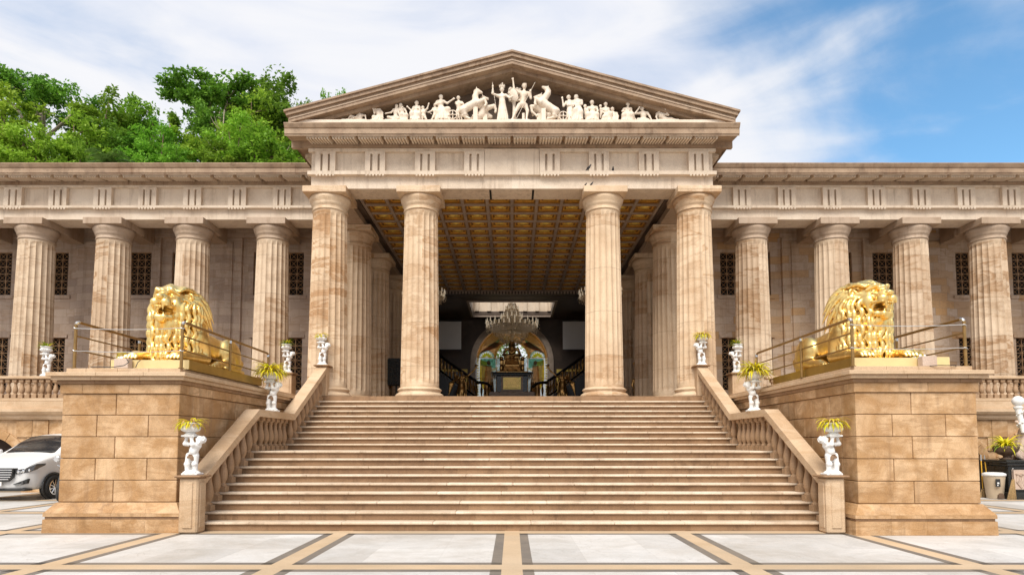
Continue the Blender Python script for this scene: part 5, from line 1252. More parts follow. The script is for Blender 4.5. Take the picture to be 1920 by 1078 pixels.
# screens and framed pictures beside the arch
for s, w1, w2 in ((-1, 'blank projection screen by the stair on the car side of the hall', 'gilt framed panel below the blank screen, car side'), (1, 'blank projection screen by the stair on the trash bin side of the hall', 'gilt framed panel below the blank screen, trash bin side')):
    t = thing('projection_screen', w1, 'screen', (s * 4.62, 40.0, 8.0), 'hall screens'); m = MB(); m.box(s * 3.40, s * 5.9, 39.98, 40.0, 8.0, 9.88); m.build('sheet', M['screen'], t); m = MB(); m.box(s * 3.36, s * 5.94, 39.95, 40.03, 9.882, 9.97); m.build('roller_case', M['black'], t); m = MB(); m.box(s * 3.40, s * 5.9, 39.97, 40.01, 7.94, 7.998); m.build('bottom_bar', M['black'], t)
    for x in (3.7, 5.6): m = MB(); m.tube([(s * x, 40, 9.97), (s * x, 40, 10.40)], .01, 5); m.build('hanger', M['black'], t)
    t = thing('framed_panel', w2, 'picture', (s * 4.4, 41.9, 5.2), 'gilt framed panels'); m = MB(); xa, xb = s * 3.12, s * 5.3
    m.box(xa, xa + s * .16, 41.86, 41.99, 4.2, 6.9); m.box(xb - s * .16, xb, 41.86, 41.99, 4.2, 6.9); m.box(xa + s * .16, xb - s * .16, 41.86, 41.99, 6.74, 6.9); m.box(xa + s * .16, xb - s * .16, 41.86, 41.99, 4.2, 4.36); m.build('frame', M['coffergold'], t)
    m = MB(); m.box(xa + s * .163, xb - s * .163, 41.93, 41.95, 4.363, 6.737); m.build('panel', plain('panel_picture', (.25, .25, .24) if s < 0 else (.20, .13, .075), .3, 0., .25, 1.2), t)
# stained glass in the arch
def glass(name, c, tr=.8):
    s = NT(name); v = s.coord(False); n = s.noise(v, 9, 4); cc = s.mix(n, tuple(q * .7 for q in c), tuple(min(1, q * 1.25) for q in c)); s.col(cc); s.set(.25, 0, .5)
    t = s.n('ShaderNodeBsdfTranslucent'); s.l(cc, t.inputs[0]); mx = s.n('ShaderNodeMixShader'); mx.inputs[0].default_value = tr
    s.l(s.b.outputs[0], mx.inputs[1]); s.l(t.outputs[0], mx.inputs[2]); tp = s.n('ShaderNodeBsdfTransparent'); s.l(cc, tp.inputs[0]); m2_ = s.n('ShaderNodeMixShader'); m2_.inputs[0].default_value = .6; s.l(mx.outputs[0], m2_.inputs[1]); s.l(tp.outputs[0], m2_.inputs[2]); s.l(m2_.outputs[0], s.t.nodes['Material Output'].inputs[0]); return s.mat
G = dict(brown=glass('glass_brown', (.46, .29, .18)), teal=glass('glass_teal', (.42, .68, .58)), gold=glass('glass_gold', (.95, .70, .22)), pale=glass('glass_pale_blue', (.85, .93, 1.0)), cream=glass('glass_cream', (.95, .82, .62)), yellow=glass('glass_yellow', (1., .92, .15)), robe=glass('glass_robe', (.66, .46, .28)), white=glass('glass_white', (.97, .97, .92)))
t = thing('stained_glass_window', 'arched stained glass window with winged figures behind the seated bronze', 'window', (0, 42.15, F))
YG = 42.10
def pane(name, pts, mat, y=0., d=.012): m = MB(); m.prism(pts, 'y', YG + y, YG + y + d); return m.build(name, mat, t)
AR_ = AR - .01
def arc(r, a0, a1, n, c=(0, AZ)): return [(c[0] + r * math.cos(R(a0 + (a1 - a0) * i / n)), c[1] + r * math.sin(R(a0 + (a1 - a0) * i / n))) for i in range(n + 1)]
# inner arch of clear glass (foliage seen through), spandrels above, side lights with lunettes
ri, zi, lc, lr = 1.10, 7.72, 1.79, .54
lun = lambda cx: [(cx - lr * math.cos(math.pi * k / 14), zi + lr * math.sin(math.pi * k / 14)) for k in range(15)]
mid_ = [(-ri * math.cos(math.pi * k / 16), zi + ri * math.sin(math.pi * k / 16)) for k in range(17)]
pane('spandrel', arc(AR_, 6.2, 173.8, 32) + [(-AR_ + .02, zi)] + lun(-lc) + mid_ + lun(lc) + [(AR_ - .02, zi)], G['robe'])
for s in (-1, 1):
    pane('side_light', [(s * ri, F), (s * AR_, F), (s * AR_, zi - .004), (s * ri, zi - .004)], G['white']); pane('teal_ground', [(s * (ri + .06), 7.0), (s * 2.2, 7.2), (s * 2.2, zi - .05), (s * (ri + .06), zi - .05)], G['teal'], -.016); pane('teal_field', [(s * 1.2, 8.45), (s * 1.75, 8.55), (s * 2.1, 8.3), (s * 1.5, 8.7), (s * .8, 9.1)], G['teal'], -.016)
    # gold beaded border
    m = MB()
    for i in range(26): p = arc(2.40, 90 - s * 0, 90 - s * 92, 26)[i]; m.box(p[0] - .055, p[0] + .055, YG - .04, YG - .004, p[1] - .055, p[1] + .055)
    for i in range(23): m.box(s * 2.40 - .055, s * 2.40 + .055, YG - .04, YG - .004, F + .2 + i * .185, F + .31 + i * .185)
    for i in range(16): p = arc(1.22, 90, 90 - s * 90, 15, (0, zi))[i]; m.box(p[0] - .05, p[0] + .05, YG - .04, YG - .004, p[1] - .05, p[1] + .05)
    m.build('bead_border', G['gold'], t)
    # lunette: petals on a pale ground
    c = (s * lc, zi + .01); pane('lunette', lun(s * lc), G['white'], .0)
    m = MB()
    for k in range(7):
        a = R(12 + 26 * k); d = (math.cos(a), math.sin(a)); n_ = (-d[1], d[0]); r0, r1, w = .07, .44, .075
        m.prism([(c[0] + d[0] * r0, c[1] + d[1] * r0), (c[0] + d[0] * (r0 + r1) / 2 + n_[0] * w, c[1] + d[1] * (r0 + r1) / 2 + n_[1] * w), (c[0] + d[0] * r1, c[1] + d[1] * r1), (c[0] + d[0] * (r0 + r1) / 2 - n_[0] * w, c[1] + d[1] * (r0 + r1) / 2 - n_[1] * w)], 'y', YG - .05, YG - .037)
    m.build('petals', G['yellow'], t); m = MB()
    for k in range(12): a0, a1 = math.pi * k / 12, math.pi * (k + .8) / 12; m.prism([(c[0] + q * math.cos(a_), c[1] + q * math.sin(a_)) for q, a_ in ((.46, a0), (.53, a0), (.53, a1), (.46, a1))], 'y', YG - .03, YG - .02)
    m.build('lunette_rim', G['teal'], t)
    # standing winged figure in each side light: robe, wing, head
    X = lambda q: s * q
    pane('wing_pane', [(X(1.75), 7.45), (X(2.25), 7.60), (X(2.28), 6.25), (X(2.0), 5.45), (X(1.8), 6.25)], G['gold'], -.02); pane('wing_feathers', [(X(1.85), 7.15), (X(2.15), 7.35), (X(2.12), 6.25), (X(1.95), 5.85)], G['cream'], -.035)
    pane('robe_pane', [(X(1.45), 7.20), (X(1.85), 7.20), (X(1.95), 6.05), (X(2.05), F + .4), (X(1.15), F + .4), (X(1.3), 6.05)], G['robe'], -.024); pane('head_pane', [(X(1.5), 7.25), (X(1.62), 7.20), (X(1.76), 7.27), (X(1.78), 7.45), (X(1.65), 7.55), (X(1.52), 7.47)], G['brown'], -.03)
    pane('arm_pane', [(X(1.0), 7.10), (X(1.5), 6.90), (X(1.5), 6.75), (X(1.0), 6.95)], G['cream'], -.03); pane('veil_pane', [(X(.95), 6.85), (X(1.5), 6.75), (X(1.42), F + .3), (X(.95), F + .3)], G['pale'], -.028)
    # reclining winged figure in the spandrel
    pane('upper_wing', [(X(.6), 9.3), (X(.9), 9.70), (X(1.5), 9.35), (X(2.1), 8.5), (X(1.3), 8.75)], G['cream'], -.02); pane('upper_robe', [(X(.75), 8.75), (X(1.2), 8.85), (X(2.1), 8.25), (X(2.3), 8.0), (X(1.5), 8.3), (X(1.0), 8.5)], G['brown'], -.024); pane('upper_head', [(X(.62), 8.95), (X(.72), 8.88), (X(.85), 8.94), (X(.84), 9.10), (X(.68), 9.14)], G['brown'], -.03); pane('upper_arm', [(X(.45), 8.85), (X(.78), 8.85), (X(.76), 8.75), (X(.47), 8.76)], G['cream'], -.03)
m = MB()
for z in (7.74, 6.27): m.box(-AR_, AR_, YG - .06, YG - .052, z - .025, z + .025)
for x in (-2.5, -1.10, 1.10, 2.5): m.box(x - .025, x + .025, YG - .068, YG - .061, F, 7.7)
m.build('lead_bars', M['iron'], t)
for s in (-1, 1): pane('lower_clear_pane', [(s * .02, 4.0), (s * (ri - .03), 4.0), (s * (ri - .03), zi - .03), (s * .02, zi - .03)], G['pale'], -.002)
# curved stairs with dark balustrades and gilt winged statues at their feet
for s, w1, w2 in ((-1, 'dark curved stair with gilt balusters sweeping down, car side of the hall', 'gilt winged statue with raised torch at the foot of the stair, car side'), (1, 'dark curved stair with gilt balusters sweeping down, trash bin side of the hall', 'gilt winged statue with raised torch at the foot of the stair, trash bin side')):
    t = thing('curved_stair', w1, 'staircase', (s * 4.2, 36, F), 'curved stairs in the hall')
    n = 22; pathi = []
    for i in range(n + 1):
        u = i / n; a = R(90 * u); pathi.append((s * (2.0 + 4.0 * math.sin(a) ** 1.0 * u ** .55), 34.8 + 4.2 * u, 4.3 + 3.8 * u ** 1.35))
    st = MB()
    for i in range(n):
        p, q = pathi[i], pathi[i + 1]; st.add([(p[0], p[1], F), (q[0], q[1], F), (q[0] + s * 1.5, q[1], F), (p[0] + s * 1.5, p[1], F), (p[0], p[1], p[2] - .05), (q[0], q[1], p[2] - .05), (q[0] + s * 1.5, q[1], p[2] - .05), (p[0] + s * 1.5, p[1], p[2] - .05)], [(0,3,2,1),(4,5,6,7),(0,1,5,4),(1,2,6,5),(2,3,7,6),(3,0,4,7)])
    st.build('steps', M['darkwood'], t)
    m = MB(); m.tube([(p[0], p[1], p[2] + .95) for p in pathi], .09, 8); m.tube([(p[0], p[1], p[2] + .05) for p in pathi], .06, 6)
    pl = [(s * (2.0 - .9 * math.sin(R(i * 15))), 34.8 - .25 + .25 * math.cos(R(i * 15)), 5.25 - .9 * (i / 6) ** 3) for i in range(7)]; m.tube(pl, .09, 8); m.tube([(p[0], p[1], 4.35) for p in pl], .06, 6)
    m.build('handrail', M['darkwood'], t)
    bm1 = MB(); bm1.lathe([(.05, 0), (.035, .1), (.07, .3), (.075, .42), (.03, .6), (.045, .7), (.03, .85)], seg=8); me = bm1.mesh('baluster'); me.materials.append(M['bronze'])
    bp = pathi[1::1] + [(p[0], p[1], 4.35) for p in pl[1:-1]]
    for p in bp: o = bpy.data.objects.new('baluster', me); C.objects.link(o); o.parent = t; o.location = (p[0] - s * 4.2, p[1] - 36, p[2] + .08 - F)
    # winged statue
    cl = Clay((-.95, -.4, -.01), (.95, .5, 2.1), .024); J = dict(head=V3(0, -.05, 1.42), chest=V3(0, 0, 1.0), pelvis=V3(0, .02, .70), shl=V3(-.17, 0, 1.18), shr=V3(.17, 0, 1.18), ell=V3(-.38, -.1, 1.28), hal=V3(-.62, -.12, 1.52), elr=V3(.32, -.12, 1.0), har=V3(.22, -.28, .88), knl=V3(-.1, -.1, .40), ftl=V3(-.1, 0, .08), knr=V3(.12, -.04, .4), ftr=V3(.12, 0, .08), look=(-.3, -1, 0), hair=2)
    body(cl, J, 1.5, True); drape(cl, (0, 0, .8), (0, 0, .05), .18, .30, 10, .1)
    for q in (1, -.35):
        for i in range(9): cl.chain([(q * .10, .14, 1.15), (q * (.28 + .05 * i), .20, 1.32 - .10 * i + .02 * i * i * .3), (q * (.34 + .05 * i), .22, 1.15 - .12 * i)], [.05, .05, .03], .02)
    cl.cap((-.62, -.12, 1.45), (-.80, -.12, 1.72), .03, .05, .02); cl.ell((-.84, -.12, 1.80), (.06, .06, .10), .02)
    for i in range(5): cl.cap((-.75 - .02 * i, -.12, 1.85), (-.80 - .05 * i, -.1, 1.98 - .03 * i), .025, .01, .01)
    pdm = thing('winged_statue', w2, 'statue', (s * 2.85, 33.9, F), 'gilt winged statues'); o = link_mesh('figure', cl.mesh('winged_figure'), M['bronze'], pdm, (0, 0, 1.02)); o.scale = (s, 1, 1) if s > 0 else (-1, 1, 1)
    o.scale = (-s * -1, 1, 1) if False else ((1, 1, 1) if s > 0 else (-1, 1, 1))
    m = MB(); m.lathe([(.38, 0), (.38, .1), (.30, .16), (.28, .86), (.34, .94), (.34, 1.0)], seg=20); link_mesh('stand', m.mesh('stand'), M['blackmarble'], pdm)
    # torch bearers between the side columns
    cl = Clay((-.4, -.3, -.01), (.4, .3, 2.4), .022); J = dict(head=V3(0, 0, 1.62), chest=V3(0, 0, 1.25), pelvis=V3(0, 0, .95), shl=V3(-.17, 0, 1.42), shr=V3(.17, 0, 1.42), ell=V3(-.26, -.06, 1.62), hal=V3(-.16, -.10, 1.86), elr=V3(.24, 0, 1.18), har=V3(.16, -.12, 1.0), knl=V3(-.07, -.04, .5), ftl=V3(-.06, 0, .06), knr=V3(.08, 0, .5), ftr=V3(.07, 0, .06), hair=1)
    body(cl, J, 1.75, True); drape(cl, (0, 0, 1.0), (0, 0, .05), .16, .22, 9, .08); cl.cap((-.16, -.1, 1.80), (.10, -.12, 2.15), .02, .02, .01); cl.ell((.14, -.12, 2.2), (.09, .06, .06), .02)
    o = link_mesh('torch_statue', cl.mesh('torch_statue'), M['bronze'], None, (s * 5.85, 28.0, F)); o.scale = (-s, 1, 1.0); tag(o, 'slim gilt torch bearer statue beside the side columns ' + ('near the black loudspeaker' if s < 0 else 'away from the loudspeaker'), 'statue', 'gilt torch bearers')
t = thing('loudspeaker', 'black loudspeaker on a slim stand behind the inner column', 'speaker', (-5.28, 27.4, F)); m = MB(); m.box(-.36, .36, -.28, .28, 1.12, 2.35, c=.05); link_mesh('cabinet', m.mesh('cabinet'), M['black'], t)
m = MB(); m.tube([(0, 0, 0), (0, 0, 1.13)], .04, 8)
for a in (0, 120, 240): m.tube([(0, 0, .55), (.4 * math.cos(R(a)), .4 * math.sin(R(a)), .02)], .02, 6)
link_mesh('stand', m.mesh('stand'), M['black'], t); m = MB(); m.box(-.30, .30, -.30, -.283, 1.2, 2.27); link_mesh('grille', m.mesh('grille'), M['blackmarble'], t)
# ------------------------------------------------------------------ chandeliers
def crystal():
    s = NT('crystal_drops'); s.col((.95, .86, .70)); s.set(.15, 0, 1.); t = s.n('ShaderNodeBsdfTranslucent'); t.inputs[0].default_value = (1, .9, .75, 1); mx = s.n('ShaderNodeMixShader'); mx.inputs[0].default_value = .5
    s.l(s.b.outputs[0], mx.inputs[1]); s.l(t.outputs[0], mx.inputs[2]); s.l(mx.outputs[0], s.t.nodes['Material Output'].inputs[0]); return s.mat
M['crystal'] = crystal(); M['candle'] = plain('candle_bulb', (.80, .70, .55), .5); cb_ = M['candle'].node_tree.nodes['Principled BSDF']; cb_.inputs['Emission Color'].default_value = (1, .84, .62, 1); cb_.inputs['Emission Strength'].default_value = .25
def chandelier(x, y, ztop, zbot, r, seed, words):
    t = thing('chandelier', words, 'chandelier', (x, y, zbot), 'crystal chandeliers'); rs = random.Random(seed); H = ztop - zbot
    fr, cr, ca = MB(), MB(), MB(); fr.tube([(0, 0, .1), (0, 0, H + 1.2)], .035, 8)
    prof = lambda u: r * (.10 + .90 * (u / .46) ** .75) if u < .46 else (r * (1 - .58 * max(0, (u - .52) / .10)) if u < .62 else r * (.40 * (1 - (u - .62) * 1.9) + .03))
    def drop(p, s_):
        x_, y_, z_ = p; cr.add([(x_, y_, z_ + s_ * 1.3), (x_ - s_ * .5, y_, z_), (x_, y_ - s_ * .5, z_), (x_ + s_ * .5, y_, z_), (x_, y_ + s_ * .5, z_), (x_, y_, z_ - s_ * 1.6)], [(0,1,2),(0,2,3),(0,3,4),(0,4,1),(5,2,1),(5,3,2),(5,4,3),(5,1,4)])
    for lv, (u, n) in enumerate(((.44, 30), (.52, 24), (.66, 14), (.84, 8))):
        rr = prof(u); z = H * u
        for i in range(n):
            a = 2 * math.pi * i / n + lv * .1; c, q = math.cos(a), math.sin(a)
            fr.tube([(0, 0, z - .05 * r), (c * rr * .35, q * rr * .35, z - .14 * r), (c * rr * .75, q * rr * .75, z - .12 * r), (c * rr, q * rr, z + .02 * r)], .016 * r, 4)
            ca.lathe([(.05 * r, 0), (.02 * r, .01 * r), (.02 * r, .10 * r), (.008 * r, .15 * r)], (c * rr, q * rr, z + .02 * r), 5)
            for j in range(14): v = rs.random() ** .5; drop((c * rr * (.3 + .75 * v) + rs.uniform(-.05, .05) * r, q * rr * (.3 + .75 * v) + rs.uniform(-.05, .05) * r, z - rs.uniform(-.02, .20) * r), .028 * r * rs.uniform(.6, 1.2))
    for i in range(2300):
        u = rs.random(); a = rs.uniform(0, 2 * math.pi); rr = prof(u) * rs.uniform(.72, 1.0); drop((math.cos(a) * rr, math.sin(a) * rr, H * u + rs.uniform(-.03, .03)), .021 * r * rs.uniform(.6, 1.3))
    n_ = len(fr.v); fr.v += ca.v; fr.f += [tuple(i + n_ for i in f_) for f_ in ca.f]; fr.m += [1] * len(ca.f); link_mesh('arms', fr.mesh('arms'), [M['crystal'], M['candle']], t); link_mesh('crystals', cr.mesh('crystals', fix=False), M['crystal'], t); None
chandelier(0, 37.2, 10.45, 7.75, 1.62, 1, 'large crystal chandelier hanging before the stained glass arch')
chandelier(-4.75, 31.5, 10.9, 8.25, 1.2, 2, 'crystal chandelier half hidden by the inner column near the loudspeaker')
chandelier(4.75, 31.5, 10.9, 8.25, 1.2, 3, 'crystal chandelier half hidden by the inner column away from the loudspeaker')

# ------------------------------------------------------------------ white car
carpaint = plain('white_car_paint', (.66, .66, .655), .22, 0., .02, 1.5); M['chrome'] = plain('chrome_trim', (.75, .75, .75), .12, 1., .05, 5.); M['tyre'] = plain('tyre_rubber', (.018, .018, .018), .75, 0., .3, 20.); M['glassdark'] = plain('tinted_glass', (.03, .032, .035), .04, .25, .2, 3., spec=1.); M['lampglass'] = plain('lamp_glass', (.10, .10, .105), .08, .5, .2, 9.); M['plastic'] = plain('black_plastic', (.02, .02, .02), .45)
car = thing('white_minivan', 'white minivan parked facing the viewer behind the lion pedestal', 'car', (-15.35, 18.0, 0))
def car_section(y):                                              # half width, sill z, belt z, roof half width, roof z
    K_ = [(0.0, .60, .42, .78, .78, .80), (.08, .84, .34, .96, .84, .98), (.30, .98, .30, 1.10, .93, 1.13), (.62, 1.02, .30, 1.22, .95, 1.24), (1.10, 1.04, .32, 1.33, .92, 1.37), (1.30, 1.04, .32, 1.36, .88, 1.45), (1.75, 1.04, .32, 1.38, .82, 1.76), (2.15, 1.04, .32, 1.38, .78, 1.95), (2.7, 1.04, .32, 1.38, .78, 2.03), (3.6, 1.04, .32, 1.38, .77, 2.02), (4.5, 1.02, .32, 1.38, .74, 1.97), (5.05, .96, .36, 1.36, .68, 1.80), (5.2, .90, .45, 1.30, .64, 1.60)]
    for (a, b) in zip(K_[:-1], K_[1:]):
        if a[0] <= y <= b[0]: t_ = (y - a[0]) / (b[0] - a[0]); return [p + (q - p) * t_ for p, q in zip(a, b)][1:]
ys = [0, .04, .08, .15, .30, .45, .62, .85, 1.10, 1.20, 1.30, 1.50, 1.75, 1.95, 2.15, 2.4, 2.7, 3.1, 3.6, 4.1, 4.5, 4.8, 5.05, 5.2]
def ring_pts(y):
    w, zs_, zb, rw, zr = car_section(y); pts = []
    half = [(0, zs_), (w * .6, zs_), (w * .93, zs_ + .02), (w * .985, zs_ + .10), (w, zs_ + .28), (w, (zs_ + zb) / 2 + .1), (w * .985, zb - .06), (w * .955, zb), (w * .94 + (rw - w * .94) * .5, zb + (zr - zb) * .5), (rw, zr - .06 * min(1, (zr - zb) * 3)), (rw * .88, zr - .01), (rw * .5, zr + .025), (0, zr + .035)]
    return half
m = MB(); half_n = 13; rows = []
for y in ys:
    h_ = ring_pts(y); full = [(x, y, z) for x, z in h_] + [(-x, y, z) for x, z in h_[-2:0:-1]]; rows.append(full)
n = len(rows[0]); m.v = [p for r_ in rows for p in r_]
# glass faces are set apart: windscreen between y 1.3 and 2.15 on the upper strips, side windows behind
def is_glass(i, k):
    y = (ys[i] + ys[i + 1]) / 2; kk = k if k < half_n - 1 else (n - 1 - k)
    if 1.18 < y < 2.10 and kk in (10, 11): return True
    if 1.7 < y < 4.7 and kk in (7, 8): return True
    if 1.18 < y < 2.1 and kk == 9: return False
    return False
gl = MB(); gl.v = list(m.v)
for i in range(len(ys) - 1):
    for k in range(n):
        f_ = (i * n + k, i * n + (k + 1) % n, (i + 1) * n + (k + 1) % n, (i + 1) * n + k); (gl if is_glass(i, k) else m).f.append(f_); (gl if is_glass(i, k) else m).m.append(0)
m.f += [tuple(range(n)), tuple((len(ys) - 1) * n + k for k in range(n - 1, -1, -1))]; m.m += [0, 0]
# wheel arches: dark discs set a little proud, then wheels
bo = link_mesh('body', m.mesh('car_body'), carpaint, car, smooth=True); sub = bo.modifiers.new('s', 'SUBSURF'); sub.levels = sub.render_levels = 1
def compact(mb):
    used = sorted({i for f_ in mb.f for i in f_}); mp = {a: b for b, a in enumerate(used)}; mb.v = [mb.v[i] for i in used]; mb.f = [tuple(mp[i] for i in f_) for f_ in mb.f]
compact(gl); go_ = link_mesh('glazing', gl.mesh('car_glass'), M['glassdark'], car, smooth=True)
for y, x in ((.90, .93), (.90, -.93), (3.95, .93), (3.95, -.93)):
    sg = 1 if x > 0 else -1
    a = MB(); a.tube([(sg * 1.053, y + .44 * math.cos(R(i * 10)), .36 + .44 * math.sin(R(i * 10))) for i in range(-1, 20)], .03, 6); a.prism([(y + .43 * math.cos(R(i * 20)), .36 + .43 * math.sin(R(i * 20))) for i in range(18)], 'x', sg * 1.005, sg * 1.052); link_mesh('wheel_arch', a.mesh('wheel_arch'), M['plastic'], car)
    w = MB(); w.lathe([(.23, -.115), (.33, -.12), (.365, -.08), (.37, 0), (.365, .08), (.33, .12), (.23, .115)], seg=36); me = w.mesh('tyre'); me.transform(Matrix.Rotation(R(90), 4, 'Y')); wo = link_mesh('wheel', me, M['tyre'], car, (sg * .985, y, .37), smooth=False)
    r_ = MB(); r_.lathe([(.24, -.02), (.245, .05), (.22, .055), (.20, .01)], seg=36); r_.lathe([(.06, -.02), (.06, .05), (.03, .055)], seg=12)
    for k in range(10): aa = 2 * math.pi * k / 10; r_.tube([(.05 * math.cos(aa), .05 * math.sin(aa), .04), (.22 * math.cos(aa), .22 * math.sin(aa), .045)], [.018, .013], 5)
    me = r_.mesh('rim'); me.transform(Matrix.Rotation(R(90 * sg), 4, 'Y')); link_mesh('rim', me, M['chrome'], wo, (sg * .085, 0, 0))
# grille, lamps, bumper, plate, wipers, mirrors, door lines
g_ = MB(); g_.prism([(-.60, .98), (.60, .98), (.56, .70), (.42, .58), (-.42, .58), (-.56, .70)], 'y', -.06, .1); gr = link_mesh('grille', g_.mesh('grille'), M['plastic'], car, (0, -.03, 0))
b_ = MB()
for z, w in ((.93, .575), (.86, .57), (.79, .56), (.72, .535), (.655, .48)): b_.box(-w, w, -.085, -.062, z - .018, z + .014, c=.005)
link_mesh('grille_bars', b_.mesh('grille_bars'), M['chrome'], gr)
for sg in (-1, 1):
    l_ = MB(); l_.prism([(sg * .60, .80), (sg * .60, .92), (sg * .86, .985), (sg * 1.02, 1.10), (sg * .97, .93), (sg * .86, .84)], 'y', -.03, .35); me = l_.mesh('headlight'); 
    for v_ in me.vertices:                                       # follow the rounded nose
        v_.co.y += .02 + .95 * max(0, abs(v_.co.x) - .62) ** 1.5
    ho = link_mesh('headlight', me, M['lampglass'], car)
    q = MB()
    for k in range(3): q.lathe([(.055, 0), (.05, .02), (.02, .03)], (0, 0, 0), 10) if k == 0 else None
    for k in range(3):
        c_ = MB(); c_.lathe([(.052, -.01), (.05, .02), (.02, .03)], seg=12); me = c_.mesh('lamp_cell'); me.transform(Matrix.Rotation(R(90), 4, 'X')); link_mesh('lamp_cell', me, M['chrome'], ho, (sg * (.67 + .10 * k), -.012 + .025 * k + .95 * max(0, .05 + .10 * k) ** 1.5 * .9, .87 + .022 * k))
    f_ = MB(); f_.prism([(sg * .56, .50), (sg * .90, .66), (sg * .88, .52), (sg * .66, .46)], 'y', .0, .3); me = f_.mesh('fog_lamp')
    for v_ in me.vertices: v_.co.y += -.05 + .75 * max(0, abs(v_.co.x) - .60) ** 1.5
    fo = link_mesh('fog_lamp', me, M['plastic'], car); c_ = MB(); c_.lathe([(.045, -.01), (.04, .02)], seg=12); me = c_.mesh('bulb'); me.transform(Matrix.Rotation(R(90), 4, 'X')); link_mesh('bulb', me, M['lampglass'], fo, (sg * .80, .01, .54))
    mi = MB(); mi.box(-.13, .13, -.05, .10, 0, .17, c=.04); mo = link_mesh('side_mirror', mi.mesh('side_mirror'), carpaint, car, (sg * 1.20, 1.42, 1.36))
m = MB(); m.box(-.9, .9, -.01, .3, .30, .36, c=.02); link_mesh('bumper_lip', m.mesh('bumper_lip'), M['plastic'], car)
m = MB()
for sg in (-1, 1): m.tube([(sg * .15, 1.22, 1.46), (sg * .75, 1.30, 1.47)], .012, 5)
link_mesh('wipers', m.mesh('wipers'), M['plastic'], car)
m = MB(); m.box(-.27, .27, -.10, -.088, .46, .58); link_mesh('number_plate', m.mesh('number_plate'), M['cherub'], car)
# black scooter peeping out beside the car's wheel
sc_ = thing('black_scooter', 'black motor scooter half hidden between the white car and the pedestal', 'scooter', (-12.86, 17.4, 0))
m = MB(); m.prism([(-.02, .22), (.10, .30), (.22, .78), (.20, 1.0), (.12, 1.0), (.10, .80), (-.02, .45)], 'x', -.22, .22); m.prism([(.08, .2), (.9, .2), (1.5, .5), (1.5, .78), (.75, .78), (.6, .35), (.1, .32)], 'x', -.18, .18); link_mesh('body', m.mesh('scooter_body'), M['plastic'], sc_)
for y in (0, 1.3):
    w = MB(); w.lathe([(.14, -.05), (.24, -.055), (.27, 0), (.24, .055), (.14, .05)], seg=24); me = w.mesh('wheel'); me.transform(Matrix.Rotation(R(90), 4, 'Y')); link_mesh('wheel', me, M['tyre'], sc_, (0, y, .27))
m = MB(); m.box(-.17, .17, .8, 1.5, .78, .88, c=.04); link_mesh('seat', m.mesh('seat'), M['black'], sc_); m = MB(); m.tube([(-.36, .2, 1.08), (-.12, .12, 1.02), (.12, .12, 1.02), (.36, .2, 1.08)], .02, 8); ha = link_mesh('handlebar', m.mesh('handlebar'), M['steel'], sc_)
for sg in (-1, 1): q = MB(); q.lathe([(.07, -.01), (.085, 0), (.07, .012)], seg=16); me = q.mesh('mirror'); me.transform(Matrix.Rotation(R(90), 4, 'X')); link_mesh('mirror', me, M['chrome'], ha, (sg * .34, .12, 1.26)); 
m = MB(); m.tube([(-.09, -.02, .27), (-.09, .16, .95)], .03, 8); m.tube([(.09, -.02, .27), (.09, .16, .95)], .03, 8); link_mesh('fork', m.mesh('fork'), M['chrome'], sc_)

# ------------------------------------------------------------------ right edge: black pedestal, globe lamp maiden, planter, bin, brooms
px0, py0 = 15.68, 18.75
pdl = thing('black_pedestal', 'black marble pedestal with a carved beige relief panel, by the trash bin', 'pedestal', (px0 + 1.0, py0 + 1, 0))
def bx(a0, a1, b0, b1, z0, z1, name, mat, parent): m = MB(); m.box(a0, a1, b0, b1, z0, z1, c=.015); return m.build(name, M[mat], parent)
bx(px0 - .42, px0 + 2.2, py0 - .10, py0 + 2, 0, .22, 'plinth', 'blackmarble', pdl); dd = bx(px0 - .32, px0 + 2.1, py0, py0 + 1.9, .222, 1.02, 'die', 'blackmarble', pdl); bx(px0 - .42, px0 + 2.2, py0 - .10, py0 + 2, 1.022, 1.12, 'moulding', 'blackmarble', pdl); bx(px0 - .50, px0 + 2.3, py0 - .18, py0 + 2.1, 1.122, 1.20, 'top', 'blackmarble', pdl)
m = MB(); m.box(px0 - .22, px0 + .30, py0 - .035, py0 - .002, .29, .90, c=.01); rp = m.build('relief_panel', M['pinkstone'], dd)
m = MB(); rs = random.Random(5)
for i in range(6):
    xx, zz_ = px0 - .10 + .05 * i, .38; m.tube([(px0 + .04, py0 - .04, .34), (xx, py0 - .05, .53 + .03 * math.sin(i)), (xx + .05 * math.cos(i * 2), py0 - .045, .70 + .03 * math.cos(i * 1.7)), (xx - .02, py0 - .04, .78)], [.02, .022, .018, .012], 6)
    m.lathe([(.0, -.03), (.04, -.01), (.045, .02), (.0, .035)], (xx + .02, py0 - .045, .77 - .02 * (i % 3)), 8)
m.build('carved_flowers', M['pinkstone'], rp)
cl = Clay((-.55, -.45, -.01), (.6, .5, 1.75), .02); J = dict(head=V3(.12, -.05, 1.42), chest=V3(.1, 0, 1.05), pelvis=V3(.08, .02, .75), shl=V3(-.08, 0, 1.22), shr=V3(.28, 0, 1.22), ell=V3(-.30, -.12, 1.20), hal=V3(-.12, -.2, .98), elr=V3(.40, -.05, 1.0), har=V3(.2, -.2, .9), knl=V3(-.02, -.1, .42), ftl=V3(-.04, -.05, .06), knr=V3(.2, -.05, .42), ftr=V3(.2, 0, .06), look=(-.3, -1, 0), hair=2)
body(cl, J, 1.5, True); drape(cl, (.08, 0, .85), (.05, 0, .06), .20, .33, 12, .1); cl.chain([(-.22, -.1, .35), (-.32, -.12, .12), (-.25, -.16, .05)], [.06, .08, .05], .03)
mst = thing('maiden_lamp', 'robed maiden statue holding up a white globe lamp on the black pedestal', 'statue', (px0 + .72, py0 + .6, 1.203)); link_mesh('figure', cl.mesh('maiden'), M['pinkstone'], mst)
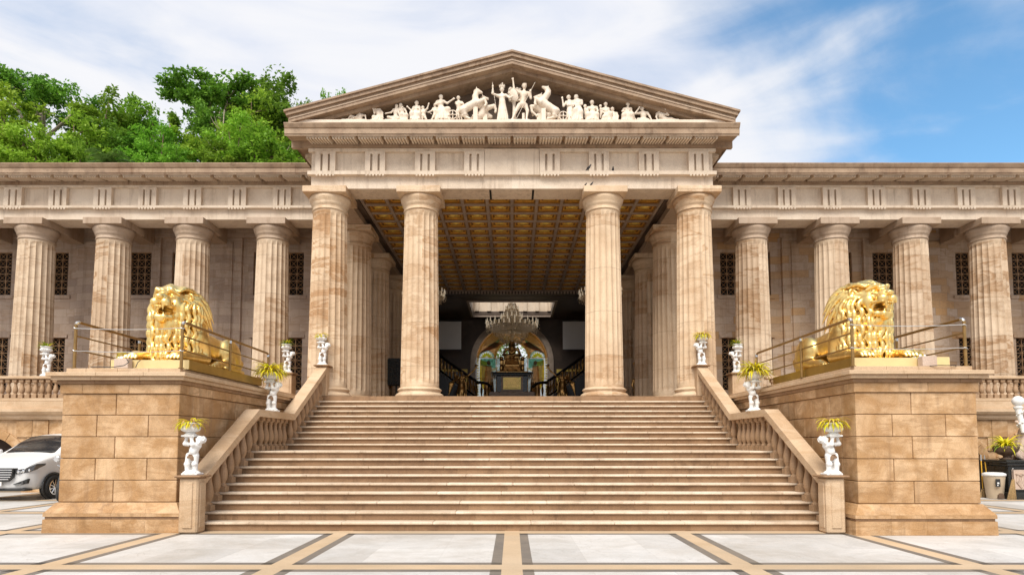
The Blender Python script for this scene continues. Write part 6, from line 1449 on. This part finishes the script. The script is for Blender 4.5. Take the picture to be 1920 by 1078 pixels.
m = MB(); m.tube([(-.16, -.2, .85), (-.20, -.16, 1.3), (-.22, -.12, 1.62)], [.06, .075, .10], 12); m.lathe([(.10, 0), (.13, .04), (.13, .08), (.09, .10)], (-.22, -.12, 1.60), 14)
for i in range(14): a = i * .9; m.lathe([(.0, -.04), (.04, 0), (.0, .04)], (-.19 + .09 * math.cos(a), -.16 + .09 * math.sin(a), .95 + .045 * i), 6)
link_mesh('cornucopia', m.mesh('cornucopia'), M['cherub'], mst)
m = MB(); m.lathe([(.0, -.165)] + [(.165 * math.cos(R(a)), .165 * math.sin(R(a))) for a in range(-75, 90, 15)] + [(.0, .165)], (-.22, -.12, 1.86), 24); link_mesh('globe', m.mesh('globe'), M['cherub'], mst, smooth=True)
t = thing('planter_bowl', 'brown stone bowl on the black pedestal beside the robed maiden', 'planter', (px0 - .07, py0 + .35, 1.203)); m = MB(); m.lathe([(.17, 0), (.17, .04), (.08, .07), (.08, .12), (.20, .17), (.31, .27), (.35, .38), (.36, .42), (.32, .42), (.28, .38)], seg=28, fl=lambda a, z: 1 + (.03 * math.sin(a * 14) if .15 < z < .37 else 0)); link_mesh('bowl', m.mesh('bowl'), M['terracotta'], t, smooth=True)
t2 = thing('bowl_plant', 'bright yellow-green strap-leaved plant in the brown stone bowl', 'plant', (px0 - .07, py0 + .35, 1.203 + .40)); b = bpy.data.objects.new('blades', spray_mesh(110, .66, 1.6, .024, 11, 1.05)); C.objects.link(b); b.parent = t2; b.data.materials.append(M['spider']); b.data.materials.append(M['spidergreen']); m = MB(); m.lathe([(.30, -.03), (.2, .01), (.05, .03)], seg=16); link_mesh('soil', m.mesh('soil'), M['soil'], t2)
t = thing('trash_bin', 'beige pedal trash bin with a black sticker beside the black pedestal', 'bin', (15.08, 18.95, 0))
M['binplastic'] = plain('beige_bin_plastic', (.50, .40, .28), .5, 0., .1, 4.)
m = MB(); m.lathe([(.20, 0), (.215, .03), (.285, .70), (.29, .72), (.28, .73)], seg=28); bb_ = link_mesh('bucket', m.mesh('bucket'), M['binplastic'], t, smooth=True); m = MB(); m.lathe([(.30, .70), (.31, .74), (.30, .78), (.22, .81), (.0, .82)], seg=28); link_mesh('lid', m.mesh('lid'), M['cherub'], t, smooth=True)
m = MB(); m.box(-.19, -.05, -.300, -.285, .38, .62); link_mesh('sticker', m.mesh('sticker'), M['plastic'], bb_); m = MB(); m.box(-.15, -.09, -.306, -.301, .47, .52); m.box(-.15, -.12, -.306, -.301, .41, .45); link_mesh('sticker_marks', m.mesh('sticker_marks'), M['cherub'], bb_)
m = MB(); m.prism([(-.09, .02), (.09, .02), (.08, .13), (.04, .18), (-.04, .18), (-.08, .13)], 'y', -.26, -.19); link_mesh('pedal_recess', m.mesh('pedal_recess'), M['terracotta'], t)
M['straw'] = plain('broom_straw', (.38, .25, .11), .8, 0., .35, 30.); M['yellowpole'] = plain('yellow_pole', (.65, .36, .03), .4)
def broom(x, y, tilt, words, straw=True, pole='yellowpole', hgt=1.25):
    t = thing('broom', words, 'broom', (x, y, 0), 'brooms by the trash bin'); rs = random.Random(int(x * 100)); hd_ = MB(); k = .62 if straw else .28
    for i in range(70): a = rs.uniform(-1, 1); b = rs.uniform(-1, 1); hd_.tube([(tilt * k + .025 * a, .025 * b, k), (.13 * a, .05 * b, .0)], [.007, .004], 4)
    link_mesh('bristles', hd_.mesh('bristles'), M['straw'], t); p = MB(); p.tube([(tilt * k, 0, k - .04), (tilt * hgt, .05, hgt)], .016, 8); po = link_mesh('handle', p.mesh('handle'), M[pole], t)
    p = MB(); p.tube([(tilt * hgt * .86, .05 * .85, hgt * .86), (tilt * hgt, .05, hgt + .003)], .0175, 8); link_mesh('grip', p.mesh('grip'), M['wire'], po)
broom(15.30, 18.58, .12, 'straw broom leaning upright between the trash bin and the black pedestal', True, 'terracotta', .95)
broom(14.98, 19.3, .02, 'broom with a yellow pole standing left of the trash bin', False, 'yellowpole', 1.35)
broom(15.24, 19.4, -.03, 'broom with a yellow pole standing behind the trash bin', False, 'yellowpole', 1.33)
t = thing('tool_shelf', 'low brown wooden shelf behind the trash bin', 'shelf', (14.8, 20.2, 0)); m = MB(); m.box(13.7, 15.7, 20.15, 20.55, 1.0, 1.08); m.box(13.7, 15.7, 20.15, 20.55, .55, .60); link_mesh('boards', MB().mesh('x'), M['straw'], t) if False else m.build('boards', plain('brown_board', (.26, .17, .10), .7, 0., .2, 4.), t)
for x in (13.75, 14.4, 15.05, 15.65): m = MB(); m.box(x - .03, x + .03, 20.16, 20.54, 0, .999) if False else m.box(x - .03, x + .03, 20.12, 20.148, 0, 1.06); m.build('leg', M['rib'], t)
# ------------------------------------------------------------------ hillside and trees behind the west wing
def hill_z(x, y):
    sx = max(0., min(1., (-9 - x) / 8)); sx = sx * sx * (3 - 2 * sx)
    if y < 46.5: return -.6
    r = min(1., (y - 46.5) / 2.0); z = 19 * r if y < 48.5 else 19 + (y - 48.5) * .5
    return z * sx - .4 + .5 * math.sin(x * .7 + y * .4) * r
m = MB(); gx = [-110 + 2.5 * i for i in range(45)]; gy = [46.5, 47, 47.6, 48.5] + [50 + 3 * i for i in range(17)]
for y in gy:
    for x in gx: m.v.append((x, y, hill_z(x, y)))
nx_ = len(gx)
for j in range(len(gy) - 1):
    for i in range(nx_ - 1): m.f.append((j * nx_ + i, j * nx_ + i + 1, (j + 1) * nx_ + i + 1, (j + 1) * nx_ + i)); m.m.append(0)
M['hill'] = plain('hill_soil', (.06, .075, .03), .95, 0., .4, .6)
tag(m.build('hillside', M['hill'], None, True), kind='structure')
def foliage(name, dark, mid, light, tr=.38):
    s = NT(name); g = s.n('ShaderNodeNewGeometry'); o = s.n('ShaderNodeObjectInfo'); v = s.coord(); n = s.noise(v, .45, 3, .5, 0)
    f = s.math('ADD', s.math('MULTIPLY', g.outputs['Random Per Island'], .65), s.math('MULTIPLY', s.rng(n, .35, .65), .35)); c = s.ramp(f, [(0., dark), (.55, mid), (1., light)])
    h = s.n('ShaderNodeHueSaturation'); s.l(c, h.inputs['Color']); s.l(s.rng(o.outputs['Random'], 0, 1, .485, .515), h.inputs['Hue']); s.l(s.rng(o.outputs['Random'], 0, 1, .85, 1.15), h.inputs['Value']); c = h.outputs[0]
    s.col(c); s.set(.55, 0, .25); t = s.n('ShaderNodeBsdfTranslucent'); s.l(c, t.inputs[0]); mx = s.n('ShaderNodeMixShader'); mx.inputs[0].default_value = tr
    s.l(s.b.outputs[0], mx.inputs[1]); s.l(t.outputs[0], mx.inputs[2]); s.l(mx.outputs[0], s.t.nodes['Material Output'].inputs[0]); return s.mat
M['leafdark'] = foliage('leaf_dark', (.07, .16, .02), (.14, .29, .03), (.25, .43, .05)); M['leafmid'] = foliage('leaf_mid', (.10, .21, .02), (.20, .38, .03), (.33, .53, .06)); M['leaflight'] = foliage('leaf_light', (.15, .27, .02), (.30, .48, .04), (.46, .62, .09))
M['bark'] = plain('bark', (.19, .125, .085), .9, 0., .4, 6., bump=.3); M['palebark'] = plain('pale_bark', (.42, .34, .26), .85, 0., .3, 5., bump=.2)
def leaf_fan(V, Fc, p, s, rs):
    a = Vector((rs.gauss(0, 1), rs.gauss(0, 1), rs.gauss(-.25, .5))).normalized(); b = a.cross(Vector((rs.gauss(0, .5), rs.gauss(0, .5), 1))).normalized(); q = s * rs.uniform(.6, 1.35); n = len(V)
    V += [p - a * q * .2 - b * q * .18, p + a * q * .4 - b * q * .42, p + a * q * 1.25, p + a * q * .4 + b * q * .42]; Fc.append((n, n + 1, n + 2, n + 3))
def tree_kind(seed, H, W, style, leafs, ls):
    """trunk with limbs and a crown of leaf clumps; about H tall, half-width W"""
    rs = random.Random(seed); tr = MB(); V, Fc = [], []; clumps = []
    t0 = {'u': .52, 'r': .34, 'f': .28, 'd': .25, 't': .5}[style]
    base = Vector((0, 0, -.8)); bend = Vector((rs.uniform(-.5, .5), rs.uniform(-.3, .3), 0)); top = Vector((bend.x, bend.y, H * t0))
    r0 = .028 * H; tr.tube([base, base.lerp(top, .5) + bend * .2, top], [r0 * 1.25, r0, r0 * .8], 7)
    nl = {'u': 7, 'r': 7, 'f': 8, 'd': 8, 't': 4}[style]
    for i in range(nl):
        a = 2 * math.pi * i / nl + rs.uniform(-.4, .4); e = rs.uniform(.25, 1.0) if i else .02
        rad = W * e; zt = H * (rs.uniform(.78, .97) - .22 * e * e) if style == 'u' else H * (1.0 - .55 * e ** 1.6) * rs.uniform(.86, .98)
        tip = Vector((math.cos(a) * rad + bend.x, math.sin(a) * rad + bend.y, max(zt, H * .4))); mid = top.lerp(tip, .5) + Vector((rs.uniform(-.4, .4), rs.uniform(-.4, .4), rs.uniform(-.3, .5)))
        tr.tube([top - Vector((0, 0, rs.uniform(0, .15) * H)), mid, tip], [r0 * .55, r0 * .32, r0 * .12], 5); clumps += [(tip, 1.), (mid.lerp(tip, .6), .9)]
        for k in range(4):
            s0 = mid.lerp(tip, rs.uniform(-.2, .8)); a2 = a + rs.uniform(-1.2, 1.2); L = W * rs.uniform(.3, .6)
            t2 = s0 + Vector((math.cos(a2) * L, math.sin(a2) * L, rs.uniform(-.12, .35) * L * 1.6)); tr.tube([s0, s0.lerp(t2, .5) + Vector((0, 0, .15)), t2], [r0 * .24, r0 * .15, r0 * .06], 4); clumps += [(t2, .85), (s0.lerp(t2, .55) + Vector((0, 0, .2)), .7)]
    if style in 'rfd':
        for k in range({'r': 12, 'f': 20, 'd': 26}[style]):
            a = rs.uniform(0, 6.3); e = rs.random() ** .6; z = rs.uniform(.28, .95); ww = W * (1 - max(0, z - .55) * 1.5) * e; clumps.append((Vector((math.cos(a) * ww + bend.x, math.sin(a) * ww + bend.y, H * z)), .8))
    fl = {'u': .42, 'r': .75, 'f': .55, 'd': .85, 't': .8}[style]; per = int(leafs / len(clumps))
    for c, sz in clumps:
        R_ = sz * W * {'u': .24, 'r': .27, 'f': .26, 'd': .28, 't': .5}[style] * rs.uniform(.7, 1.25)
        for _ in range(int(per * rs.uniform(.6, 1.4))):
            d = Vector((rs.gauss(0, 1), rs.gauss(0, 1), rs.gauss(0, 1))).normalized() * R_ * rs.random() ** .45; leaf_fan(V, Fc, c + Vector((d.x, d.y, d.z * fl)), ls, rs)
    cm = bpy.data.meshes.new('crown'); cm.from_pydata([tuple(v) for v in V], [], Fc); cm.update(); tm = tr.mesh('trunk'); tm.shade_smooth(); return tm, cm
KIND = {}
for key, a in dict(u1=(11, 12, 5.2, 'u', 10500, .23), r1=(12, 10, 3.4, 'r', 9500, .22), f1=(13, 9, 3.6, 'f', 11500, .19), d1=(14, 11, 3.8, 'd', 12500, .23), t1=(15, 11, 1.5, 't', 1600, .24), r2=(16, 10, 3.4, 'r', 9500, .23), f2=(17, 9, 3.6, 'f', 11500, .20), d2=(18, 10, 3.6, 'd', 12000, .24), u2=(19, 12, 5.0, 'u', 10500, .24)).items(): KIND[key] = tree_kind(*a)
WORDS = iter([
 ('u1', 'leafdark', 'tallest tree on the hill, its layered flat crown standing clear of the canopy'), ('r1', 'leafmid', 'round tree on the ridge right of the layered tall tree'), ('r2', 'leafmid', 'sloping-topped tree on the ridge between the two highest groups'), ('f1', 'leaflight', 'light green feathery tree at the photo\'s left border'), ('f2', 'leaflight', 'light green feathery tree in front of the layered tall tree'), ('t1', 'leafmid', 'thin lone tree standing in the gap of sky'), ('r1', 'leafdark', 'dark tree just left of the sky gap'),
 ('u2', 'leafdark', 'wide open-branched tree reaching left over the sky gap'), ('f2', 'leaflight', 'bright yellowish-green tree under the wide open-branched one'), ('d1', 'leafdark', 'dense dark dome-shaped tree at the highest point near the gable'), ('r2', 'leafmid', 'tree sloping down to the gable\'s lower corner'), ('r1', 'leafmid', 'treetop just showing above the gable\'s lower corner'), ('r2', 'leafmid', 'small treetop peeping over the gable slope'),
 ('f1', 'leafmid', 'mid-green tree below the sky gap, left one'), ('r1', 'leaflight', 'mid-green tree below the sky gap, right one'), ('f1', 'leaflight', 'bright leafy tree with drooping sprays in front of the dark ridge'), ('d2', 'leafdark', 'dark vine-hung tree right of the sky gap'), ('r2', 'leafmid', 'low tree above the wing cornice halfway between the sky gap and the portico'), ('f2', 'leafmid', 'low tree above the wing cornice beside the portico corner'),
 ('f2', 'leaflight', 'low yellow-green tree by the left border under the feathery one'), ('d1', 'leafdark', 'dark tree behind the larger palm'), ('d2', 'leafdark', 'dark tree between the two palms'), ('d2', 'leafdark', 'dark tree behind the portico corner'), ('r1', 'leafmid', 'small dense tree left of the larger palm'), ('r2', 'leafmid', 'small tree right of the smaller palm'), ('r1', 'leafmid', 'low tree at the foot of the layered tall tree'), ('f1', 'leafmid', 'small tree left of the smaller palm'), ('r2', 'leafmid', 'tree cut by the left border on the ridge'), ('f2', 'leaflight', 'low tree cut by the left border')])
for x, y, zt_, w, st in [(-49.5,62,42.0,3.9,'u'),(-41.5,60,38.4,2.7,'r'),(-41.5,64,39.8,2.4,'r'),(-44.9,52,33.3,3.1,'f'),(-39.9,53,31.7,2.6,'f'),(-39.2,67,40.6,0.9,'t'),(-38.7,63,37.7,1.9,'r'),(-31.8,64,42.4,4.7,'u'),(-26.8,60,38.3,2.7,'f'),(-26.0,66,43.1,3.5,'d'),(-22.4,64,39.3,1.7,'r'),(-22.1,70,44.4,1.5,'r'),(-20.8,72,45.4,1.2,'r'),(-33.1,55,31.6,2.4,'f'),(-31.1,56,32.0,2.2,'r'),(-24.4,53,31.2,2.2,'f'),(-30.6,59,35.7,2.3,'d'),(-21.4,51,29.2,2.3,'r'),(-18.8,51,28.6,2.1,'f'),(-41.0,50,29.0,2.2,'f'),(-38.8,56,32.3,2.3,'d'),(-35.9,55,30.7,2.2,'d'),(-20.0,58,33.9,2.0,'d'),(-36.9,50,28.1,1.3,'r'),(-24.8,50,27.6,1.7,'r'),(-38.4,49,26.5,1.4,'r'),(-28.7,50,27.1,1.5,'f'),(-50.7,56,35.0,3.2,'r'),(-46.5,50,28.6,2.4,'f')]:
    key, lm, words = next(WORDS); tm, cm = KIND[key]; z0 = hill_z(x, y); W0 = {'u': 5.1, 'r': 3.4, 'f': 3.6, 'd': 3.7, 't': 1.5}[key[0]]; H0 = {'u1': 12, 'u2': 12, 'r1': 10, 'r2': 10, 'f1': 9, 'f2': 9, 'd1': 11, 'd2': 10, 't1': 11}[key]
    t = thing('tree', words, 'tree', (x, y, z0), 'trees on the hillside'); k = w / W0 * 1.3; t.scale = (k * 1.1, k * 1.1, (zt_ - z0) / H0 * 1.02); t.rotation_euler.z = (x * 7.7) % 6.28
    for nm, me, mt in (('trunk', tm, 'palebark' if key[0] in 'tu' else 'bark'), ('crown', cm, lm)):
        if not me.materials: me.materials.append(M[mt])
        o = bpy.data.objects.new(nm, me); C.objects.link(o); o.parent = t; o.material_slots[0].link = 'OBJECT'; o.material_slots[0].material = M[mt]
# two palms
M['palmleaf'] = foliage('palm_leaf', (.06, .13, .03), (.10, .20, .04), (.18, .30, .06))
def palm(x, y, z, sc, words, seed):
    t = thing('palm_tree', words, 'palm', (x, y, z), 'palms above the wing cornice'); rs = random.Random(seed); m = MB(); q = MB(); m.tube([(0, 0, -6), (.1, 0, -3), (0, 0, 0)], [.28, .24, .26], 9)
    for i in range(24):
        a = i * 2.399; e = rs.uniform(.15, 1.35); L = rs.uniform(2.0, 2.9); px, pz, h = 0, 0, e; pts = []
        for j in range(11): pts.append((px, pz)); px += math.cos(h) * L / 10; pz += math.sin(h) * L / 10; h -= .17 + .05 * j * .5
        c, s_ = math.cos(a), math.sin(a)
        for j in range(1, 11):
            for sg in (-1, 1):
                for half in (0, .5):
                    p0 = Vector((c * (pts[j - 1][0] + (pts[j][0] - pts[j - 1][0]) * half), s_ * (pts[j - 1][0] + (pts[j][0] - pts[j - 1][0]) * half), pts[j - 1][1] + (pts[j][1] - pts[j - 1][1]) * half)); l = .75 * math.sin(.35 + j / 10 * 2.4)
                    d = Vector((c * .55 - s_ * sg * .75, s_ * .55 + c * sg * .75, -.35)).normalized() * l; w_ = Vector((c, s_, .2)) * .045; q.add([p0, p0 + d * .4 + w_, p0 + d, p0 + d * .4 - w_], [(0, 1, 2, 3)])
        q.tube([(c * p[0], s_ * p[0], p[1]) for p in pts], [.04 - .003 * j for j in range(11)], 4)
    link_mesh('trunk', m.mesh('palm_trunk'), M['bark'], t); link_mesh('fronds', q.mesh('fronds', fix=False), M['palmleaf'], t); t.scale = (sc,) * 3
palm(-32.6, 47.6, 24.2, 1.0, 'larger palm with arching fronds rising above the wing cornice', 3); palm(-26.6, 47.8, 23.6, .8, 'smaller palm with arching fronds above the wing cornice', 4)
# pale leafless trunks
for x, y, z1, w in ((-27.5, 55, 33.6, 'pale forked dead trunk in front of the bright yellowish-green tree'), (-20.4, 50.5, 28.6, 'thin pale trunk before the low tree beside the portico corner'), (-41.8, 51, 29.8, 'grey-brown branching bare trunk under the feathery trees')):
    t = thing('bare_tree', w, 'tree', (x, y, hill_z(x, y) - .5), 'bare trunks on the hillside'); rs = random.Random(int(-x * 10)); m = MB(); H = z1 - hill_z(x, y); m.tube([(0, 0, 0), (rs.uniform(-.3, .3), 0, H * .5), (rs.uniform(-.6, .6), 0, H)], [.11, .08, .035], 7); link_mesh('trunk', m.mesh('bare_trunk'), M['palebark'], t); q = MB()
    for k in range(7): h = H * rs.uniform(.45, .9); a = rs.uniform(0, 6.3); l = rs.uniform(.6, 1.8); q.tube([(0, 0, h), (math.cos(a) * l * .5, math.sin(a) * l * .5, h + l * .35), (math.cos(a) * l * .8, math.sin(a) * l * .8, h + l * .9)], [.045, .03, .012], 5)
    link_mesh('limbs', q.mesh('limbs'), M['palebark'], t)
# undergrowth that nobody could count
V, Fc = [], []; rs = random.Random(77)
for i in range(330):
    x = rs.uniform(-62, -15); y = rs.uniform(48.0, 66); z = hill_z(x, y) + rs.uniform(.5, 3.6); r = rs.uniform(.7, 1.5)
    for _ in range(70):
        d = Vector((rs.gauss(0, 1), rs.gauss(0, 1), rs.gauss(0, 1))).normalized() * r * rs.random() ** .4; leaf_fan(V, Fc, Vector((x + d.x, y + d.y, z + d.z * .9)), .24, rs)
me = bpy.data.meshes.new('undergrowth'); me.from_pydata([tuple(v) for v in V], [], Fc); me.update(); tag(link_mesh('undergrowth', me, M['leafmid']), 'dark green undergrowth filling the hillside under the trees', 'undergrowth', kind='stuff')
# shrub seen through the clear pane of the arch
t = thing('garden_shrub', 'bright green shrub seen through the stained glass window behind the seated bronze', 'shrub', (0, 45.2, 0)); V, Fc = [], []
for i in range(60):
    c = Vector((rs.uniform(-1.7, 1.7), rs.uniform(-.5, .5), rs.uniform(5.5, 10.6)))
    for _ in range(60): d = Vector((rs.gauss(0, 1), rs.gauss(0, 1), rs.gauss(0, 1))).normalized() * .5 * rs.random() ** .4; leaf_fan(V, Fc, c + d, .16, rs)
me = bpy.data.meshes.new('crown'); me.from_pydata([tuple(v) for v in V], [], Fc); me.update(); link_mesh('crown', me, M['leaflight'], t)
m = MB(); m.tube([(0, 0, 0), (.1, 0, 3), (-.1, 0, 6)], [.14, .11, .06], 7); link_mesh('trunk', m.mesh('shrub_trunk'), M['bark'], t)
